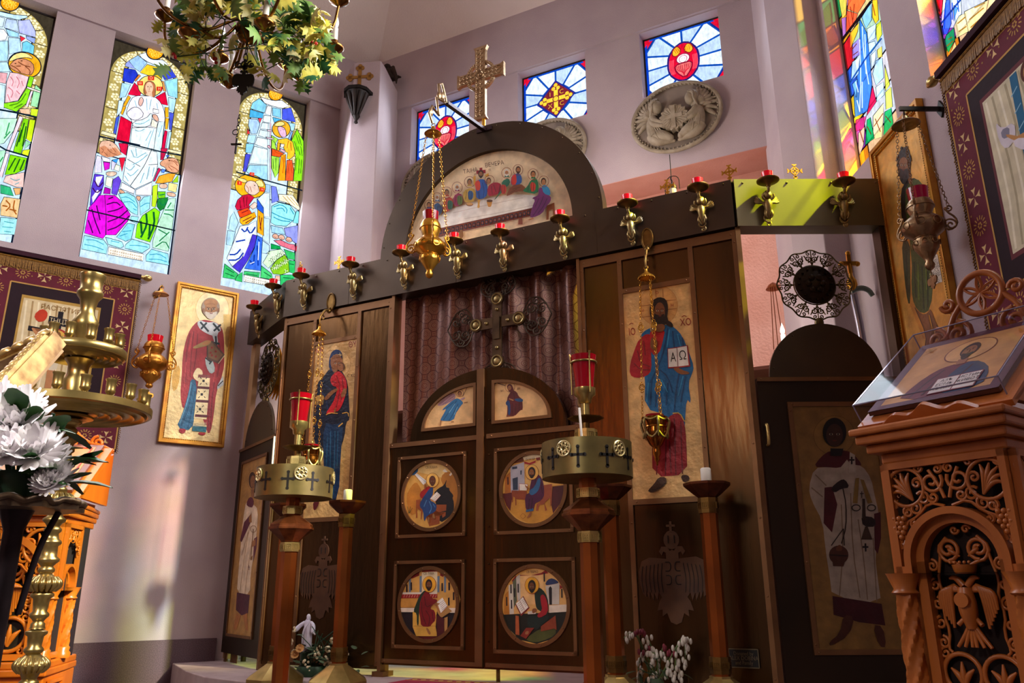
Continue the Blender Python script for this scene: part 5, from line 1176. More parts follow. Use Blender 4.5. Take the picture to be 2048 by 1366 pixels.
d.p('#c4bcb0', '760,390 950,350 950,640 800,640').p('#24345c', '750,380 790,300 860,280 940,330 940,350 850,370', 1).p('#181218', '805,420 830,390 850,420 850,645 815,645').p('#8a1418', '955,370 1005,410 960,430').p('#e0d0bc', '810,655 1065,640 1060,740 815,755')
d.p('#12281e', '610,470 640,400 720,430 790,540 810,700 790,800 690,730 640,700 620,600', 1).p('#9a1420', '690,520 740,500 790,600 800,760 680,830 640,790 720,720 700,620', 1).p('#0e2420', '515,790 640,790 680,830 800,780 810,840 700,930 640,1000 620,960 520,970', 1)
d.p('#8a3a1c', '700,940 900,790 915,990 880,970 700,1010').p('#7a1c18', '350,640 460,525 545,690 430,800').p('#f0e6da', '360,630 455,540 530,680 430,770').l('#a05040', 5, '410,585 480,720', 0)
for t in range(5): d.l('#504848', 4, [(385 + t * 12, 640 + t * 22), (425 + t * 12, 605 + t * 22)], 0); d.l('#504848', 4, [(440 + t * 12, 590 + t * 20), (475 + t * 8, 570 + t * 20)], 0)
d.p('#b0582c', '355,790 400,800 410,1060 355,1050').p('#8a2c1c', '420,1070 500,960 610,960 500,1110').p('#ded4c8', '520,740 640,720 630,770 525,775').p('#8a5028', '580,700 640,690 650,740 585,770', 1).p('#a87048', '490,1010 540,1000 530,1050 485,1050', 1)
d.o('#8a2c14', 5, 580, 380, 96, 114).e('#e0a028', 580, 380, 93, 110); face(d, 580, 400, 44, 70, '#6a3a1c', '#1a0e08', -.3, '#1a0e08'); d.t('#2a1408', 'СВ МАРКО', 585, 198, 46, -1, xs=.66)
d.done('painted_panel', M_PAINT, p)
# ---------------------------------------------------------------- fittings on and around the screen
def scroll(cx, cz, r, turns=1.6, a0=0.0, sg=1, n=26, plane='xz', y=0.0, r_end=.15):
    P = []
    for k in range(n + 1):
        t = k / n; a = a0 + sg * turns * 2 * PI * t; q = r * (1 - (1 - r_end) * t)
        P.append((cx + q * math.cos(a), y, cz + q * math.sin(a)))
    return P
def leafy(mb, x, y, z, s, a):                     # small pointed acanthus leaf
    c, sn = math.cos(a), math.sin(a)
    mb.prism([(x + (u * c - v * sn) * s, z + (u * sn + v * c) * s) for u, v in ((0, -.12), (.4, -.3), (1, 0), (.4, .3), (0, .12))], y - .004, y + .004)
# wall lights: a cherub bracket holding a dish and a red cup
def make_sconce(label, M):
    r = thing('votive_sconce', label, 'sconce', M, 'cherub lights along the screen')
    mb = MB(); mb.lathe([(.012, -.03), (.016, -.012), (.055, .0), (.064, .006), (.064, .012), (.03, .010), (0, .010)], 24, (0, -.075, 0)); mb.build('dish', M_BRASSD, r)
    mb = MB(); mb.lathe([(.0, .0), (.027, .0), (.033, .05), (.029, .05), (.025, .006), (0, .006)], 18, (0, -.075, .0105), cap=False); mb.build('red_cup', M_RED, r)
    mb = MB()
    mb.tube([(0, -.075, -.028), (0, -.07, -.045), (0, -.05, -.06)], [.009, .008, .012], 8)
    mb.ball((0, -.048, -.072), .022, 12, 8, (1, 1, 1.15)); mb.ball((0, -.040, -.062), .025, 10, 6, (1, .9, 1))
    mb.tube([(0, -.035, -.09), (0, -.04, -.115), (0, -.036, -.15), (0, -.03, -.18), (0, -.022, -.21)], [.014, .024, .02, .014, .006], 10)
    for sg in (-1, 1):
        mb.tube([(sg * .01, -.04, -.10), (sg * .035, -.05, -.085), (sg * .03, -.055, -.065)], [.009, .007, .006], 6)
        mb.tube([(sg * .012, -.03, -.16), (sg * .022, -.035, -.185), (sg * .010, -.03, -.205)], [.012, .009, .005], 6)
    mb.tube(scroll(0, -.205, .028, 1.3, PI / 2, 1, y=-.02), .006, 5); mb.tube(scroll(0, -.235, .016, 1.3, PI / 2, -1, y=-.015), .005, 5)
    mb.ball((0, -.012, -.13), .018, 8, 6, (1, .7, 3.2))
    mb.build('cherub', M_FILI, r)
    for sg in (-1, 1):
        mb = MB()
        for k in range(5):
            a = R(8 + 20 * k); mb.tube([(sg * .014, -.028, -.105 - k * .006), (sg * (.03 + .035 * math.cos(a)), -.022, -.115 + .05 * math.sin(a) - k * .008), (sg * (.036 + .034 * math.cos(a * .8)), -.018, -.10 + .055 * math.sin(a) - k * .006)], [.008, .008, .003], 5)
        mb.build('wing', M_FILI, r)
    return r
sc_pts = [(C, 602, 553), (C, 701, 531), (C, 802, 508), (C, 908, 484), (C, 1000, 467), (C, 1120, 440), (C, 1255, 409), (C, 1396, 377), (RW, 1536, 364), (RW, 1688, 366), (LW, 546, 574), (LW, 508, 616)]
sc_lab = ['beside the green-lit corner', 'above the left scroll hook', 'at the left foot of the arch', 'half hidden behind the big gold hanging lamp', 'under the middle of the supper painting', 'at the right foot of the supper painting', 'just right of the arch foot', 'before the pink beam near the angled corner', 'casting a shadow on the yellow-lit section', 'at the wall end of the yellow-lit section', 'on the receding section, before the green glass', 'at the far end of the receding section']
s0 = None
for (fr, px, py), lb in zip(sc_pts, sc_lab):
    h = fr.hit(px, py, .105) - fr.o; M = fr.at(h.dot(fr.x), h.z, .03); lab = 'brass cherub sconce with red glass cup ' + lb
    if s0 is None: s0 = make_sconce(lab, M)
    else: dup(s0, M, lab)
# small flat crosses standing on the top edge
def cross_outline(w, h, t, fl):
    q = [(t, t), (w - .01, t), (w, fl), (w, -fl), (w - .01, -t), (t, -t)]
    return q
def make_finial(label, M):
    r = thing('cross_finial', label, 'cross', M, 'small crosses along the top edge')
    mb = MB()
    mb.prism([(-.02, 0), (.02, 0), (.009, .02), (.007, .05), (-.007, .05), (-.009, .02)], -.003, .003)
    for a in range(4):
        c, s = math.cos(a * PI / 2), math.sin(a * PI / 2)
        mb.prism([(x * c - z * s, .085 + x * s + z * c) for x, z in ((0, -.005), (.034, -.005), (.04, -.014), (.046, -.014), (.043, 0), (.046, .014), (.04, .014), (.034, .005), (0, .005))], -.003, .003)
        mb.bar((.03 * c, 0, .085 + .03 * s), (-.03 * s, 0, .085 + .03 * c), .006)
    mb.build('cross_plate', M_GOLD, r, smooth=0)
    return r
f0 = None
for fr, px, py, lb in ((C, 1333, 392, 'in front of the hanging light'), (C, 1464, 362, 'at the angled corner of the beam'), (RW, 1596, 363, 'glowing yellow between the two sunlit red cups'), (C, 672, 541, 'before the dark corner post'), (LW, 590, 560, 'tucked against the green glass')):
    s_ = fr.loc(px, py)[0]; M = fr.at(s_ if s_ < 2.38 or fr is not C else 2.39, BT1, -.03); lb = 'small gold cross on the screen edge ' + lb
    if f0 is None: f0 = make_finial(lb, M)
    else: dup(f0, M, lb)
# Celtic cross on the crown of the arch
r = thing('celtic_cross', 'large ringed cross carved with interlace on top of the bronze arch', 'cross', C.at(.70, 3.85, -.03))
ctr_z = .375 * 1.0
cc = C.loc(957, 148); ct = C.loc(955, 92)[1]; cb = C.loc(957, 236)[1]; cl_ = C.loc(912, 162); cr_ = C.loc(1005, 132)
zc, ht, hb = cc[1] - 3.85, ct - cc[1], cc[1] - cb; hw = (cr_[0] - cl_[0]) / 2; xc = (cr_[0] + cl_[0]) / 2 - .70
mb = MB()
def arm(L, w0, w1):
    return [(w0, w0), (L - .03, w0 * 1.05), (L, w1), (L, -w1), (L - .03, -w0 * 1.05), (w0, -w0)]
A_ = []
for L, a in ((hw, 0), (ht, PI / 2), (hw, PI), (hb, 3 * PI / 2)):
    A_ += [(xc + x * math.cos(a) - z * math.sin(a), zc + x * math.sin(a) + z * math.cos(a)) for x, z in arm(L, .042, .058)][::-1]
mb.prism(A_, -.015, .015); mb.build('cross_body', M_SILV, r, smooth=0)
mb = MB(); mb.band(circ(xc, zc, .125, 36), circ(xc, zc, .10, 36), -.01, .01); mb.build('ring', M_SILV, r, smooth=30)
mb = MB()
for L, a in ((hw, 0), (ht, PI / 2), (hw, PI), (hb, 3 * PI / 2)):
    n = int(L / .045)
    for k in range(n):
        u = .05 + (L - .07) * (k + .3) / n
        for sg in (-1, 1): mb.ring((xc + u * math.cos(a) - sg * .016 * math.sin(a), -.016, zc + u * math.sin(a) + sg * .016 * math.cos(a)), .017, .0035, 'y', 12, 4, (1.25, 1) if a in (0, PI) else (1, 1.25))
mb.ring((xc, -.016, zc), .03, .006, 'y', 16, 5); mb.ball((xc, -.016, zc), .012)
for k in range(40): a = 2 * PI * k / 40; mb.ball((xc + .112 * math.cos(a), -.012, zc + .112 * math.sin(a)), .006, 5, 3)
mb.build('interlace', M_SILV, r)
mb = MB(); mb.lathe([(.014, -.01), (.014, zc - hb + .02)], 12); mb.lathe([(.03, -.012), (.02, .02), (.014, .03)], 12); mb.build('pole', M_GOLD, r)

# hanging lamps ------------------------------------------------------------------
def perp(s): return Fr(C.w(s, 0), -C.y)            # vertical plane through s, running out towards the nave
def chain(mb, a, b, r=.004, link=.016):
    a, b = V3(a), V3(b); n = max(2, int((b - a).length / link)); d = (b - a).normalized(); x = d.orthogonal().normalized()
    for k in range(n):
        c = a + (b - a) * ((k + .5) / n); u = x if k % 2 else d.cross(x); L = (b - a).length / n * .62
        P = [c + d * (L * math.cos(t)) + u * (r * 1.5 * math.sin(t)) for t in [2 * PI * q / 8 for q in range(8)]]
        mb.tube(P, r * .42, 4, closed=True)
def plaque_link(mb, c, s, M3=None):                # pierced flower link in a chain
    c = V3(c); mb.ring(c, s, s * .2, 'y', 14, 5)
    for k in range(6): mb.ball(c + V3((s * .55 * math.cos(k * PI / 3), 0, s * .55 * math.sin(k * PI / 3))), s * .22, 6, 4)
    for sg in (-1, 1): mb.ring(c + V3((0, 0, sg * s * 1.45)), s * .5, s * .16, 'y', 10, 4)
def cup_lamp(label, med, hang, top_y, foot, group):
    s_, zm = C.loc(*med); P = perp(s_)
    hx_, hz = P.loc(*hang)                           # hx_: distance out from the screen
    r = thing('hanging_oil_lamp', label, 'hanging lamp', C.at(s_, hz, hx_), group)   # local: X along screen, Y into it
    k = hx_
    zt = P.loc(foot[0], top_y)[1] - hz; zb = P.loc(*foot)[1] - hz
    mb = MB(); mz = zm - hz
    mb.ring((0, k - .035, mz), .042, .007, 'y', 20, 6, (.8, 1.6)); mb.prism(circ(0, mz, .028, 16, .06), k - .036, k - .03)
    mb.tube([(0, k - .035, mz - .05), (0, k - .06, mz - .075), (0, k * .55, mz - .07), (0, k * .3, mz - .085), (0, .02, mz - .12), (0, -.005, mz - .15), (0, .0, .065)], [.01, .009, .008, .008, .008, .007, .005], 8)
    mb.tube([(0, .02 + .02 * math.cos(a), mz - .14 + .02 * math.sin(a)) for a in [q * .55 for q in range(12)]], .005, 5)
    mb.ball((0, k - .05, mz - .075), .018, 8, 6)
    mb.build('scroll_hook', M_BRASSD, r)
    mb = MB(); mb.lathe([(.0, .055), (.008, .055), (.012, .035), (.045, .01), (.05, .0), (.044, .0), (.01, .02), (0, .02)], 22); mb.ring((0, 0, .065), .012, .003, 'y', 12, 5)
    for q in range(22): a = 2 * PI * q / 22; mb.ball((.047 * math.cos(a), .047 * math.sin(a), -.002), .005, 5, 3)
    mb.build('canopy', M_GOLD, r)
    R0 = .068
    for q in range(3):
        a = R(200 + 120 * q); mb = MB(); A = V3((.038 * math.cos(a), .038 * math.sin(a), 0)); B = V3((R0 * math.cos(a), R0 * math.sin(a), zt - .01))
        for u0, u1 in ((0, .30), (.42, .72), (.84, 1)): chain(mb, A.lerp(B, u0), A.lerp(B, u1), .0042)
        for u in (.36, .78): plaque_link(mb, A.lerp(B, u), .016)
        mb.build('chain', M_GOLD, r)
    H = zt - zb
    mb = MB(); mb.lathe([(R0 * .92, zt + .004), (R0 + .004, zt), (R0 + .002, zt - H * .05), (R0 * .86, zt - H * .17), (R0 * .84, zt - H * .2), (R0 * .9, zt - H * .27), (R0 * .86, zt - H * .4), (R0 * .55, zt - H * .56), (R0 * .3, zt - H * .62), (R0 * .34, zt - H * .68), (R0 * .36, zt - H * .75), (R0 * .2, zt - H * .82), (R0 * .24, zt - H * .87), (R0 * .08, zt - H * .92), (R0 * .1, zt - H * .96), (0, zb)], 28, cap=False)
    mb.lathe([(R0 * .9, zt + .002), (R0 * .8, zt - H * .1), (0, zt - H * .15)], 24, cap=False)
    mb.ring((0, 0, zt - H * .2), R0 * .87, .005, 'z', 30, 5); mb.build('bowl', mat('lamp_bronze', '#c07a30', '#8a5020', rough=.2, metal=1.0, scale=9), r)
    mb = MB()
    for q in range(6):
        a0 = PI * q / 3; P2 = [V3((R0 * 1.0 * math.cos(a0 + t * PI / 3), R0 * 1.0 * math.sin(a0 + t * PI / 3), zt - H * (.30 + .13 * math.sin(PI * t)))) for t in [j / 8 for j in range(9)]]; mb.tube(P2, .006, 5)
        mb.tube([(R0 * 1.06 * math.cos(a0), R0 * 1.06 * math.sin(a0), zt - H * .04), (R0 * 1.25 * math.cos(a0), R0 * 1.25 * math.sin(a0), zt - H * .12), (R0 * 1.02 * math.cos(a0), R0 * 1.02 * math.sin(a0), zt - H * .3), (R0 * 1.02 * math.cos(a0), R0 * 1.02 * math.sin(a0), zt - H * .42)], [.006, .008, .007, .003], 5)
        P2 = [V3((R0 * 1.05 * math.cos(a0 + t * PI / 3), R0 * 1.05 * math.sin(a0 + t * PI / 3), zt - H * (.02 + .05 * math.sin(PI * t)))) for t in [j / 8 for j in range(9)]]; mb.tube(P2, .006, 5)
    mb.build('garland', M_FILI, r)
    mb = MB(); mb.lathe([(R0 * .7, zt - H * .1), (R0 * .75, zt + .016), (R0 * .7, zt + .016), (R0 * .66, zt - H * .08)], 20, cap=False); mb.build('glass_liner', M_REDD, r)
    return r
cup_lamp('chained bronze oil lamp hanging before the mother and child icon', (668, 607), (638, 668), 893, (617, 985), 'bronze lamps on scroll hooks')
cup_lamp('chained bronze oil lamp hanging before the icon of Christ', (1298, 482), (1293, 556), 838, (1314, 932), 'bronze lamps on scroll hooks')

def urn_lamp(label, M, zs, R_, metal, glass, arm_len, arm_m, wall_y, nscroll=3, rot=.3, canopy_r=.05, pend=True, hook=True):
    """hanging urn lamp; zs = heights below the canopy of: glass top, glass foot, shoulder, waist, belly, lower waist, lower bulb, tip, pendant"""
    r = thing('hanging_urn_lamp', label, 'hanging lamp', M)
    g0, g1, sh, wa, be, lw, lb, tip = zs[:8]
    mb = MB(); mb.lathe([(0, .05), (.012, .05), (.016, .03), (canopy_r * .8, .012), (canopy_r, 0), (canopy_r * .9, -.002), (.012, .01), (0, .01)], 24); mb.ring((0, 0, .06), .014, .003, 'y', 12, 5); mb.build('canopy', metal, r)
    mb = MB(); mb.lathe([(R_ * .44, g1), (R_ * .50, g0), (R_ * .46, g0), (R_ * .40, g1 + .01), (0, g1 + .01)], 24, cap=False); mb.build('glass_cup', glass, r)
    mb = MB()
    prof = [(R_ * .5, g1 + .005), (R_ * .62, sh + (g1 - sh) * .55), (R_ * .64, sh), (R_ * .5, wa + (sh - wa) * .25), (R_ * .47, wa), (R_ * .7, be + (wa - be) * .75), (R_ * .97, be + (wa - be) * .3), (R_, be), (R_ * .92, lw + (be - lw) * .6), (R_ * .55, lw + (be - lw) * .12), (R_ * .5, lw), (R_ * .6, lb + (lw - lb) * .5), (R_ * .56, lb), (R_ * .25, tip + (lb - tip) * .55), (R_ * .17, tip + (lb - tip) * .4), (R_ * .24, tip + (lb - tip) * .25), (R_ * .2, tip + (lb - tip) * .1), (R_ * .08, tip), (0, tip)]
    mb.lathe(prof, 32, cap=False); mb.build('urn', metal, r)
    mb = MB()                                        # chased ornament
    for q in range(8):
        a = 2 * PI * q / 8 + .2
        for (rr, z, s) in ((R_ * .98, be, .2), (R_ * .62, lb + (lw - lb) * .45, .13)):
            c = V3((rr * math.cos(a), rr * math.sin(a), z)); t = V3((-math.sin(a), math.cos(a), 0))
            mb.tube([c + t * (R_ * s * math.cos(w)) + V3((0, 0, R_ * s * math.sin(w))) for w in [2 * PI * j / 10 for j in range(10)]], R_ * .028, 4, closed=True)
    for z, rr in ((sh, .645), (wa, .48), (lw, .52)): mb.ring((0, 0, z), R_ * rr, R_ * .035, 'z', 28, 5)
    mb.build('chased_bands', metal, r)
    for q in range(nscroll):
        a = rot + 2 * PI * q / nscroll; T_ = mb.T.copy(); mb = MB(); mb.T = Matrix.Rotation(a, 4, 'Z')
        h = wa - be
        mb.tube(scroll(R_ * 1.28, be + h * .1, R_ * .34, 1.5, PI, -1), R_ * .05, 6)
        mb.tube([(R_ * .95, 0, be - h * .1), (R_ * 1.2, 0, be - h * .4), (R_ * 1.6, 0, be + h * .1), (R_ * 1.55, 0, be + h * .7), (R_ * 1.2, 0, be + h * 1.2), (R_ * 1.15, 0, be + h * 1.6)], R_ * .055, 6)
        mb.tube(scroll(R_ * 1.3, be + h * 1.55, R_ * .2, 1.3, PI, 1), R_ * .045, 6)
        mb.build('scroll_handle', metal, r)
        mb = MB(); mb.T = Matrix.Rotation(a, 4, 'Z'); A = V3((canopy_r * .85, 0, 0)); B = V3((R_ * 1.3, 0, be + h * 1.7))
        chain(mb, A, B, .0045)
        mb.build('chain', metal, r)
    if pend:
        mb = MB(); chain(mb, (0, 0, tip), (0, 0, tip - .03)); z = tip - .06
        mb.prism([(x * .12, z + zz * .1) for x, zz in eagle_poly()], -.003, .003); mb.build('pendant', metal, r, smooth=0)
    return r
# big gilded lamp in front of the arch, on an arm from the arch crown
P = perp(.735); hxo, hz = P.loc(866, 268)
zz_ = [P.loc(858, y)[1] - hz for y in (422, 442, 456, 474, 494, 510, 522, 556)]
r = urn_lamp('big gilded urn lamp with red glass hanging on an arm before the arch', C.at(.735, hz, hxo), zz_, .098, M_GOLD, M_REDD, 0, None, 0, 3, R(190), .055, pend=False)
a_end = P.loc(893, 206)
mb = MB(); mb.bar((0, hxo - .02, 3.815 - hz), (0, hxo - a_end[0], a_end[1] - hz), .03, .022); mb.box(-.06, .06, hxo - .03, hxo - .02, 3.80 - hz, 3.83 - hz); mb.build('arm', mat('arm_iron', '#3a2a30', rough=.35, metal=.6), r)
mb = MB(); y1, z1 = hxo - a_end[0], a_end[1] - hz
mb.tube([(0, y1, z1), (0, y1 - .03, z1 + .06), (0, y1 - .06, z1 + .11), (0, y1 - .10, z1 + .08), (0, y1 - .08, z1 - .02), (0, y1 - .03, z1 - .01), (0, y1 - .12, z1 - .03), (0, .06, .17), (0, -.02, .19), (0, -.05, .12), (0, -.01, .07)], .009, 7)
for q in ((0, y1 - .05, z1 + .02), (0, -.03, .14), (0, y1 - .09, z1 + .0)): mb.ball(q, .02, 8, 5, (.7, 1, 1.6))
chain(mb, (0, 0, .01), (0, 0, -.13)); mb.ball((0, 0, -.14), .012)
mb.build('scroll_hook', M_SILV, r)
# gold lamp beside the bishop icon
h = WL.hit(322, 585, .20); P = Fr((h.x, h.y, 0), WL.x)
hz = P.loc(326, 590)[1]; zz_ = [P.loc(311, y)[1] - hz for y in (672, 687, 697, 709, 728, 744, 756, 778)]
sx = P.loc(323, 585)[0]; M = P.at(P.loc(322, 590)[0], hz, 0)
r = urn_lamp('gold wall lamp with red glass beside the bishop icon', M, zz_, .118, mat('matt_gold', '#cf8f38', '#a86a20', rough=.38, metal=.85, scale=14), M_RED, .2, None, .2, 3, R(10), .06)
mb = MB(); mb.tube([(0, .2, .06), (0, .1, .075), (0, .0, .085), (0, .0, .06)], .007, 6); mb.ball((0, .19, .06), .025, 10, 6, (1, .5, 1.3)); mb.build('bracket', M_BRASSD, r)
# silver-gilt lamp in front of the man in green
s_m, z_m = WR.loc(1884, 218); P = Fr(WR.w(s_m, 0), -WR.y); o_t, z_t = P.loc(1812, 250)
zz_ = [P.loc(1846, y)[1] - z_t for y in (378, 404, 416, 432, 455, 478, 497, 540)]
r = urn_lamp('silver-gilt urn lamp with purple-red glass hanging from a black wall bracket', WR.at(s_m, z_t, o_t), zz_, .098, M_SILV, mat('purple_ruby_glass', '#7a0528', rough=.08, emit=.25), 0, None, 0, 3, R(200), .068)
mb = MB(); zb = P.loc(1884, 218)[1] - z_t; mb.bar((0, o_t, zb), (0, -.02, zb + .0), .014, .022); mb.prism([(-.03, zb), (0, zb - .05), (.03, zb), (0, zb + .05)], o_t - .012, o_t); mb.tube([(0, 0, zb), (0, 0, .05)], .004, 5); mb.build('bracket', M_BLACK, r)

# oval reliefs of two kneeling angels on the back wall -------------------------------
M_STONE = mat('cast_stone', '#a39683', '#857762', rough=.7, scale=14, bump=.2, bscale=40)
def make_medallion(label, M, w, h):
    r = thing('angel_relief', label, 'relief plaque', M, 'oval angel reliefs on the back wall')
    mb = MB(); mb.prism(circ(0, 0, w, 48, h), -.012, .0); mb.build('ground', mat('relief_ground', '#7d7066', '#8f8276', rough=.8, scale=8), r, smooth=30)
    mb = MB(); P = [(w * math.cos(2 * PI * k / 60), -.02, h * math.sin(2 * PI * k / 60)) for k in range(60)]; mb.tube(P, .018, 8, closed=True)
    for k in range(64): a = 2 * PI * k / 64; mb.ball((w * .945 * math.cos(a), -.028, h * .945 * math.sin(a)), .009, 6, 4)
    mb.build('beaded_rim', M_STONE, r)
    for sg in (-1, 1):
        mb = MB(); S = w; f_ = S / .3 * .8
        q = lambda x, z, y=-.045: (sg * x * S, y, z * S)
        mb.tube([q(-.50, .06), q(-.53, -.10), q(-.52, -.28), q(-.47, -.42)], [.042 * f_, .052 * f_, .05 * f_, .058 * f_], 14)
        mb.tube([q(-.46, -.40), q(-.28, -.46, -.065), q(-.12, -.56, -.065)], [.056 * f_, .05 * f_, .03 * f_], 12)
        mb.tube([q(-.56, -.38), q(-.46, -.54, -.055), q(-.24, -.60, -.055), q(-.06, -.62, -.045)], [.045 * f_, .045 * f_, .03 * f_, .014 * f_], 12)
        mb.tube([q(-.50, .05, -.06), q(-.45, -.08, -.09), q(-.30, -.14, -.09)], [.032 * f_, .026 * f_, .015 * f_], 10)
        mb.tube([q(-.54, .0, -.06), q(-.46, -.18, -.09), q(-.28, -.24, -.09)], [.032 * f_, .026 * f_, .015 * f_], 10)
        for f in range(6): mb.tube([q(-.58 + f * .035, -.04, -.075), q(-.57 + f * .04, -.26, -.088), q(-.54 + f * .07, -.46 - .012 * f, -.09)], .0055, 6)
        for f in range(4): mb.tube([q(-.44 + f * .06, -.38 - .02 * f, -.105), q(-.40 + f * .07, -.50, -.1), q(-.36 + f * .08, -.58, -.08)], .005, 6)
        mb.tube([q(-.45, .10, -.055), q(-.42, .19, -.06)], .026 * f_, 8)
        mb.ball(q(-.38, .28, -.07), .052 * f_, 16, 12, (.85, .95, 1.15)); mb.ball(q(-.43, .31, -.06), .058 * f_, 14, 10, (.9, .9, 1.1))
        mb.ball(q(-.325, .27, -.08), .010 * f_, 8, 6); mb.ball(q(-.34, .225, -.075), .016 * f_, 8, 6)
        hr = .052 * f_ / S
        for f in range(9):
            yy = (f - 4) / 4.6; rr_ = hr * 1.12 * math.sqrt(1 - yy * yy)
            P = [q(-.40 + rr_ * math.cos(R(t)), .30 + rr_ * 1.12 * math.sin(R(t)), -.066 - yy * hr * S * .95) for t in (62, 100, 140, 180, 215)] + [q(-.46 - .03 * (f % 3), .10, -.07 - .02 * yy), q(-.49 - .03 * (f % 3), -.02, -.065 - .02 * yy)]
            mb.tube(P, [.007, .010, .011, .011, .010, .009, .004], 7)
        for x, z, y, rr_ in ((-.12, -.56, -.065, .03), (-.30, -.14, -.09, .018), (-.28, -.24, -.09, .018), (-.06, -.62, -.045, .014)): mb.ball(q(x, z, y), rr_ * f_, 10, 7)
        for f in range(3): mb.tube([q(-.29, -.15 - f * .03, -.09), q(-.235, -.165 - f * .03, -.095)], [.010 * f_, .005 * f_], 6)
        mb.build('angel', M_STONE, r)
        mb = MB()
        for row, (n, L0, y0) in enumerate(((9, .56, -.02), (7, .40, -.04), (6, .24, -.055))):
            for f in range(n):
                a = R(92 + (128 if row == 0 else 105) / n * f); x0, z0 = -.55, .06; L = L0 * (1 - .25 * abs(f / n - .25))
                tip = (x0 + L * math.cos(a) * .78, z0 + L * math.sin(a) * (1.0 if a < PI else 1.5) + .05)
                if (tip[0]) ** 2 + (tip[1] / .76) ** 2 > .92: g = .95 / math.hypot(tip[0], tip[1] / .76); tip = (tip[0] * g, tip[1] * g)
                mb.tube([q(x0, z0, y0), q((x0 + tip[0]) / 2, (z0 + tip[1]) / 2 + .03, y0 - .01), q(tip[0], tip[1], y0)], [.012 * f_, .026 * f_, .010 * f_], 6)
        mb.build('wing', M_STONE, r)
    mb = MB(); sb = []
    for k in range(32): a = 2 * PI * k / 32; rr = (.33 if k % 2 else .28) * w; sb.append((rr * math.cos(a), -.12 * w + rr * .98 * math.sin(a)))
    mb.prism(sb, -.10, -.04)
    mb.box(-.05 * w, .05 * w, -.112, -.10, -.40 * w, .16 * w); mb.box(-.2 * w, .2 * w, -.1105, -.10, -.16 * w, -.06 * w)
    for k in range(24): a = 2 * PI * (k + .5) / 24; mb.tube([(.09 * w * math.cos(a), -.1, -.12 * w + .09 * w * math.sin(a)), (.27 * w * math.cos(a), -.1, -.12 * w + .27 * w * math.sin(a))], .005, 5)
    mb.build('radiant_cross', M_STONE, r)
    return r
a, b = WB.loc(1270, 262), WB.loc(1445, 220); t_, b_ = WB.loc(1358, 174)[1], WB.loc(1358, 306)[1]
mw, mh, mz = (b[0] - a[0]) / 2, (t_ - b_) / 2, (t_ + b_) / 2; mx = (a[0] + b[0]) / 2
m0 = make_medallion('whole oval stone relief of two kneeling angels under the right square window', WB.at(mx, mz, .03), mw, mh)
dup(m0, WB.at(mx - 1.16, mz, .03), 'oval angel relief half hidden behind the right shoulder of the arch')
dup(m0, WB.at(mx - 2.32, mz, .03), 'oval angel relief of which one wing shows left of the arch')

# corner pillar: gold cross, bracket shelf, dark carved figure ---------------------------
def pil(x, y): return at_y(x, y, PLD - .075)
pc = pil(720, 155); plx = (plan(748, PLD - .10)[0] - plan(692, PLD - .07)[0], -.03); pf_ = Fr(pc, (plx[0], plx[1], 0))
r = thing('budded_cross', 'flat gold budded cross high on the corner pillar', 'cross', pf_.at(0, 0, .0))
mb = MB(); k = (pil(740, 155).x - pil(701, 155).x) / 2; kz = pil(720, 134).z - pil(720, 181).z
mb.box(-.016, .016, -.012, 0, -kz * .62, kz * .38); mb.box(-k, k, -.012, 0, -.015, .015)
for x, z in ((-k, 0), (k, 0), (0, kz * .38), (0, -kz * .62)):
    for u in range(3): 
        a = u * PI / 2 + (PI if x < 0 else 0 if x > 0 else PI / 2 if z > 0 else -PI / 2) - PI / 2; mb.prism(circ(x + .02 * math.cos(a), z + .02 * math.sin(a), .022, 12), -.012, 0)
mb.build('cross_plate', mat('dull_gold', '#a87a38', '#8a6228', rough=.5, metal=.4), r, smooth=0)
zt, zb = pil(720, 190).z, pil(716, 252).z; pc = pil(717, 192)
r = thing('corbel_shelf', 'dark carved corner bracket shelf under the gold cross', 'shelf', Fr((pc.x, pc.y, 0), (plx[0], plx[1], 0)).at(0, zt, 0))
Hh = zt - zb; mb = MB(); mb.prism_z([(-.14, 0), (.14, 0), (.11, -.10), (.05, -.15), (-.05, -.15), (-.11, -.10)], -.02, .012); mb.build('shelf_top', M_BLACK, r)
mb = MB(); mb.lathe([(.0, -Hh), (.02, -Hh * .95), (.012, -Hh * .88), (.035, -Hh * .75), (.03, -Hh * .7), (.06, -Hh * .45), (.09, -Hh * .2), (.11, -.02)], 12, (0, -.03, 0))
for f in range(5): a = R(200 + 35 * f); mb.tube([(.10 * math.cos(a), -.03 + .10 * math.sin(a), -.03), (.075 * math.cos(a), -.03 + .085 * math.sin(a), -Hh * .35), (.03 * math.cos(a), -.03 + .05 * math.sin(a), -Hh * .75)], [.02, .018, .006], 6)
mb.build('bracket', mat('dark_carving', '#150c08', '#2a1810', rough=.6, scale=12), r)
fc = WB.hit(783, 152, .12)
r = thing('carved_bird', 'dark carved bird ornament in the corner beside the pillar top', 'ornament', Fr((fc.x, fc.y, 0), WB.x).at(0, fc.z, 0))
mb = MB(); mb.tube([(-.04, 0, .08), (-.02, -.03, .03), (0, -.03, -.03), (.05, -.03, -.06), (.09, -.02, -.05), (.13, -.02, -.07)], [.035, .05, .05, .035, .018, .008], 10); mb.ball((-.04, -.02, .10), .04, 10, 7); mb.tube([(-.06, -.03, .11), (-.1, -.04, .09)], [.012, .003], 6)
mb.build('body', mat('dark_bronze_cast', '#1c1410', '#33261c', rough=.55, metal=.5), r)
mb = MB()
for f in range(6): mb.tube([(.0, -.03, .05), (.06 + .008 * f, -.045, .07 - .025 * f), (.05 + .01 * f, -.05, .0 - .03 * f)], [.014, .018, .006], 6)
mb.build('wing', mat('dark_bronze_wing', '#241a14', '#3c2c20', rough=.55, metal=.5), r)

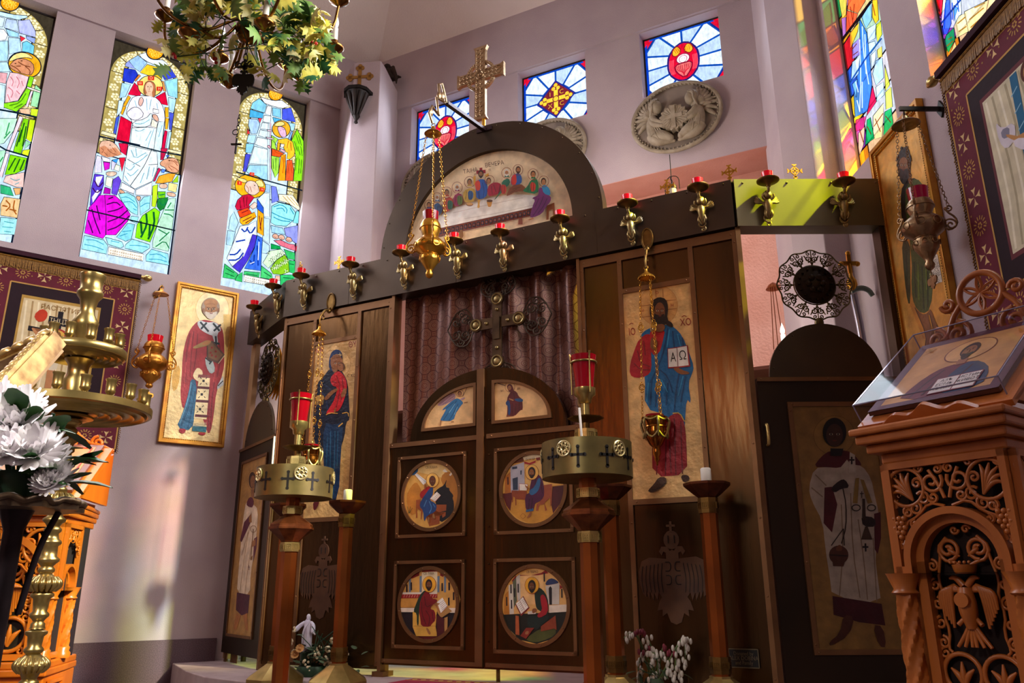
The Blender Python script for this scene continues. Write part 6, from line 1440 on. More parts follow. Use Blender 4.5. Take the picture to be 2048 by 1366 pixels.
# processional things standing in the sanctuary -----------------------------------------
M_FAN = mat('fan_bronze', '#6a5c3a', '#4c4028', rough=.38, metal=.9, scale=14)
def fan(label, M, rr, post):
    r = thing('liturgical_fan', label, 'ceremonial fan', M)
    mb = MB(); mb.lathe([(0, .0), (rr * .5, .0), (rr * .56, .008), (rr * .53, .016), (rr * .40, .012), (rr * .36, .022), (0, .026)], 36); mb.T = Matrix.Identity(4)
    for i, v in enumerate(mb.v): mb.v[i] = V3((v.x, -v.z, v.y))
    for k in range(16): a = 2 * PI * k / 16; mb.ball((rr * .45 * math.cos(a), -.018, rr * .45 * math.sin(a)), rr * .035, 6, 4)
    for k in range(6): a = 2 * PI * k / 6; mb.ball((rr * .2 * math.cos(a), -.028, rr * .2 * math.sin(a)), rr * .09, 8, 5, (1, .4, 1))
    mb.build('boss', mat('boss_bronze', '#2a2018', '#3c2e20', rough=.4, metal=.85, scale=20), r)
    mb = MB(); n = 12
    for k in range(n):
        a = 2 * PI * k / n; c, s = math.cos(a), math.sin(a)
        rot = lambda P: [(x * c - z * s, y, x * s + z * c) for x, y, z in P]
        for sg in (-1, 1):
            mb.tube(rot(scroll(rr * .76, sg * rr * .10, rr * .095, 1.5, PI, sg, 18)), rr * .018, 5)
            mb.tube(rot([(rr * .55, 0, 0), (rr * .66, 0, sg * rr * .02), (rr * .72, 0, sg * rr * .12), (rr * .86, 0, sg * rr * .2)]), rr * .018, 5)
            mb.tube(rot(scroll(rr * .92, sg * rr * .08, rr * .06, 1.2, 0, sg, 12)), rr * .016, 5)
        mb.tube(rot([(rr * .55, 0, 0), (rr * 1.0, 0, 0)]), rr * .016, 5)
    mb.ring((0, 0, 0), rr * .57, rr * .02, 'y', 40, 5)
    P = [(rr * (1.0 + .03 * math.cos(a * 12)) * math.cos(a), 0, rr * (1.0 + .03 * math.cos(a * 12)) * math.sin(a)) for a in [2 * PI * k / 120 for k in range(120)]]
    mb.tube(P, rr * .022, 5, closed=True); mb.build('openwork_rim', M_FAN, r)
    mb = MB(); mb.tube([(0, 0, -rr * .98), (0, 0, -rr * 1.12), (0, 0, -rr * 1.2), (0, 0, -rr * 1.3)], [rr * .1, rr * .13, rr * .08, rr * .16], 10); mb.tube([(0, 0, -rr * 1.3), (0, 0, -post)], rr * .08, 8); mb.build('staff', M_FAN, r)
    return r
o_ = .10; h = RW.hit(1629, 570, -.14); e_ = RW.hit(1702, 570, -.14); fan('round openwork bronze fan behind the half-round top of the door beside the brown lectern', RW.at((h - RW.o).dot(RW.x), h.z, -.14), (e_ - h).length, h.z - ZS)
h = LW.hit(537, 738, -.13); t_ = LW.hit(537, 684, -.13); fan('round openwork bronze fan seen edge-on over the far side door', LW.at((h - LW.o).dot(LW.x), h.z, -.13), t_.z - h.z, h.z - ZS)
h = LW.hit(556, 748, -.24)
r = thing('sunburst_disc', 'golden sunburst disc peeking out behind the narrow panel edge', 'ornament', Fr((h.x, h.y, 0), C.x).at(.06, h.z, 0))
mb = MB(); q = []
for k in range(72): a = 2 * PI * k / 72; rr = (.24 if k % 2 else .155); q.append((rr * math.cos(a), rr * math.sin(a)))
mb.prism(q, -.006, .006); mb.prism(circ(0, 0, .11, 32), -.02, .0); mb.build('rays', mat('bright_gilt', '#f0a61c', '#d88a10', rough=.35, metal=.5, scale=20), r, smooth=0)
mb = MB(); mb.tube([(0, 0.01, -.2), (0, .01, -(h.z - ZS))], .015, 8); mb.build('staff', M_BRASSD, r)
# cross before the curtain
a = C.loc(985, 645); 
r = thing('processional_cross', 'ornate metal cross with filigree ends standing before the curtain', 'cross', C.at(a[0] + .02, a[1] - .02, -.035))
k = .17
mb = MB(); mb.box(-.035, .035, -.012, .0, -.26, .20); mb.box(-.18, .18, -.012, .0, -.01, .065)
for x, z in ((-.16, .028), (.16, .028), (0, .19), (0, -.24)): mb.prism(circ(x, z, .048, 20), -.014, .002)
mb.box(-.022, .022, -.02, -.012, -.09, .06); mb.build('cross_body', mat('cross_metal', '#6a5640', '#4a3a2c', rough=.35, metal=.9, scale=10), r)
for x, z in ((-.16, .028), (.16, .028), (0, .19), (0, -.24)):
    mb = MB(); mb.ring((x, -.016, z), .036, .006, 'y', 18, 5); mb.ball((x, -.014, z), .026, 10, 5, (1, .35, 1)); mb.build('enamel_boss', M_FILI, r)
for x, z in ((-.08, .028), (.08, .028), (0, .115), (0, -.15)): mb = MB(); mb.ball((x, -.014, z), .012); mb.build('stud', M_FILI, r)
for x, z, a in ((0, .30, 90), (-.28, .03, 180), (.28, .03, 0), (0, -.34, 270)):
    mb = MB(); c, s = math.cos(R(a)), math.sin(R(a))
    rot = lambda P: [(x + (u * c - w * s), y, z + (u * s + w * c)) for u, y, w in P]
    for sg in (-1, 1):
        for (u, w, q) in ((-.03, .055, .045), (.045, .045, .04), (-.07, .03, .03), (.0, .1, .03)): mb.tube(rot(scroll(u, sg * w, q, 1.6, 0, sg, 16, y=.004)), .0045, 5)
        mb.tube(rot([(-.1, .004, sg * .02), (-.06, .004, sg * .12), (0, .004, sg * .135), (.06, .004, sg * .1), (.11, .004, 0)]), .005, 5)
        for t in range(3): mb.ring(V3(rot([(.02 - t * .035, .006, sg * (.03 + .02 * t))])[0]), .014, .004, 'y', 10, 4)
    mb.build('filigree_fan', mat('filigree_bronze', '#584a3c', '#3c3028', rough=.5, metal=.75, scale=30), r)
mb = MB(); mb.tube([(0, .005, -.3), (0, .005, -(a_ := C.loc(985, 645)[1] - .02 - ZS))], .012, 8); mb.build('staff', M_BRASSD, r)
# sword-like staff with gold cross and a bulb candle behind the right opening
h = RW.hit(1707, 590, -.25)
r = thing('processional_staff', 'silver staff with gold cross head leaning in the recess beside the fan', 'staff', Fr((h.x, h.y, 0), RW.x).at(0, h.z, 0))
mb = MB(); mb.tube([(0, 0, 0), (.02, 0, -.3), (.05, 0, -(h.z - ZS))], .022, 10); mb.build('pole', mat('pale_steel', '#a8a4b4', rough=.3, metal=.8), r)
mb = MB(); mb.lathe([(.012, .02), (.032, .06), (.03, .09), (.012, .12), (.01, .2)], 14); mb.box(-.05, .05, -.008, .008, .19, .215); mb.box(-.012, .012, -.008, .008, .14, .27)
for x, z in ((-.05, .2), (.05, .2), (0, .27)): mb.ball((x, 0, z), .016)
mb.build('cross_head', M_GOLD, r)
mb = MB(); mb.tube([(-.01, 0, .02), (.04, -.01, .045), (.09, -.01, .03), (.11, -.01, -.01)], [.012, .018, .016, .014], 8); mb.build('hook', mat('verdigris', '#7a8c84', rough=.4, metal=.6), r)
h = RW.hit(1568, 690, -.75)
r = thing('bulb_candelabrum', 'hanging candelabrum with one flame-shaped bulb seen through the side opening', 'lamp', Fr((h.x, h.y, 0), RW.x).at(0, h.z, 0))
top = RW.hit(1562, 578, -.75).z - h.z
mb = MB(); mb.lathe([(.015, 0), (.015, .07), (0, .07)], 12); mb.lathe([(.006, .07), (.014, .085), (.016, .1), (.008, .13), (0, .155)], 12); mb.build('bulb_candle', mat('lit_bulb', '#fff4e8', rough=.3, emit=1.2), r)
mb = MB(); mb.lathe([(.0, -.03), (.02, -.02), (.035, -.002), (.03, .0), (0, .0)], 14); mb.tube([(0, 0, -.02), (-.03, 0, -.05), (-.07, 0, -.04)], .006, 6); mb.lathe([(.0, top + .05), (.03, top + .03), (.05, top)], 14, (-.03, 0, 0)); mb.build('metalwork', M_COPPER, r)
for x in (-.07, -.04, 0): 
    mb = MB(); mb.tube([(x, 0, -.03), (x * .4 - .02, 0, top)], .003, 4); mb.build('chain', M_COPPER, r)
# little hanging light above the pink beam
h = C.hit(1345, 392, -.25)
r = thing('hanging_light', 'small white light with black cap hanging in front of the pink beam', 'lamp', Fr((h.x, h.y, 0), C.x).at(0, h.z, 0))
mb = MB(); mb.lathe([(.026, -.08), (.028, .0), (.028, .05), (0, .05)], 18); mb.build('body', M_WAX, r)
mb = MB(); mb.lathe([(.032, .048), (.03, .07), (.014, .085), (0, .088)], 18); mb.tube([(0, 0, .085), (.004, 0, .105), (-.004, 0, .125), (.0, 0, .14)], .005, 6); mb.build('cap', M_BLACK, r)
mb = MB(); mb.tube([(-.045, 0, -.08), (-.045, 0, .14), (.05, 0, .14), (.05, 0, .04)], .003, 5); mb.tube([(0, 0, .14), (0, 0, .30)], .003, 5); mb.build('wire_guard', M_BLACK, r)

# candle posts and drum stands on the platform ------------------------------------------------
def octo(mb, prof, o=(0, 0, 0)): mb.lathe(prof, 8, o, a0=PI / 8)
def cuff(mb, w, z0, z1, m2=None):
    mb.lathe([(w, z0), (w, z1)], 8, a0=PI / 8)
def keyplates(mb, w, z0, z1):                         # square maze plates on each face
    ap = w * math.cos(PI / 8); h = (z1 - z0) / 2; zc = (z0 + z1) / 2; s = min(h, w * .38) * .82
    for k in range(8):
        a = PI / 4 * k; T0 = mb.T; mb.T = T0 @ Matrix.Rotation(a, 4, 'Z') @ Matrix.Translation((0, -ap, zc))
        mb.frame(-s, s, -s, s, s * .22, -.003, .001)
        for sx in (-1, 1):
            for sz in (-1, 1): mb.box(sx * s * .32 - s * .16, sx * s * .32 + s * .16, -.003, .001, sz * s * .32 - s * .16, sz * s * .32 + s * .16)
        mb.T = T0
def make_post(label, M, top=1.02):
    r = thing('candle_post', label, 'candle stand', M, 'eight-sided candle posts before the screen')
    mb = MB(); octo(mb, [(.17, 0), (.17, .03), (.16, .04), (.055, .11), (.055, .12)]); mb.build('base', M_BRASS, r, smooth=20)
    mb = MB(); octo(mb, [(.043, .11), (.043, top - .08)]); mb.build('shaft', M_COPPER, r, smooth=20)
    for z in (.13, top - .15):
        mb = MB(); octo(mb, [(.05, z), (.05, z + .075)]); keyplates(mb, .05, z, z + .075); mb.build('cuff', M_BRASSD, r, smooth=20)
    mb = MB(); octo(mb, [(.04, top - .078), (.07, top - .055), (.112, top - .018), (.116, top - .012), (.116, top), (.0, top)]); mb.build('tray', mat('copper_tray', '#6a3418', '#4c2410', rough=.35, metal=.7, scale=20), r, smooth=20)
    return r
posts = [(695, 1003, 'with a short stub of candle before the mother and child'), (577, 1009, 'mostly hidden behind the candle drum stand beside the flowers'), (1218, 972, 'standing behind the candle drum with empty tray'), (1413, 966, 'with a pillar candle near the plaque')]
p0 = None; post_xy = []
for px, py, lb in posts:
    q = at_z(px, py, ZS + 1.02); post_xy.append(q); M = T(q.x, q.y, ZS, R(12)); lb = 'slim copper candle post ' + lb
    if p0 is None: p0 = make_post(lb, M)
    else: dup(p0, M, lb)
def candle(label, q, rr, h, m=M_WAX, name='candle', wick=True, tilt=0):
    r = thing(name, label, 'candle', Matrix.Translation(q) @ Matrix.Rotation(R(tilt), 4, 'Y'))
    mb = MB(); mb.lathe([(rr * .96, 0), (rr, .004), (rr, h - rr * .2), (rr * .8, h), (rr * .45, h - rr * .25), (0, h - rr * .3)], 18); mb.build('wax', m, r)
    if wick: mb = MB(); mb.tube([(0, 0, h - rr * .4), (rr * .05, 0, h + rr * .35)], max(rr * .06, .0012), 5); mb.build('wick', M_BLACK, r)
    return r
candle('short white candle stub on the post before the mother and child icon', V3((post_xy[0].x, post_xy[0].y, ZS + 1.0205)), .026, .07)
candle('white pillar candle in glass on the post at the lower corner of the Christ icon', V3((post_xy[3].x, post_xy[3].y, ZS + 1.0205)), .026, .075)
def make_drum(label, Y, M):
    z = lambda y: at_y(1172, y, Y).z
    r = thing('candle_drum_stand', label, 'candle stand', M, 'drum stands with a red glass on top')
    mb = MB(); octo(mb, [(.19, 0), (.19, .03), (.17, .04), (.06, .12), (.06, .13)]); mb.build('base', M_BRASS, r, smooth=20)
    mb = MB(); octo(mb, [(.045, .12), (.045, z(1085))]); octo(mb, [(.04, z(1000)), (.04, z(880))]); mb.build('shaft', M_COPPER, r, smooth=20)
    for a, b in ((1085, 1063), (996, 977), (884, 860)):
        mb = MB(); octo(mb, [(.054, z(a)), (.054, z(b))]); keyplates(mb, .054, z(a), z(b)); mb.build('cuff', M_BRASS, r, smooth=20)
    mb = MB(); octo(mb, [(.05, z(1062)), (.06, z(1056)), (.118, z(1034)), (.125, z(1032)), (.125, z(1027)), (.118, z(1026)), (.118, z(1021)), (.112, z(1018)), (.05, z(1000)), (.045, z(996))]); mb.build('knop', mat('knop_copper', '#8a4c26', '#5c2e14', rough=.3, metal=.75, scale=20), r, smooth=20)
    rd = .212; z0, z1 = z(958), z(888)
    mb = MB(); mb.lathe([(rd, z0), (rd, z1), (rd - .006, z1), (rd - .006, z0 + .012), (0, z0 + .012)], 48, cap=False); mb.lathe([(rd - .003, z0), (0.04, z0 + .002)], 48, cap=False); mb.build('drum', mat('drum_brass', '#8c7a48', '#6a5c38', rough=.36, metal=.75, scale=6), r)
    for k in range(10):
        mb = MB(); a = 2 * PI * k / 10; mb.T = Matrix.Rotation(a, 4, 'Z') @ Matrix.Translation((0, -rd - .0008, (z0 + z1) / 2 - .005))
        mb.box(-.006, .006, -.001, .001, -.045, .04); mb.box(-.03, .03, -.001, .001, .0, .012)
        for x, zz in ((-.03, .006), (.03, .006), (0, .042), (0, -.045)): mb.prism(circ(x, zz, .009, 8), -.001, .001)
        mb.build('cut_cross', M_BLACK, r, smooth=0)
    for k in range(5):
        a = 2 * PI * (k + .25) / 5; mb = MB(); mb.T = Matrix.Rotation(a, 4, 'Z') @ Matrix.Translation((0, -rd - .003, z1 - .05))
        mb.ring((0, 0, 0), .034, .004, 'y', 20, 5); mb.ring((0, 0, 0), .012, .004, 'y', 12, 5)
        for q in range(8): mb.ring((.023 * math.cos(q * PI / 4), 0, .023 * math.sin(q * PI / 4)), .008, .003, 'y', 8, 4)
        mb.build('rosette', mat('pale_brass', '#e0cf98', rough=.3, metal=.8), r)
    mb = MB(); octo(mb, [(.02, z(846)), (.085, z(838)), (.088, z(836)), (.02, z(833))]); mb.lathe([(.018, z(862)), (.018, z(846))], 12); mb.build('drip_plate', M_BRASSD, r, smooth=20)
    mb = MB(); mb.lathe([(.02, z(836)), (.02, z(808)), (.03, z(806)), (.034, z(796)), (.052, z(790)), (.052, z(777)), (.0, z(777))], 20); mb.build('socket', M_BRASS, r)
    mb = MB(); zt, zb = z(712), z(777); mb.lathe([(.044, zb), (.046, zb + .04), (.054, zt - .05), (.062, zt), (.058, zt), (.05, zt - .05), (.04, zb + .01), (0, zb + .01)], 28, cap=False); mb.build('red_glass', M_REDD, r)
    mb = MB(); mb.ring((0, 0, zt - .035), .060, .006, 'z', 28, 6)
    for k in range(3): a = R(30 + 120 * k); mb.tube([(.062 * math.cos(a), .062 * math.sin(a), zb - .03), (.063 * math.cos(a), .063 * math.sin(a), zt - .01), (.07 * math.cos(a), .07 * math.sin(a), zt + .01)], .0045, 6)
    mb.build('glass_holder', M_BRASS, r)
    return r, z1
YD = 3.78; q = at_y(1174, 925, YD)
dr, zdr = make_drum('brass candle drum stand with red glass in front of the doors near the Christ icon', YD, T(q.x, q.y, 0, R(20)))
drum_r = V3((q.x, q.y, zdr))
zq = (zdr + dr.matrix_world.translation.z)
q2 = at_z(591, 945, zdr - .02); dup(dr, T(q2.x, q2.y, 0, R(5)), 'brass candle drum stand with red glass beside the flowers and white statue')
candle('thin white taper bending out of the candle drum before the doors', drum_r + V3((-.03, -.165, -.10)), .0055, .24, tilt=-3)
q = V3((q2.x, q2.y, zdr)) + V3((-.09, -.15, -.10)); candle('thin white taper standing in the candle drum beside the flowers', q, .0055, .26)
# ---------------------------------------------------------------- carved lecterns
def lectern(label, M, wood, W, zl, D, rise, seg_side=90):
    """front panel W wide between twisted columns, canted sides, sloping desk from zl at the front up by rise over depth D"""
    r = thing('carved_lectern', label, 'lectern', M)
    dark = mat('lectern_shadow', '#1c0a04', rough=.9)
    w = W / 2; zb = .40; sd = .22; ca, sa = math.cos(R(seg_side)), math.sin(R(seg_side))
    def outline(g):                                   # plan outline grown by g
        return [(-w - g * .6, -g), (w + g * .6, -g), (w + (sd + g) * ca + g * .3, (sd + g) * sa), (w + (sd) * ca, D + g), (-w - sd * ca, D + g), (-w - (sd + g) * ca - g * .3, (sd + g) * sa)]
    mb = MB(); mb.prism_z(outline(.05), 0, .10); mb.prism_z(outline(.02), .10, zb - .06); mb.prism_z(outline(.045), zb - .06, zb - .03); mb.prism_z(outline(.03), zb - .03, zb); mb.build('plinth', wood, r, smooth=0, bevel=.006)
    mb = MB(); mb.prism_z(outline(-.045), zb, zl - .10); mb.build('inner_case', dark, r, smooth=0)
    mb = MB(); mb.prism_z(outline(.01), zl - .10, zl - .07); mb.prism_z(outline(.045), zl - .07, zl - .045); mb.prism_z(outline(.07), zl - .045, zl - .02); mb.prism_z(outline(.085), zl - .02, zl); mb.build('cornice', wood, r, smooth=0, bevel=.006)
    # front: fretwork panel with arch, columns
    def face(T_, fw, main):
        zt = zl - .10; H = zt - zb
        mb = MB(); mb.T = T_; zs = zb + H * .575 if main else zb + H * .55; ar = fw * .36
        arch = circ(0, zs, ar, 21, ar * 1.0, 0, PI, True)
        P = [(fw / 2 - .012, zs - .02), (fw / 2 - .012, zt), (-fw / 2 + .012, zt), (-fw / 2 + .012, zs - .02), (-ar, zs - .02)] + arch[::-1] + [(ar, zs - .02)]
        inner_ring = circ(0, zs, ar * 1.0, 25, ar, 0, PI, True); outer_ring = circ(0, zs, ar * 1.16, 25, ar * 1.16, 0, PI, True)
        mb.band(outer_ring + [(-ar * 1.16, zs - .03), (ar * 1.16, zs - .03)], inner_ring + [(-ar, zs - .03), (ar, zs - .03)], -.022, .03)
        mb.box(-fw / 2, fw / 2, -.02, 0, zt - .018, zt)
        for sg in (-1, 1): a, b = sorted((sg * fw / 2, sg * (fw / 2 - .018))); mb.box(a, b, -.02, 0, zs - .03, zt); a, b = sorted((sg * fw / 2, sg * ar)); mb.box(a, b, -.02, 0, zs - .03, zs - .012)
        mb.build('spandrel_frame', wood, r, smooth=20)
        mb = MB(); mb.T = T_; k = fw / .40; y = -.008; t = .0062 * k
        for sg in (-1, 1):
            cx, cz = sg * fw * .335, zt - .085 * k
            mb.ring((cx, y, cz), .062 * k, t * 1.1, 'y', 26, 6)
            for f in range(5):
                a = R(90 - sg * 45 + (f - 2) * 32); mb.tube([(cx - sg * .02 * k, y, cz - .045 * k), (cx + .02 * k * math.cos(a), y - .004, cz + .0 + .02 * k * math.sin(a)), (cx + .052 * k * math.cos(a), y, cz + .05 * k * math.sin(a))], [t * .6, t * 1.5, t * .5], 6)
            mb.tube(scroll(sg * fw * .11, zt - .075 * k, .038 * k, 1.5, R(90 + sg * 60), sg, 20, y=y), t, 6)
            mb.tube([(sg * fw * .02, y, zt - .13 * k), (sg * fw * .05, y, zt - .09 * k), (sg * fw * .12, y, zt - .036 * k)], t, 6)
            mb.tube(scroll(sg * fw * .21, zt - .025 * k, .016 * k, 1.2, 0, sg, 12, y=y), t * .8, 5); mb.tube(scroll(sg * fw * .43, zt - .03 * k, .018 * k, 1.2, 0, -sg, 12, y=y), t * .8, 5)
            for (ux, uz, ur, ua, ud) in ((.045, -.035, .017, 90, 1), (.235, -.075, .02, 200, -1), (.20, -.125, .024, 40, 1), (.115, -.125, .018, 0, -1), (.275, -.155, .022, 120, 1), (.34, -.165, .018, 60, -1), (.465, -.14, .014, 90, 1), (.455, -.235, .014, 270, 1), (.30, -.205, .016, 100, -1)):
                mb.tube(scroll(sg * fw * ux, zt + uz * k, ur * k, 1.4, R(ua) if sg > 0 else PI - R(ua), sg * ud, 16, y=y), t * .8, 5)
            mb.tube([(sg * fw * .03, y, zt - .155 * k), (sg * fw * .16, y, zt - .14 * k), (sg * fw * .26, y, zt - .18 * k), (sg * fw * .38, y, zt - .20 * k), (sg * fw * .40, y, zt - .27 * k)], t * .8, 5)
            gx, gz = sg * fw * .42, zt - .185 * k
            for row, n in enumerate((3, 2, 3, 2, 1)):
                for c in range(n): mb.ball((gx + (c - (n - 1) / 2) * .017 * k, y - .006, gz - row * .015 * k), .0095 * k, 8, 6)
            mb.tube(scroll(sg * fw * .44, gz - .085 * k, .016 * k, 1.2, PI / 2, -sg, 12, y=y), t * .8, 5); mb.tube([(sg * fw * .36, y, gz + .02 * k), (sg * fw * .39, y, gz - .04 * k), (sg * fw * .46, y, gz - .10 * k)], t * .8, 5)
        mb.build('fretwork', wood, r)
        # arched niche with openwork and eagle
        mb = MB(); mb.T = T_; nw = ar * .93; y = .022
        mb.box(-nw - .012, nw + .012, .005, .035, zb + .005, zb + .031)
        for sg in (-1, 1): a, b = sorted((sg * (nw + .012), sg * (nw - .014))); mb.box(a, b, .005, .035, zb + .03, zs)
        mb.band(circ(0, zs, nw + .012, 25, nw + .012, 0, PI, True) + [(-nw - .012, zs - .03), (nw + .012, zs - .03)], circ(0, zs, nw - .014, 25, nw - .014, 0, PI, True) + [(-nw + .014, zs - .03), (nw - .014, zs - .03)], .005, .035)
        mb.build('niche_frame', wood, r, smooth=20)
        mb = MB(); mb.T = T_; k = nw / .145; t = .0065 * k; y = .028; base = zb + .03
        Hn = zs + nw - base; ra = nw * .43
        for sg in (-1, 1):
            mb.ring((sg * nw * .46, y, base + ra * 1.15), ra, t * 1.25, 'y', 26, 8)
            for f in (-1, 0, 1): mb.tube([(sg * nw * .46, y, base + ra * .45), (sg * nw * .46 + f * ra * .22, y, base + ra * 1.05), (sg * nw * .46 + f * ra * .62, y, base + ra * (1.75 - abs(f) * .35))], [t * .7, t * 1.9, t * .5], 8)
            mb.tube(scroll(sg * nw * .16, base + nw * .07, nw * .12, 1.3, 0, sg, 16, y=y), t * .8, 6); mb.tube(scroll(sg * nw * .78, base + nw * .08, nw * .12, 1.3, PI, -sg, 16, y=y), t * .8, 6)
            mb.tube(scroll(sg * nw * .80, base + ra * 2.15, nw * .13, 1.3, R(90), -sg, 16, y=y), t * .8, 6)
            top_ = zs - nw * .1
            for j in range(5): mb.tube(scroll(sg * nw * .80, base + ra * 2.7 + (top_ - base - ra * 2.7) * j / 4, nw * .15, 1.4, R(90), sg * (-1) ** j, 16, y=y), t * .85, 6)
            mb.tube([(sg * nw * .62, y, base + ra * 2.2)] + [(sg * nw * (.66 + .05 * (-1) ** j), y, base + ra * 2.4 + (top_ - base - ra * 2.3) * j / 5) for j in range(6)] + [(sg * nw * .55, y, zs + nw * .3)], t * .8, 6)
            mb.tube(scroll(sg * nw * .36, zs + nw * .28, nw * .27, 1.6, R(-90), -sg, 24, y=y), t * 1.1, 7)
            mb.tube([(sg * nw * .12, y, zs - nw * .1), (sg * nw * .3, y, zs - nw * .02), (sg * nw * .5, y, zs + nw * .02), (sg * nw * .62, y, zs + nw * .3), (sg * nw * .36, y, zs + nw * .55)], t, 7)
            mb.tube(scroll(sg * nw * .14, zs + nw * .72, nw * .11, 1.2, 0, sg, 14, y=y), t * .8, 6)
            mb.tube([(sg * nw * .36, y, zs + nw * .28), (sg * nw * .28, y - .003, zs + nw * .22), (sg * nw * .1, y, zs + nw * .1)], [t * .6, t * 1.6, t * .5], 7)
        mb.build('openwork', wood, r)
        if main:
            ez = base + Hn * .53; mb = MB(); mb.T = T_; y = .012
            mb.tube([(0, y, ez - .09 * k), (0, y - .008, ez - .02 * k), (0, y - .006, ez + .04 * k)], [.018 * k, .034 * k, .022 * k], 10); mb.prism(circ(0, ez - .0 * k, .024 * k, 18), y - .046 * k, y - .03 * k)
            for sg in (-1, 1):
                mb.tube([(sg * .006 * k, y, ez + .045 * k), (sg * .03 * k, y, ez + .075 * k), (sg * .05 * k, y - .004, ez + .07 * k)], [.012 * k, .011 * k, .004 * k], 8)
                for f in range(6): mb.tube([(sg * .02 * k, y, ez + .03 * k), (sg * (.05 + .008 * f) * k, y - .004, ez + (.055 - .004 * f) * k), (sg * (.058 + .007 * f) * k, y - .002, ez - (.03 + .012 * (5 - f)) * k)], [.008 * k, .010 * k, .005 * k], 6)
                for f in range(3): mb.tube([(0, y, ez - .07 * k), (sg * .012 * (f + .4) * k, y, ez - .115 * k), (sg * .024 * (f + .3) * k, y - .003, ez - .15 * k)], [.009 * k, .008 * k, .006 * k], 6)
                mb.tube([(sg * .01 * k, y, ez - .05 * k), (sg * .04 * k, y - .008, ez - .08 * k)], .008 * k, 6)
            mb.lathe([(.032 * k, 0), (.036 * k, .012 * k), (.04 * k, .03 * k), (.03 * k, .03 * k), (0, .02 * k)], 14, (0, y + .01, ez + .085 * k), cap=False)
            for f in range(5): mb.ball(((f - 2) * .016 * k, y - .012, ez + .122 * k), .006 * k, 6, 4)
            mb.build('carved_eagle', wood, r)
        # plinth panel
        mb = MB(); mb.T = T_; k = fw / .40; mb.frame(-fw * .42, fw * .42, .13, zb - .08, .016, -.03, -.018); 
        mb.ring((0, -.026, .22), .05 * k, .008, 'y', 22, 6); mb.ball((0, -.024, .22), .02 * k, 10, 6)
        for f in range(8): a = PI / 4 * f; mb.ball((.034 * k * math.cos(a), -.024, .22 + .034 * k * math.sin(a)), .011 * k, 8, 5)
        for sg in (-1, 1): mb.tube(scroll(sg * .11 * k, .22, .04 * k, 1.6, R(90), sg, 20, y=-.024), .006, 5)
        mb.build('plinth_carving', wood, r)
    face(Matrix.Identity(4), W, True)
    for sg in (-1, 1):
        Ts = Matrix.Translation((sg * (w + sd * ca / 2), sd * sa / 2, 0)) @ Matrix.Rotation(sg * R(seg_side), 4, 'Z'); face(Ts, sd * .98, False)
    def column(x, y):
        mb = MB(); zt = zb + (zl - .10 - zb) * (.575 if abs(x) <= w else .55) - .03; rr = .028
        mb.lathe([(rr * 1.35, zb), (rr * 1.4, zb + .02), (rr * 1.1, zb + .03), (rr * 1.2, zb + .045), (rr, zb + .05)], 16, (x, y, 0)); mb.lathe([(rr, zt - .055), (rr * 1.25, zt - .05), (rr * 1.0, zt - .04), (rr * 1.5, zt - .005), (rr * 1.6, zt)], 16, (x, y, 0))
        n, sg_ = 40, 20; rings = []
        for i in range(n + 1):
            z = zb + .05 + (zt - .105 - zb) * i / n
            rings.append([mb.V((x + (rr * (.86 + .16 * math.cos(5 * (a - z * 14)))) * math.cos(a), y + (rr * (.86 + .16 * math.cos(5 * (a - z * 14)))) * math.sin(a), z)) for a in [2 * PI * q / sg_ for q in range(sg_)]])
        for A, B in zip(rings, rings[1:]):
            for q in range(sg_): mb.F((A[q], A[(q + 1) % sg_], B[(q + 1) % sg_], B[q]))
        mb.build('twisted_column', wood, r)
    for x, y in ((-w + .012, -.012), (w - .012, -.012), (w + sd * ca, sd * sa - .01), (-w - sd * ca, sd * sa - .01)): column(x, y)
    # sloping desk, ledge and crest
    L = math.hypot(D, rise); th = math.atan2(rise, D); Td = Matrix.Translation((0, -.03, zl + .01)) @ Matrix.Rotation(th, 4, 'X')
    hw = w + .05
    mb = MB(); mb.prism_z(outline(-.02), zl - .003, zl + .02)
    pts = [(-.02, zl + .018), (D + .0, zl + .018), (D + .0, zl + rise - .01)]
    for sg in (-1, 1):
        x0 = sg * (hw - .02); a = [mb.V((x0, p[0], p[1])) for p in pts]; b = [mb.V((x0 + sg * .02, p[0], p[1])) for p in pts]
        mb.F(a); mb.F(b[::-1])
        for q in range(3): mb.F((a[q], b[q], b[(q + 1) % 3], a[(q + 1) % 3]))
    mb.T = Td; mb.box(-hw, hw, 0, L, -.012, .006); mb.build('desk', wood, r, smooth=0)
    mb = MB(); mb.T = Td; P = []
    for k in range(33): u = -1 + 2 * k / 32; P.append((u * hw * .62, .012 + .024 * (1 - abs(u)) + .008 * math.cos(u * 9)))
    mb.prism(P + [(hw * .62, .0), (-hw * .62, .0)], -.012, .004); mb.build('book_ledge', wood, r, smooth=20)
    mb = MB(); mb.T = Matrix.Translation((0, D - .015, zl + rise)); t = .011; y = 0; cz = .16
    mb.ring((0, y, cz), .066, t, 'y', 30, 7)
    for f in range(6):
        a = PI / 3 * f + PI / 6; mb.tube([(0, y, cz), (.03 * math.cos(a + .35), y, cz + .03 * math.sin(a + .35)), (.06 * math.cos(a), y, cz + .06 * math.sin(a))], .005, 5); mb.tube([(0, y, cz), (.03 * math.cos(a - .35), y, cz + .03 * math.sin(a - .35)), (.06 * math.cos(a), y, cz + .06 * math.sin(a))], .005, 5)
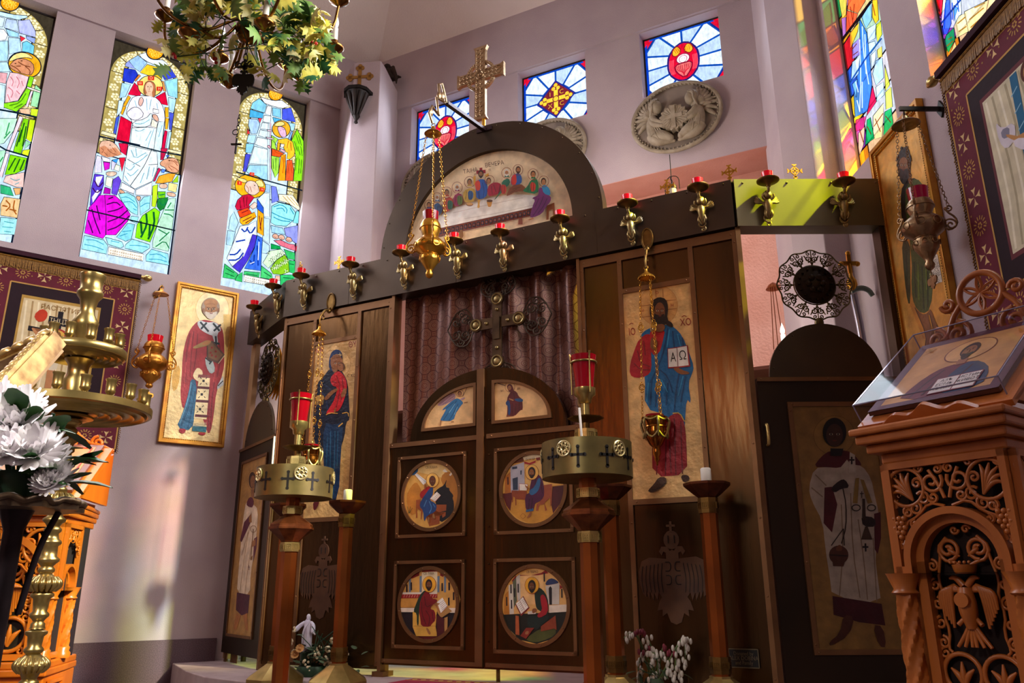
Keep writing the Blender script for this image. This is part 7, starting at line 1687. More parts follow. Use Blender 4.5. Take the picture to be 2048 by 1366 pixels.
    for sg in (-1, 1):
        mb.tube([(sg * .065, y, cz - .02), (sg * .10, y, cz - .06), (sg * hw * .55, y, .045), (sg * hw * .8, y, .03), (sg * hw, y, .0)], t * .9, 6)
        mb.tube(scroll(sg * .105, cz - .01, .024, 1.3, PI, -sg, 16), t * .75, 6); mb.tube(scroll(sg * .085, .045, .045, 1.5, PI / 2, sg, 18), t * .8, 6); mb.tube(scroll(sg * hw * .72, .045, .036, 1.5, PI / 2, sg, 18), t * .8, 6)
    mb.tube([(-hw, y, .0), (hw, y, .0)], t, 6); mb.build('carved_crest', wood, r)
    return r, Td, L, hw
# lectern on the right
WR_, ZLR = .33, 1.13
fl = at_z(1748, 905, ZLR - .06); ang = R(-34)
dx = V3((-math.sin(ang), -math.cos(ang), 0))          # rightwards along its front
o_ = V3((fl.x, fl.y, 0)) + dx * (WR_ / 2 + .03)
ML = Fr(o_, dx).M
lr, Td, Ld, hw = lectern('dark orange carved lectern with eagle panel and boxed icon', ML, M_WOODD, WR_, ZLR, .40, .29)
ic = thing('boxed_icon', 'clear plastic box holding an icon with open book on the brown lectern', 'icon', ML @ Td)
a, b, c, e = -hw + .0, hw - .02, .03, Ld + .02
mb = MB(); mb.box(a + .02, b - .02, c + .02, e - .02, .010, .022); mb.build('board', mat('icon_board', '#5a3420', rough=.6), ic)
FI = Fr((0, 0, .0235), (1, 0, 0), (0, 1, 0)); d = Draw(FI, (0, 0, 1), off=0, mode='loc')
x0, x1, z0, z1 = a + .02, b - .02, c + .02, e - .02; W_, H_ = x1 - x0, z1 - z0
d.k = (x0, z0, 1); q = lambda s: [(u * W_, v * H_) for u, v in nums(s)]
d.p('#d09a5c', q('0,0 1,0 1,1 0,1'))
for s in ('0,0 .08,0 .08,1 0,1', '.92,0 1,0 1,1 .92,1', '0,.92 1,.92 1,1 0,1', '0,0 1,0 1,.06 0,.06'): d.p('#5c3040', q(s))
d.e('#e0ac6c', .54 * W_, .70 * H_, .2 * W_).o('#7a3a2c', .004, .54 * W_, .70 * H_, .2 * W_)
d.p('#6a2434', q('.2,.06 .26,.3 .36,.46 .46,.5 .6,.5 .72,.46 .82,.3 .84,.06'), 1).p('#20385c', q('.5,.06 .5,.3 .58,.5 .72,.46 .84,.3 .86,.06'), 1)
for s in ('.3,.1 .36,.3 .44,.44', '.56,.12 .62,.3 .66,.44', '.7,.12 .76,.3', '.4,.1 .44,.3'): d.l('#3c1420', .006, q(s))
d.p('#a06a48', q('.5,.48 .58,.48 .58,.56 .5,.56')); d.mode = 'loc'
d.e('#3a2014', .54 * W_, .70 * H_, .075 * W_, .105 * H_).e('#a06a44', .54 * W_, .68 * H_, .056 * W_, .08 * H_).p('#3a2014', q('.485,.66 .54,.63 .595,.66 .57,.57 .54,.54 .51,.57'), 1)
for sg in (-1, 1): d.e('#1c0e08', (.54 + sg * .022) * W_, .70 * H_, .008 * W_, .006 * H_, 8).l('#2a140c', .003, [((.54 + sg * .036) * W_, .72 * H_), ((.54 + sg * .01) * W_, .722 * H_)], 0)
d.l('#4a2414', .003, q('.54,.70 .548,.655 .535,.65'))
d.p('#7a2430', q('.44,.08 .80,.08 .80,.30 .44,.30')).p('#e4ddd4', q('.45,.09 .62,.095 .62,.29 .45,.29')).p('#e4ddd4', q('.63,.095 .79,.09 .79,.29 .63,.29'))
for i, tx in enumerate(('АЗЪ', 'ЕСМЬ', 'ПЪТЯТ')): d.t('#2a2020', tx, .535 * W_, (.25 - i * .055) * H_, .042 * W_ * 1.5, xs=.75)
for i, tx in enumerate(('ИСТИН', 'ЖИВОТ')): d.t('#2a2020', tx, .71 * W_, (.25 - i * .055) * H_, .042 * W_ * 1.5, xs=.75)
for s in ('.12,.88 .18,.82', '.12,.82 .18,.88', '.86,.86 .9,.8'): d.l('#b8862c', .006, q(s), 0)
d.done('painted_panel', M_PAINT, ic).matrix_local = FI.M
def clear_mat():
    m, nt, b = mat_base('clear_acrylic'); L = nt.links.new; out = nt.nodes['Material Output']
    tr = N(nt, 'ShaderNodeBsdfTransparent'); tr.inputs[0].default_value = (.86, .84, .9, 1); gl = N(nt, 'ShaderNodeBsdfGlossy'); gl.inputs['Roughness'].default_value = .04
    fz = N(nt, 'ShaderNodeFresnel', IOR=1.45); mx = N(nt, 'ShaderNodeMixShader'); sc_ = N(nt, 'ShaderNodeMath', operation='MULTIPLY'); sc_.inputs[1].default_value = .22; L(fz.outputs[0], sc_.inputs[0]); L(sc_.outputs[0], mx.inputs[0]); L(tr.outputs[0], mx.inputs[1]); L(gl.outputs[0], mx.inputs[2]); L(mx.outputs[0], out.inputs['Surface']); nt.nodes.remove(b); return m
mb = MB(); zt = .062
for pts in ([(a, c, zt), (b, c, zt), (b, e, zt), (a, e, zt)], [(a, c, .008), (b, c, .008), (b, c, zt), (a, c, zt)], [(a, e, .008), (b, e, .008), (b, e, zt), (a, e, zt)], [(a, c, .008), (a, e, .008), (a, e, zt), (a, c, zt)], [(b, c, .008), (b, e, .008), (b, e, zt), (b, c, zt)]): mb.poly(pts)
mb.build('clear_box', clear_mat(), ic, smooth=0)
mb = MB(); P = [(a, c, zt), (b, c, zt), (b, e, zt), (a, e, zt)]
for k in range(4): mb.tube([P[k], P[(k + 1) % 4]], .0022, 5); mb.tube([P[k], (P[k][0], P[k][1], .008)], .0022, 5)
mb.build('box_edge', mat('polished_acrylic_edge', '#8a86a0', rough=.1, metal=.3), ic)
# lectern on the left, bright in the sun
WL_, ZLL = .50, 1.10
fr_ = at_z(157, 1003, ZLL); ang = R(-101); dx = V3((-math.sin(ang), -math.cos(ang), 0))
o_ = V3((fr_.x, fr_.y, 0)) - dx * (WL_ / 2 + .04)
ML2 = Fr(o_, dx).M
ll, Td2, Ld2, hw2 = lectern('bright orange carved lectern beside the white wall behind the brass candelabrum', ML2, M_WOOD, WL_, ZLL, .42, .30)
ic = thing('icon', 'small brown framed icon lying on the slope of the bright orange lectern', 'icon', ML2 @ Td2)
mb = MB(); mb.frame(-hw2 * .8, hw2 * .86, .05, Ld2 + .0, .03, .01, .01)
mb = MB(); mb.box(-hw2 * .8, hw2 * .86, .04, Ld2, .008, .024); mb.build('frame', mat('dark_frame', '#6a4030', rough=.4), ic)
mb = MB(); mb.box(-hw2 * .8 + .03, hw2 * .86 - .03, .07, Ld2 - .03, .024, .026); mb.build('panel', mat('icon_gold_panel', '#c08a48', '#a87038', rough=.45, scale=10), ic)
mb = MB(); x0, x1, y0, y1 = -hw2 * .8 + .045, hw2 * .86 - .045, .085, Ld2 - .045
for A, B in (((x0, y0), (x1, y0)), ((x1, y0), (x1, y1)), ((x1, y1), (x0, y1)), ((x0, y1), (x0, y0))): mb.tube([(*A, .027), (*B, .027)], .004, 4)
mb.build('red_line', mat('red_line_paint', '#d83018', rough=.5), ic)

# tapestries -----------------------------------------------------------------------------
M_CLOTH = painted('velvet_embroidery', rough=.85, bump=.15, bscale=25, vary=.15)
def banner(label, fr, s0, s1, z0, z1, art, rod_ext):
    r = thing('tapestry', label, 'tapestry', fr.at(0, 0, .03))
    mb = MB(); mb.tube([(s0 - rod_ext, -.02, z1 - .015), (s1 + rod_ext, -.02, z1 - .015)], .014, 10)
    for x in (s0 - rod_ext, s1 + rod_ext): mb.ball((x, -.02, z1 - .015), .028, 12, 8, (1.3, 1, 1)); mb.ball((x + (.035 if x > 0 and x == s1 + rod_ext else -.035), -.02, z1 - .015), .013)
    mb.build('rod', M_BRASS, r)
    mb = MB(); mb.box(s0, s1, -.004, .012, z0, z1); mb.box(s0, s1, -.036, -.004, z1 - .035, z1); mb.build('cloth', mat('dark_velvet', '#2c0a1c', '#3a0e24', rough=.95, scale=6), r)
    d = Draw(Fr(fr.w(0, 0, .03), fr.x), (0, 0, 1), off=.005, mode='loc', eps=.0001)
    d.p('#681a30', [(s0 + .012, z0 + .02), (s1 - .012, z0 + .02), (s1 - .012, z1 - .05), (s0 + .012, z1 - .05)])
    bw = .165; i0, i1, j0, j1 = s0 + bw, s1 - bw, z0 + bw + .02, z1 - bw - .075
    g = '#c79a52'
    d.p('#230818', [(i0, j0), (i1, j0), (i1, j1), (i0, j1)])
    for x0_, x1_, y0_, y1_ in ((s0 + .012, s1 - .012, z0 + .02, z1 - .13), (i0, i1, j0, j1)):
        for A, B in (((x0_, y0_), (x1_, y0_)), ((x1_, y0_), (x1_, y1_)), ((x1_, y1_), (x0_, y1_)), ((x0_, y1_), (x0_, y0_))): d.l(g, .010, [A, B], 0)
    def cross(x, z, s):
        for a in range(4):
            c, sn = math.cos(a * PI / 2), math.sin(a * PI / 2)
            d.p('#e0c088', [(x + (u * c - v * sn) * s, z + (u * sn + v * c) * s) for u, v in ((.08, 0), (.5, -.1), (.95, -.38), (.85, 0), (.95, .38), (.5, .1))]); d.n -= 1
    def burst(x, z, s):
        for a in range(14):
            t = 2 * PI * a / 14; d.l(g, .006, [(x + .6 * s * math.cos(t), z + .6 * s * math.sin(t)), (x + s * math.cos(t), z + s * math.sin(t))], 0); d.n -= 1
        for a in range(6): t = PI * a / 3; d.e(g, x + .25 * s * math.cos(t), z + .25 * s * math.sin(t), .12 * s, n=6); d.n -= 1
    nx = 7; nz = 9
    for k in range(nx):
        x = s0 + bw * .52 + (s1 - s0 - bw * 1.04) * k / (nx - 1)
        for z in (z0 + .02 + bw * .5, z1 - bw * .5 - .075): (cross if k % 2 == 0 else burst)(x, z, .048)
    for k in range(1, nz - 1):
        z = z0 + .02 + bw * .5 + (z1 - z0 - bw - .095) * k / (nz - 1)
        for x in (s0 + bw * .5, s1 - bw * .5): (cross if k % 2 == 0 else burst)(x, z, .048)
    for k in range(60):
        t = (k * .618) % 1; side = k % 4; u = .03 + .1 * ((k * .37) % 1)
        x, z = ((s0 + t * (s1 - s0), z0 + .02 + u), (s0 + t * (s1 - s0), z1 - .13 - u), (s0 + u, z0 + t * (z1 - z0)), (s1 - u, z0 + t * (z1 - z0)))[side]
        d.e('#a07840', x, z, .006, n=5); d.n -= 1
    d.n += 1; art(d, i0 + .10, i1 - .10, j0 + .13, j1 - .11)
    d.done('embroidery', M_CLOTH, r)
    mb = MB(); n = 150
    for k in range(n):
        x = s0 + .008 + (s1 - s0 - .016) * k / (n - 1); mb.tube([(x, -.008, z1 - .05), (x + random.uniform(-.003, .003), -.014, z1 - .125 - random.uniform(0, .01))], [.0045, .0035], 4)
    mb.tube([(s0, -.014, z1 - .05), (s1, -.014, z1 - .05)], .007, 5); mb.build('fringe', mat('gold_fringe', '#a8782e', '#6a4818', rough=.6, scale=80), r)
    for x in (s0, s1):
        mb = MB()
        for k in range(90): z = z0 + (z1 - z0 - .04) * k / 89; mb.tube([(x, -.006, z), (x + random.uniform(-.004, .004) + (.010 if x == s1 else -.010), -.008, z - .012)], .004, 4)
        mb.build('side_fringe', mat('side_fringe', '#9a7034', '#5a3c18', rough=.7, scale=80), r)
    return r
def art_cruc(d, a, b, c, e):
    W, H = b - a, e - c; P = lambda s: [(a + u * W, c + v * H) for u, v in nums(s)]
    d.p('#c09848', P('-.03,-.03 1.03,-.03 1.03,1.03 -.03,1.03')).p('#e8d3a6', P('0,0 1,0 1,1 0,1'))
    for k in range(12): u = .05 + k * .08; d.l('#b89868' if k % 2 else '#fff0cc', .012, P('%f,.02 %f,.4 %f,.98' % (u, u + .03, u - .01)))
    d.p('#1c1620', P('.47,.02 .54,.02 .54,.92 .47,.92')).p('#1c1620', P('.12,.68 .88,.66 .88,.71 .12,.73')).p('#1c1620', P('.36,.78 .62,.77 .62,.85 .36,.86'))
    d.p('#c98a5c', P('.16,.70 .3,.60 .44,.57 .56,.57 .7,.6 .84,.68 .84,.71 .7,.65 .56,.62 .57,.45 .55,.34 .54,.1 .5,.05 .46,.1 .45,.34 .43,.45 .44,.62 .3,.65 .18,.72'), 1)
    d.p('#dfe6ec', P('.3,.57 .7,.57 .74,.60 .5,.62 .28,.60'), 1).p('#e8dcc0', P('.42,.42 .58,.42 .57,.32 .43,.32'), 1)
    d.e('#a8302c', a + .5 * W, c + .685 * H, .07, .045).e('#e0b050', a + .5 * W, c + .685 * H, .05, .034).e('#8a5a34', a + .5 * W, c + .675 * H, .028, .032)
    d.p('#cc3c20', P('.16,.84 .24,.92 .33,.9 .34,.84 .3,.79 .22,.78'), 1).p('#3c6c98', P('.7,.79 .74,.88 .8,.88 .84,.78'), 1).e('#d8a060', a + .77 * W, c + .89 * H, .02)
    d.p('#2c5088', P('.08,.04 .1,.36 .2,.42 .3,.34 .32,.04'), 1).e('#d8b060', a + .2 * W, c + .46 * H, .05).e('#2c5088', a + .2 * W, c + .46 * H, .036).e('#b07848', a + .2 * W, c + .455 * H, .022)
    d.p('#b06a5c', P('.68,.04 .7,.34 .78,.4 .88,.34 .92,.04'), 1).e('#d8b060', a + .79 * W, c + .44 * H, .05).e('#7a4c2c', a + .79 * W, c + .44 * H, .026)
    d.p('#a88a4c', P('.3,.02 .44,.1 .56,.1 .7,.02'), 1); d.t('#9a7438', 'РАСПЯТИЕ', a + .5 * W, c + .94 * H, .05); d.t('#d8c8a0', 'ІНЦІ', a + .49 * W, c + .815 * H, .05)
def art_desc(d, a, b, c, e):
    W, H = b - a, e - c; P = lambda s: [(a + u * W, c + v * H) for u, v in nums(s)]
    d.p('#6a3038', P('-.03,-.03 1.03,-.03 1.03,1.03 -.03,1.03')).p('#d9d2b4', P('0,0 1,0 1,1 0,1'))
    for k in range(12): u = .04 + k * .08; d.l('#b4ab8c' if k % 2 else '#f4efd8', .014, P('%f,.02 %f,.4 %f,.98' % (u, u + .05, u)))
    d.p('#226a94', P('.3,.02 .38,.02 .42,.99 .34,.99'))
    for k in range(8): d.l('#8ac0dc', .006, P('.32,%f .40,%f' % (.1 + k * .11, .13 + k * .11)), 0)
    d.p('#226a94', P('.62,.02 .7,.02 .66,.99 .6,.99'))
    d.p('#dcd8e4', P('.1,.82 .16,.74 .3,.72 .28,.62 .16,.60 .1,.68'), 1).p('#8a8aa0', P('.14,.74 .24,.72 .22,.66 .14,.68'), 1)
    d.p('#c8945c', P('.18,.70 .34,.60 .46,.66 .5,.86 .58,.86 .62,.6 .58,.3 .44,.3 .42,.58 .34,.56 .2,.66'), 1).e('#5a2c1c', a + .54 * W, c + .93 * H, .05, .055).e('#c8945c', a + .54 * W, c + .92 * H, .034, .04)
    d.p('#e4e0ec', P('.24,.64 .5,.52 .7,.4 .66,.32 .46,.46 .26,.56'), 1).p('#3c6c98', P('.42,.04 .4,.3 .52,.34 .64,.28 .66,.04'), 1)
    d.p('#a85c3c', P('.36,.1 .3,.34 .42,.46 .48,.3 .46,.1'), 1).e('#f0ece0', a + .4 * W, c + .46 * H, .05).e('#8a5030', a + .4 * W, c + .45 * H, .034).p('#7a2c4c', P('.7,.06 .68,.34 .78,.44 .9,.34 .92,.06'), 1).e('#d8b060', a + .8 * W, c + .46 * H, .05).e('#8a5030', a + .8 * W, c + .46 * H, .03)
l0, rr_ = WL.loc(38, 585)[0], WL.loc(208, 606)[0]; cm = (l0 + rr_) / 2; s1 = WL.loc(281, 545)[0]
banner('maroon velvet tapestry with a crucifixion scene behind the brass candelabrum', WL, 2 * cm - s1, s1, 1.70, 3.13, art_cruc, .05)
s0 = WR.loc(1893, 150)[0]
banner('dark velvet tapestry with a pale ladder scene hanging over the brown lectern', WR, s0 + .005, s0 + 1.13, 1.75, 3.165, art_desc, .05)

# brass candelabrum ------------------------------------------------------------------------
YC = 2.85; pc = at_y(142, 830, YC); zc = lambda y: at_y(135, y, YC).z
r = thing('brass_candelabrum', 'tall brass candelabrum with two round tiers of candle cups', 'candelabrum', T(pc.x, pc.y, 0))
prof = []
def knot(z, rr): return [(rr * .55, z - .035), (rr, z - .012), (rr, z + .012), (rr * .55, z + .035)]
seq = [(1366, .030), (1330, .055, 1), (1300, .030), (1265, .034), (1250, .022), (1230, .030), (1190, .036), (1168, .05, 1), (1140, .026), (1120, .036), (1085, .034), (1060, .028), (1040, .036), (1015, .030), (1000, .050, 1), (980, .026), (960, .034), (930, .038), (900, .030), (880, .036), (862, .03), (845, .04), (835, .075), (826, .085)]
mb = MB(); mb.lathe([(.20, 0), (.20, .02), (.14, .05), (.06, .09), (.04, .14), (.05, .2), (.03, .26), (.03, zc(1366))], 28)
P = []
for q in seq:
    z = zc(q[0]); P += [(q[1] * .72, z - .012), (q[1], z - .004), (q[1], z + .004), (q[1] * .72, z + .012)] if len(q) == 2 else [(q[1] * .6, z - .02)] + [(q[1] * .8, z - .016), (q[1], z), (q[1] * .8, z + .016)]
P = sorted(P, key=lambda t: t[1]); mb.lathe(P, 28)
zl_, zu_ = zc(818), at_y(172, 705, YC).z
mb.lathe([(.045, zl_), (.05, zl_ + .02), (.04, zl_ + .06), (.05, zl_ + .1), (.034, zl_ + .12), (.036, zu_ - .05), (.05, zu_ - .03), (.03, zu_ - .02), (.05, zu_)], 24)
zt0 = lambda y: at_y(186, y, YC).z
mb.lathe([(.02, zu_), (.03, zt0(672)), (.042, zt0(655)), (.046, zt0(645)), (.028, zt0(630)), (.025, zt0(618)), (.033, zt0(600)), (.045, zt0(592)), (.046, zt0(585)), (.038, zt0(580)), (.04, zt0(560)), (.047, zt0(553)), (.045, zt0(550)), (.034, zt0(553)), (.03, zt0(575)), (0, zt0(578))], 24)
mb.build('stem', M_BRASS, r)
for z, y_ in ((zc(1330), 0), (zc(1168), 0), (zc(1000), 0)):
    mb = MB()
    for k in range(16): a = 2 * PI * k / 16; mb.tube([(.035 * math.cos(a), .035 * math.sin(a), z - .022), (.052 * math.cos(a), .052 * math.sin(a), z), (.035 * math.cos(a), .035 * math.sin(a), z + .022)], [.006, .011, .006], 6)
    mb.build('gadrooned_knop', M_BRASS, r)
def tier(name, z, rr, n):
    mb = MB(); pr = [(.05, z - .01)]
    for f in (.3, .45, .6, .75, .88): pr += [(rr * f, z - .012), (rr * (f + .03), z - .022), (rr * (f + .06), z - .012)]
    pr += [(rr * .97, z - .016), (rr, z - .012), (rr, z + .012), (rr * .98, z + .014), (rr * .96, z), (.05, z + .002)]
    mb.lathe(pr, 56, cap=False); o = mb.build(name, M_BRASS, r)
    return o
for name, z, rr, n in (('lower_tier', zl_, .268, 18), ('upper_tier', zu_, .155, 12)):
    o = tier(name, z, rr, n); cup = None
    for k in range(n):
        a = 2 * PI * (k + .3) / n
        if cup is None:
            mb = MB(); mb.lathe([(.010, 0), (.012, .006), (.008, .012), (.016, .022), (.0175, .026), (.0155, .032), (.0165, .062), (.019, .066), (.019, .070), (.014, .070), (.012, .03), (0, .03)], 14); cup = mb.build('candle_cup', M_BRASS, r); c = cup
        else: c = cup.copy(); COL.objects.link(c)
        c.parent = r; c.matrix_local = T((rr - .028) * math.cos(a), (rr - .028) * math.sin(a), z + .006)

# framed picture on the stand at the left edge, and white flowers ------------------------------
YF = 1.75; A = at_y(122, 676, YF + .10); B = at_y(-2, 812, YF - .12); Cc = at_y(-6, 716, YF + .22)
zx = (A - B).normalized(); xx = (A - Cc); xx = (xx - zx * xx.dot(zx)).normalized()
FP = Fr(A, xx, zx); hgt = (A - B).length * 1.7; wid = .42
pf = thing('framed_picture', 'tilted gilt picture frame edge-on at the left border beside the candelabrum', 'picture', FP.M)
mb = MB(); mb.frame(-wid, 0, -hgt, 0, .05, -.022, .02); mb.frame(-wid + .004, -.004, -hgt + .004, -.004, .03, -.032, -.018)
for k in range(24):
    z = -hgt * (k + .5) / 24; mb.ball((-.02, -.03, z), .012, 7, 5, (1, .8, 1.5))
for k in range(12): mb.ball((-wid * (k + .5) / 12, -.03, -.022), .014, 7, 5, (1.5, .8, 1))
mb.build('frame', mat('pale_gilt', '#c4a464', '#7a5224', rough=.35, metal=.6, scale=22), pf)
mb = MB(); mb.box(-wid + .05, -.05, -.0, .008, -hgt + .05, -.05); mb.build('picture', mat('picture_glass', '#5a5474', '#6a6080', rough=.12, scale=4), pf)
mb = MB(); mb.frame(-wid + .01, -.01, -hgt + .01, -.01, .03, .018, .03); mb.build('backing', mat('pale_wood', '#d8b078', '#b88c54', rough=.5, scale=12), pf)
mb = MB(); P1 = FP.M.inverted() @ at_y(80, 745, YF + .06); P2 = FP.M.inverted() @ at_y(16, 806, YF - .02); mb.tube([P1, P2], .0045, 6); mb.build('prop_rod', mat('prop_wood', '#dcb880', rough=.5), pf)
mb = MB(); c0 = FP.M.inverted() @ (FP.w(-wid / 2, -hgt * .75, -.02)); f0_ = FP.w(-wid / 2, -hgt * .75, -.02); mb.tube([c0, FP.M.inverted() @ V3((f0_.x, f0_.y, 0))], .025, 10); mb.build('stand', M_BLACK, pf)
# wrought stand with white chrysanthemums
YB = 1.55; pb = at_y(36, 1008, YB)
st = thing('flower_stand', 'dark iron flower stand with scalloped top holding the white bouquet', 'stand', T(pb.x, pb.y, 0))
mb = MB(); P = []
for k in range(72): a = 2 * PI * k / 72; rr = .105 + .008 * math.cos(9 * a) + .004 * math.cos(18 * a); P.append((rr * math.cos(a), rr * math.sin(a)))
mb.prism_z(P, pb.z - .012, pb.z); mb.tube([(x * .98, y * .98, pb.z + .002 + .004 * math.sin(i * 1.1)) for i, (x, y) in enumerate(P)], .007, 6, closed=True); mb.build('top', mat('aged_iron', '#4a3a30', '#7a6248', rough=.4, metal=.7, scale=40), st)
mb = MB(); mb.lathe([(.03, pb.z - .012), (.017, pb.z - .05), (.015, .05), (.10, .02), (.10, 0)], 12)
for k in range(3):
    a = R(30 + 120 * k); mb.tube([(.03 * math.cos(a), .03 * math.sin(a), pb.z - .20), (.045 * math.cos(a), .045 * math.sin(a), pb.z - .08), (.07 * math.cos(a), .07 * math.sin(a), pb.z - .012)], .006, 6)
mb.build('leg', mat('fluted_iron', '#2a2226', '#3c3034', rough=.45, metal=.6, scale=20), st)
bq = thing('bouquet', 'white chrysanthemums and green leaves in front of the orange lectern', 'flowers', T(pb.x, pb.y, pb.z))
M_PET = mat('white_petal', '#fbf7f6', '#efe8ec', rough=.6, scale=30); M_LEAF = mat('dark_leaf', '#1f4a24', '#3c6a2c', rough=.45, scale=20); M_LEAFD = mat('shaded_leaf', '#10301c', '#1d4424', rough=.5, scale=20)
def petal(mb, base, d, up, L, w, curl):
    s = d.cross(up)
    if s.length < 1e-4: s = d.orthogonal()
    s.normalize(); n = s.cross(d)
    rows = []
    for t, ww in ((0, .4), (.35, .9), (.7, 1), (1, .35)):
        c = base + d * (L * t) + n * (curl * L * t * t); rows.append((mb.V(c - s * w * ww), mb.V(c + n * w * .25 * ww), mb.V(c + s * w * ww)))
    for A, B in zip(rows, rows[1:]): mb.F((A[0], A[1], B[1], B[0])); mb.F((A[1], A[2], B[2], B[1]))
def mum(parent, c, rr, facing, name='bloom'):
    mb = MB(); f = V3(facing).normalized(); x = f.orthogonal().normalized(); y = f.cross(x)
    for ring_, (n, tilt, L) in enumerate(((18, 5, 1), (18, 28, .95), (14, 50, .8), (10, 70, .6))):
        for k in range(n):
            a = 2 * PI * (k + .5 * ring_ + random.uniform(-.2, .2)) / n; out = x * math.cos(a) + y * math.sin(a); d = (out * math.cos(R(tilt)) + f * math.sin(R(tilt))).normalized()
            petal(mb, c + out * rr * .1, d, f, rr * L * random.uniform(.85, 1.1), rr * .13, .25)
    return mb.build(name, M_PET, parent)
def flw(px, py, Y): return at_y(px, py, Y) - V3((pb.x, pb.y, pb.z))
for px, py, dy, rr in ((28, 850, -.05, .072), (72, 905, -.08, .058), (-10, 815, .02, .06), (8, 905, -.1, .05), (95, 925, -.02, .045), (112, 958, -.04, .036), (40, 820, .03, .05), (95, 972, -.06, .03)):
    c = flw(px, py, YB + dy); mum(bq, c, rr, (.2, -.8, .55))
mb = MB()
for k in range(60):
    a = random.uniform(0, 2 * PI); rr = random.uniform(.02, .11); base = V3((rr * math.cos(a) * .9, rr * math.sin(a) * .5 - .02, random.uniform(.02, .16))); d = V3((math.cos(a), math.sin(a) * .6 - .2, random.uniform(-.3, .8))).normalized(); petal(mb, base, d, V3((0, 0, 1)), random.uniform(.05, .085), random.uniform(.014, .024), -.2)
mb.build('leaves', M_LEAF, bq)
mb = MB()
for k in range(9): a = k * .7; mb.tube([(0.012 * math.cos(a), .012 * math.sin(a), .0), (.03 * math.cos(a), .03 * math.sin(a), .08), (.07 * math.cos(a), .04 * math.sin(a), .17)], .004, 5)
mb.lathe([(.03, 0.001), (.045, .03), (.04, .06), (.0, .05)], 14, cap=False); mb.build('stems', M_LEAFD, bq)

# chandelier wrapped with artificial vine ---------------------------------------------------------
YH = 3.35; ch = at_y(497, 64, YH)
c_ = thing('chandelier', 'bronze chandelier with electric candles wrapped in yellow-green vine', 'chandelier', T(ch.x, ch.y, ch.z))
M_CHB = mat('chandelier_bronze', '#9a6a34', '#5c3c1e', rough=.25, metal=1.0, scale=6)
mb = MB(); mb.ball((0, 0, 0), .066, 28, 18); mb.build('ball', M_CHB, c_)
mb = MB(); mb.lathe([(.02, .06), (.03, .09), (.018, .12), (.03, .18), (.04, .26), (.02, .32), (.012, .4), (.01, 2.6)], 16); mb.lathe([(.012, -.062), (.008, -.08), (.005, -.10)], 10); mb.build('column', M_CHB, c_)
def arm(a, L, dz):
    mb = MB(); c, s = math.cos(a), math.sin(a)
    P = [(.0, .1), (L * .2, .02), (L * .45, -.10), (L * .75, -.10), (L * .96, -.03), (L, dz - .045)]
    mb.tube([(x * c, x * s, z) for x, z in [(q[0], q[1]) for q in chaikin(P, 2, False)]], .0075, 8); o = mb.build('arm', M_CHB, c_)
    mb = MB(); mb.lathe([(.008, -.05), (.02, -.04), (.045, -.022), (.052, -.012), (.05, -.008), (.02, -.006), (.02, .03), (.0, .03)], 22, (L * c, L * s, dz)); d_ = mb.build('drip_cup', M_CHB, o)
    mb = MB(); mb.lathe([(.0145, .03), (.0145, .11), (0, .11)], 14, (L * c, L * s, dz)); mb.build('candle_sleeve', M_WAX, o)
    mb = MB(); mb.lathe([(.006, .11), (.013, .125), (.017, .145), (.012, .17), (.004, .195), (0, .2)], 12, (L * c, L * s, dz)); mb.build('bulb', mat('clear_bulb', '#e8e4f0', rough=.1, spec=.8), o)
    return o
for k in range(8): arm(2 * PI * k / 8 - .12, .455, .155 if k % 2 == 0 else .13)
for k in range(4): arm(2 * PI * k / 4 + .62, .27, -.12)
mb = MB(); chain(mb, (0, 0, -.09), (0, 0, -.17), .007, .028); z = -.29
mb.prism([(x * .16, z + zz * .2) for x, zz in eagle_poly()], -.004, .004); mb.prism(circ(0, z + .085, .013, 14), -.004, .004)
for k in range(3): mb.tube(scroll((k - 1) * .03, -.19, .022, 1.3, PI / 2, 1, 12), .004, 5)
mb.bar((-.035, 0, -.205), (.035, 0, -.195), .008); mb.bar((0, 0, -.16), (0, 0, -.23), .008)
ro_ = mb.build('eagle_pendant', M_BLACK, c_, smooth=0)
mb = MB(); chain(mb, (0, 0, -.47), (0, 0, -.55), .005, .02); mb.ring((-.01, 0, -.565), .014, .0025, 'y', 14, 5); chain(mb, (0, 0, -.575), (0, 0, -.60), .004, .015); mb.bar((0, 0, -.60), (0, 0, -.68), .010, .006); mb.bar((-.025, 0, -.63), (.025, 0, -.63), .010, .006); mb.build('cross_pendant', M_BLACK, c_, smooth=0)
random.seed(21)
vs_ = [mat('vine_leaf_gold', '#e4d65a', '#b8b44a', rough=.55, scale=25), mat('vine_leaf_green', '#7a9a44', '#56803c', rough=.55, scale=25), mat('vine_leaf_cream', '#fbf2b8', '#e0d070', rough=.55, scale=25), mat('vine_leaf_dark', '#1c5434', '#2a6a44', rough=.5, scale=25)]
vine = bpy.data.objects.new('vine', None); COL.objects.link(vine); vine.parent = c_; vine['label'] = 'artificial yellow-green vine with serrated leaves'
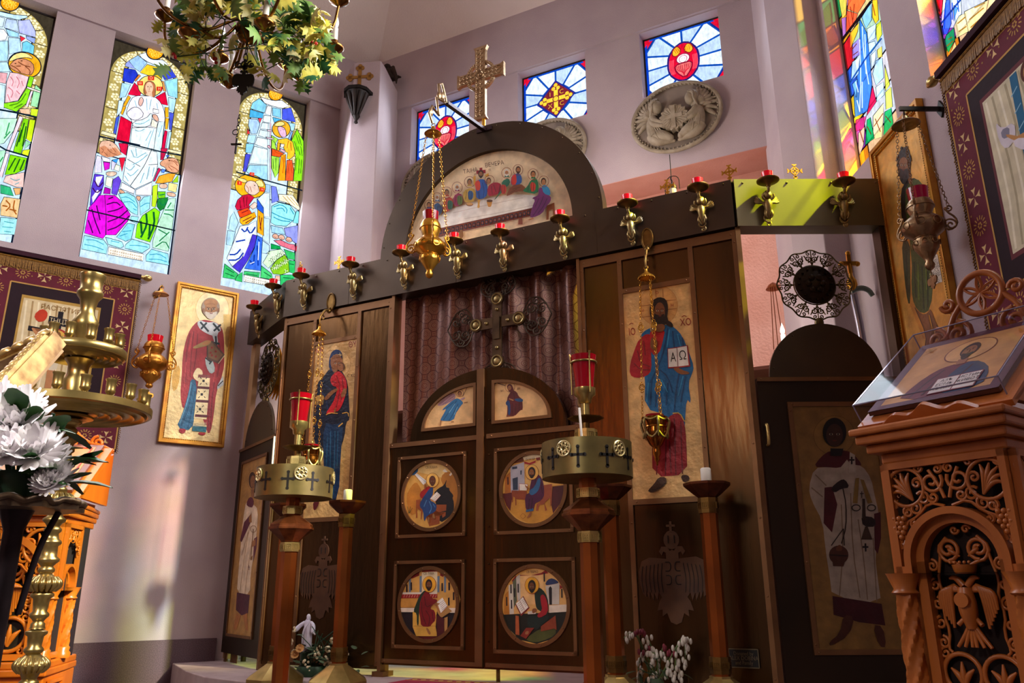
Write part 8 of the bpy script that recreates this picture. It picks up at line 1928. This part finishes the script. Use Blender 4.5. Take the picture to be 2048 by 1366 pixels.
def vleaf(mb, c, d, n, L):
    s = d.cross(n).normalized(); ol = [(0, 0), (.10, .25), (.24, .12), (.26, .42), (.43, .19), (.52, .46), (.62, .17), (.76, .30), (.82, .08), (1, 0)]
    up = [c + d * (L * u) + s * (L * v) - n * (L * v * v * .8) + n * (L * .15 * math.sin(u * 3)) for u, v in ol]; dn = [c + d * (L * u) - s * (L * v) - n * (L * v * v * .8) + n * (L * .15 * math.sin(u * 3)) for u, v in ol]
    mid = [c + d * (L * u) + n * (L * .15 * math.sin(u * 3)) for u, v in ol]
    ui = [mb.V(p) for p in up]; di = [mb.V(p) for p in dn]; mi = [mb.V(p) for p in mid]
    for k in range(len(ol) - 1): mb.F((mi[k], mi[k + 1], ui[k + 1], ui[k])); mb.F((mi[k], di[k], di[k + 1], mi[k + 1]))
mbs = [MB() for _ in vs_]; st_ = MB(); be = MB()
clus = [(-.33, .10, .02), (-.27, .0, -.01), (-.20, -.12, -.10), (-.24, .12, -.13), (-.14, -.2, .05), (-.06, .18, .10), (.02, -.22, .06), (.10, .15, .09), (.12, -.12, -.02), (.2, -.08, -.12), (.26, .1, -.12), (.3, -.12, -.03), (.35, .05, -.10), (.24, .16, -.02), (.16, -.18, -.20), (.30, -.05, -.22), (-.02, -.1, .14), (-.30, -.08, -.20), (.38, -.08, -.02), (.05, .1, -.16), (.0, -.27, .02), (-.12, -.05, -.2), (-.36, 0, .08), (-.22, -.1, .12), (.24, -.1, .06), (.33, .0, -.16), (.2, -.2, -.06), (-.16, -.16, -.02), (.08, -.2, .12), (.36, -.1, -.14)]
for i, (x, y, z) in enumerate(clus):
    q = V3((x, y, z)); nx_ = V3(clus[(i + 1) % len(clus)]); st_.tube([q, (q + nx_) / 2 + V3((0, 0, -.05)), nx_], .0028, 5)
    for k in range(12 if i not in (19, 21) else 6):
        d = V3((random.gauss(0, 1), random.gauss(0, 1), random.gauss(-.35, .8))).normalized(); n = (V3((0, -1, .4)) + V3((random.gauss(0, .5), random.gauss(0, .5), random.gauss(0, .5)))).normalized()
        n = (n - d * n.dot(d)).normalized(); j = random.choices((0, 1, 2, 3), (5, 3, 3, 2))[0]; vleaf(mbs[j], q + d * .02 + V3((random.gauss(0, .025),) * 1 + (random.gauss(0, .02), random.gauss(0, .025))), d, n, random.uniform(.075, .125))
    if i % 4 == 1:
        for k in range(3): be.ball(q + V3((random.gauss(0, .012), -.03, random.gauss(-.02, .012))), .009, 8, 6)
for m, b in zip(vs_, mbs): b.build('leaves', m, vine)
st_.build('stem', M_LEAFD, vine); be.build('berry', mat('red_berry', '#a0141c', rough=.25), vine)

# flowers, statue and rug on the platform ---------------------------------------------------------
sp = at_z(607, 1352, ZS); 
r = thing('arrangement', 'dried arrangement of cream blossoms and green leaves at the foot of the left screen panel', 'flowers', T(sp.x + .05, sp.y, ZS))
random.seed(5); M_CREAM = mat('cream_blossom', '#e4d8b8', '#c8b48c', rough=.7, scale=40); M_TAN = mat('tan_blossom', '#c89858', '#a87440', rough=.7, scale=40); M_GREY = mat('grey_leaf', '#4a5a3c', '#2c3c24', rough=.6, scale=20)
mb = MB()
for k in range(90):
    x = random.gauss(.03, .11); z = abs(random.gauss(.09, .06)); a = random.uniform(0, 2 * PI); petal(mb, V3((x, random.gauss(0, .05), z)), V3((math.cos(a), math.sin(a) * .6 - .3, random.uniform(-.2, .8))).normalized(), V3((0, 0, 1)), random.uniform(.04, .08), random.uniform(.014, .026), -.2)
mb.build('leaves', M_GREY, r)
mb = MB()
for k in range(34):
    c = V3((random.choice((-.17, -.16, .11, .16, .0, .13)) + random.gauss(0, .03), -.04 + random.gauss(0, .03), abs(random.gauss(.10, .05)))); 
    if c.x < -.1: c.z = random.uniform(.06, .28)
    for j in range(7): a = random.uniform(0, 2 * PI); mb.ball(c + V3((.014 * math.cos(a), .012 * math.sin(a * 2) - .006, .014 * math.sin(a))), .0085, 6, 4)
mb.build('blossom', M_CREAM, r)
for px, py in ((600, 1298), (590, 1310)):
    c = at_y(px, py, sp.y - .05) - V3((sp.x + .05, sp.y, ZS)); mb = MB(); f = V3((.1, -.9, .4)).normalized(); x = f.orthogonal().normalized(); y = f.cross(x)
    for k in range(12): a = 2 * PI * k / 12; o2 = x * math.cos(a) + y * math.sin(a); petal(mb, c, (o2 + f * .3).normalized(), f, .03, .009, .2)
    mb.ball(c + f * .006, .01, 8, 6); mb.build('open_bloom', M_TAN, r)
mb = MB()
for k in range(10): mb.tube([(random.gauss(0, .03), 0, .02), (random.gauss(.03, .06), random.gauss(-.02, .03), .15), (random.gauss(.08, .08), random.gauss(-.02, .04), random.uniform(.2, .3))], .003, 5)
mb.lathe([(.09, .001), (.10, .03), (.085, .06), (0, .05)], 18, cap=False); mb.build('stems', M_LEAFD, r)
r = thing('purple_flowers', 'bunch of purple artificial flowers against the left screen panel', 'flowers', T(*(at_z(640, 1340, ZS) + V3((.02, .12, 0)))))
mb = MB(); mb2 = MB(); mb3 = MB(); hh = at_y(640, 1215, r.matrix_world.translation.y).z - ZS
for k in range(60):
    c = V3((random.gauss(0, .055), random.gauss(0, .03), hh * random.uniform(.55, 1.02)))
    for j in range(5): a = 2 * PI * j / 5; petal(mb, c, V3((math.cos(a), -.3, math.sin(a))).normalized(), V3((0, -1, 0)), .02, .008, .1)
    mb2.tube([(0, 0, .05), V3((c.x * .5, c.y * .5, c.z * .5)), c], .0025, 4)
    if k % 2: petal(mb3, c * .8, V3((random.gauss(0, 1), -.4, random.gauss(.3, .5))).normalized(), V3((0, 0, 1)), .05, .014, -.2)
mb.build('blossoms', mat('purple_petal', '#4c1ca0', '#6a30c0', rough=.6, scale=20), r); mb2.lathe([(.03, .0), (.045, .05), (.03, .08), (0, .07)], 14, cap=False); mb2.build('stems', M_LEAFD, r); mb3.build('leaves', M_LEAFD, r)
# statue: draped figure with open arms, on one skinned body
z0 = at_y(606, 1300, sp.y).z; zt = at_y(608, 1227, sp.y).z; Hs = zt - z0
r = thing('statuette', 'small white statue of a robed man with open arms among the flowers', 'statue', T(sp.x, sp.y + .02, z0 - .005, R(-8)))
M_WHITE = mat('white_plaster', '#dcd6e6', '#cfc8dc', rough=.5, scale=20)
k = Hs
mb = MB()
rings = [(0, .15, .12), (.1, .14, .11), (.25, .125, .10), (.42, .12, .10), (.55, .115, .09), (.64, .115, .085), (.72, .125, .085), (.78, .12, .08), (.82, .085, .065), (.85, .045, .045), (.875, .042, .042)]
seg = 36; R_ = []
for z, a, b in rings:
    f = .09 if z < .6 else .02
    R_.append([mb.V((k * (a * math.cos(t) * (1 + f * math.sin(9 * t + z * 5)) + .03 * math.sin(z * 4)), k * b * math.sin(t) * (1 + f * math.sin(9 * t + z * 5)), k * z)) for t in [2 * PI * q / seg for q in range(seg)]])
for A, B in zip(R_, R_[1:]):
    for q in range(seg): mb.F((A[q], A[(q + 1) % seg], B[(q + 1) % seg], B[q]))
mb.F(R_[0][::-1]); mb.F(R_[-1])
mb.build('robe', M_WHITE, r, smooth=60)
mb = MB(); mb.ball((k * .01, -k * .01, k * .925), k * .058, 16, 12, (.85, .95, 1.2)); mb.ball((k * .01, k * .012, k * .935), k * .064, 14, 10, (.9, .9, 1.15)); mb.tube([(k * .01, k * .02, k * .93), (k * .01, k * .045, k * .87), (k * .01, k * .045, k * .82)], [k * .06, k * .06, k * .04], 10); mb.ball((k * .01, -k * .068, k * .92), k * .012, 6, 5); mb.ball((k * .01, -k * .045, k * .875), k * .032, 8, 6); mb.build('head', M_WHITE, r, smooth=60)
for sg, hx_, hz_ in ((-1, -.36, .56), (1, .22, .50)):
    mb = MB(); mb.tube([(sg * k * .09, 0, k * .77), ((sg * .14 + hx_ * .25) * k, -k * .02, k * .68), ((hx_ * .85) * k, -k * .06, (hz_ + .02) * k), (hx_ * k, -k * .075, hz_ * k)], [k * .055, k * .06, k * .07, k * .05], 12)
    for f in range(4): mb.tube([(hx_ * k, -k * .075, hz_ * k), ((hx_ + sg * (.03 + .006 * f)) * k, -k * (.10 - .012 * f), (hz_ - .03) * k), ((hx_ + sg * (.045 + .006 * f)) * k, -k * (.115 - .016 * f), (hz_ - .065) * k)], [k * .016, k * .011, k * .007], 6)
    mb.tube([(hx_ * k, -k * .075, hz_ * k), ((hx_ + sg * .01) * k, -k * .11, (hz_ + .01) * k)], [k * .014, k * .008], 6)
    mb.build('arm', M_WHITE, r, smooth=60)
mb = MB()
for j in range(6): mb.tube([(k * (.10 - .02 * j), -k * .08, k * (.80 - .005 * j)), (k * (.0 - .02 * j), -k * (.115), k * (.66 - .03 * j)), (k * (-.11), -k * .07, k * (.50 - .06 * j))], k * .012, 5)
mb.tube([(k * .0, -k * .0, -.02 * k), (0, 0, .02 * k)], k * .17, 18); mb.build('drapery', M_WHITE, r)
mb = MB(); mb.lathe([(k * .14, -(z0 - ZS) + .005), (k * .16, -.01), (0, -.01)], 16); mb.build('pedestal', M_LEAFD, r)
# drooping bell flowers at the right
fp = at_z(1310, 1395, ZS)
r = thing('drooping_flowers', 'drooping stems of small white and red bell flowers at the foot of the right panel', 'flowers', T(fp.x, fp.y, ZS))
tops = [(1268, 1258, 1238, 1320), (1268, 1258, 1305, 1300), (1300, 1290, 1275, 1355), (1330, 1285, 1320, 1360), (1368, 1270, 1372, 1330), (1365, 1272, 1350, 1355), (1340, 1300, 1360, 1362), (1310, 1300, 1300, 1366), (1290, 1300, 1345, 1350)]
M_WB = mat('white_bell', '#ddd6cc', '#c0b4a4', rough=.6, scale=30); M_RB = mat('red_bell', '#8c2c3c', '#6a1c2c', rough=.6, scale=30); M_PS = mat('pale_stem', '#6a7a40', '#3c5028', rough=.6, scale=20)
lv_ = MB(); O = V3((fp.x, fp.y, ZS))
for i, (ax, ay, bx, by) in enumerate(tops):
    Y = fp.y + random.uniform(-.03, .03); a = at_y(ax, ay, Y) - O; b = at_y(bx, by, Y) - O; mid = (a + b) / 2 + V3(((b.x - a.x) * .25, 0, (a.z - b.z) * .2)); base = V3((random.gauss(0, .02), 0, .02))
    P = [V3((p[0], (a.y + b.y) / 2, p[1])) for p in chaikin([(base.x, base.z), ((base.x + a.x) / 2 + .01, a.z * .6), (a.x, a.z), (mid.x, mid.z), (b.x, b.z)], 2, False)]
    lw = MB(); lr_ = MB(); sm = MB(); sm.tube(P, .0035, 5)
    for j in range(16):
        c = P[int(len(P) * (.5 + .48 * j / 16))] + V3((random.gauss(0, .012), random.gauss(-.012, .008), random.gauss(-.008, .006))); tgt = lr_ if (j < 5 and i in (1, 2, 3, 6)) else lw
        tgt.ball(c, .0105, 7, 5, (.8, .8, 1.5))
    so = sm.build('stem', M_PS, r)
    if lw.v: lw.build('bell_blossom', M_WB, so)
    if lr_.v: lr_.build('bell_blossom', M_RB, so)['label'] = 'dark red bell blossom'
for k in range(16): petal(lv_, V3((random.gauss(0, .05), -.02, random.uniform(.06, .2))), V3((random.gauss(0, 1), -.4, random.gauss(-.2, .5))).normalized(), V3((0, 0, 1)), .06, .013, -.2)
lv_.lathe([(.04, .0), (.055, .06), (.04, .09), (0, .08)], 14, cap=False); lv_.build('leaves', M_GREY, r)
a0, b0 = at_z(905, 1352, ZS), at_z(1165, 1352, ZS)
r = thing('rug', 'crimson patterned rug edge in front of the double door', 'rug', Fr((C.w(.74, 0, .10).x, C.w(.74, 0, .10).y, 0), C.x).at(0, ZS, 0))
mb = MB(); mb.box(-.42, .75, -.62, .0, .001, .012); mb.build('pile', mat('crimson_pile', '#a01c3c', '#7a1030', rough=.95, scale=30), r)
mb = MB()
for k in range(18): mb.prism_z([(x * .03 - .38 + k * .06, y * .03 - .05) for x, y in ((0, -.8), (.6, 0), (0, .8), (-.6, 0))], .0121, .0135)
mb.box(-.42, .75, -.09, -.082, .0121, .0135); mb.box(-.42, .75, -.015, -.008, .0121, .0135); mb.build('border_pattern', mat('gold_pile', '#b8924c', rough=.95), r, smooth=0)
# ---------------------------------------------------------------- light
w = bpy.data.worlds.new('world'); scene.world = w; w.use_nodes = True
bg = w.node_tree.nodes["Background"]; bg.inputs[0].default_value = (0.75, 0.66, 0.75, 1); bg.inputs[1].default_value = 0.09
def lamp(name, kind, loc, to, energy, color, size=None, size_y=None, angle=None, spread=None):
    l = bpy.data.lights.new(name, kind); l.energy = energy; l.color = color
    if kind == 'AREA':
        l.shape = 'RECTANGLE'; l.size = size; l.size_y = size_y or size
        if spread: l.spread = spread
    if kind == 'SUN': l.angle = angle
    o = bpy.data.objects.new(name, l); COL.objects.link(o); o.location = loc
    o.rotation_euler = (V3(to) - V3(loc)).to_track_quat('-Z', 'Y').to_euler()
    return o
sd = V3((-.77, .50, -.55))
lamp('sun', 'SUN', V3((8, -5, 8)), V3((8, -5, 8)) + sd, 9, (1, .93, .84), angle=R(3.5))
for i, (a, b) in enumerate(WINL):
    p = WL.w((a + b) / 2, 4.25, 0.03); lamp('window_light', 'AREA', p, p - WL.y * 2 + V3((0, 0, -1.2)), 60, (.93, .93, 1), .62, 1.9)
for i, (a, b) in enumerate(WINR):
    p = WR.w((a + b) / 2, 4.25, 0.03); lamp('window_light', 'AREA', p, p - WR.y * 2 + V3((0, 0, -.6)), (22, 60, 75, 75)[i], (1, .96, .93), .62, 1.9, spread=R(125))
for i, (a, b) in enumerate(sB):
    p = WB.w((a + b) / 2, 4.97, 0.03); lamp('window_light', 'AREA', p, p - WB.y * 2 + V3((0, 0, -.6)), (4, 14, 14)[i], (.8, .9, 1), .6, .6, spread=R(130))

for k in (3, 4):  # added fill lamps against blank wall; no windows are built here
    p = WL.w(-.41 - k * 1.075, 4.25, 0.05); lamp('window_light', 'AREA', p, p - WL.y * 2 + V3((0, 0, -1.2)), 50, (.97, .95, 1), .62, 1.9)
# area lights added behind the screen to brighten the recess
lamp('sanctuary_lamp', 'AREA', C.w(1.2, 3.2, -.25), C.w(1.2, 3.55, -1.6), 16, (1, .86, .76), .4)
lamp('sanctuary_lamp', 'AREA', C.w(-.2, 2.9, -.6), C.w(-1.2, 2.2, -1.0), 8, (1, .86, .8), .4)
lamp('sanctuary_lamp', 'AREA', C.w(2.2, 2.2, -.45), C.w(2.7, 2.4, -1.4), 4, (1, .86, .76), .4)

sp_ = bpy.data.lights.new('added_yellow_spot', 'SPOT'); sp_.energy = 5200; sp_.color = (1, .92, .12); sp_.spot_size = R(34); sp_.spot_blend = .5; sp_.shadow_soft_size = .05  # spot added outside the window to imitate a yellow sun patch on the beam
so_ = bpy.data.objects.new('added_yellow_spot', sp_); COL.objects.link(so_); so_.location = (3.5, 3.75, 5.2); so_.rotation_euler = (V3((1.62, 4.26, 2.86)) - V3(so_.location)).to_track_quat('-Z', 'Y').to_euler()

lamp('nave_lamp', 'AREA', V3((-1.9, -.2, 2.9)), V3((-1.15, 2.0, .9)), 17, (1, .97, .95), .5, spread=R(70))  # unseen lamp added to brighten the bouquet, candelabrum and picture frame
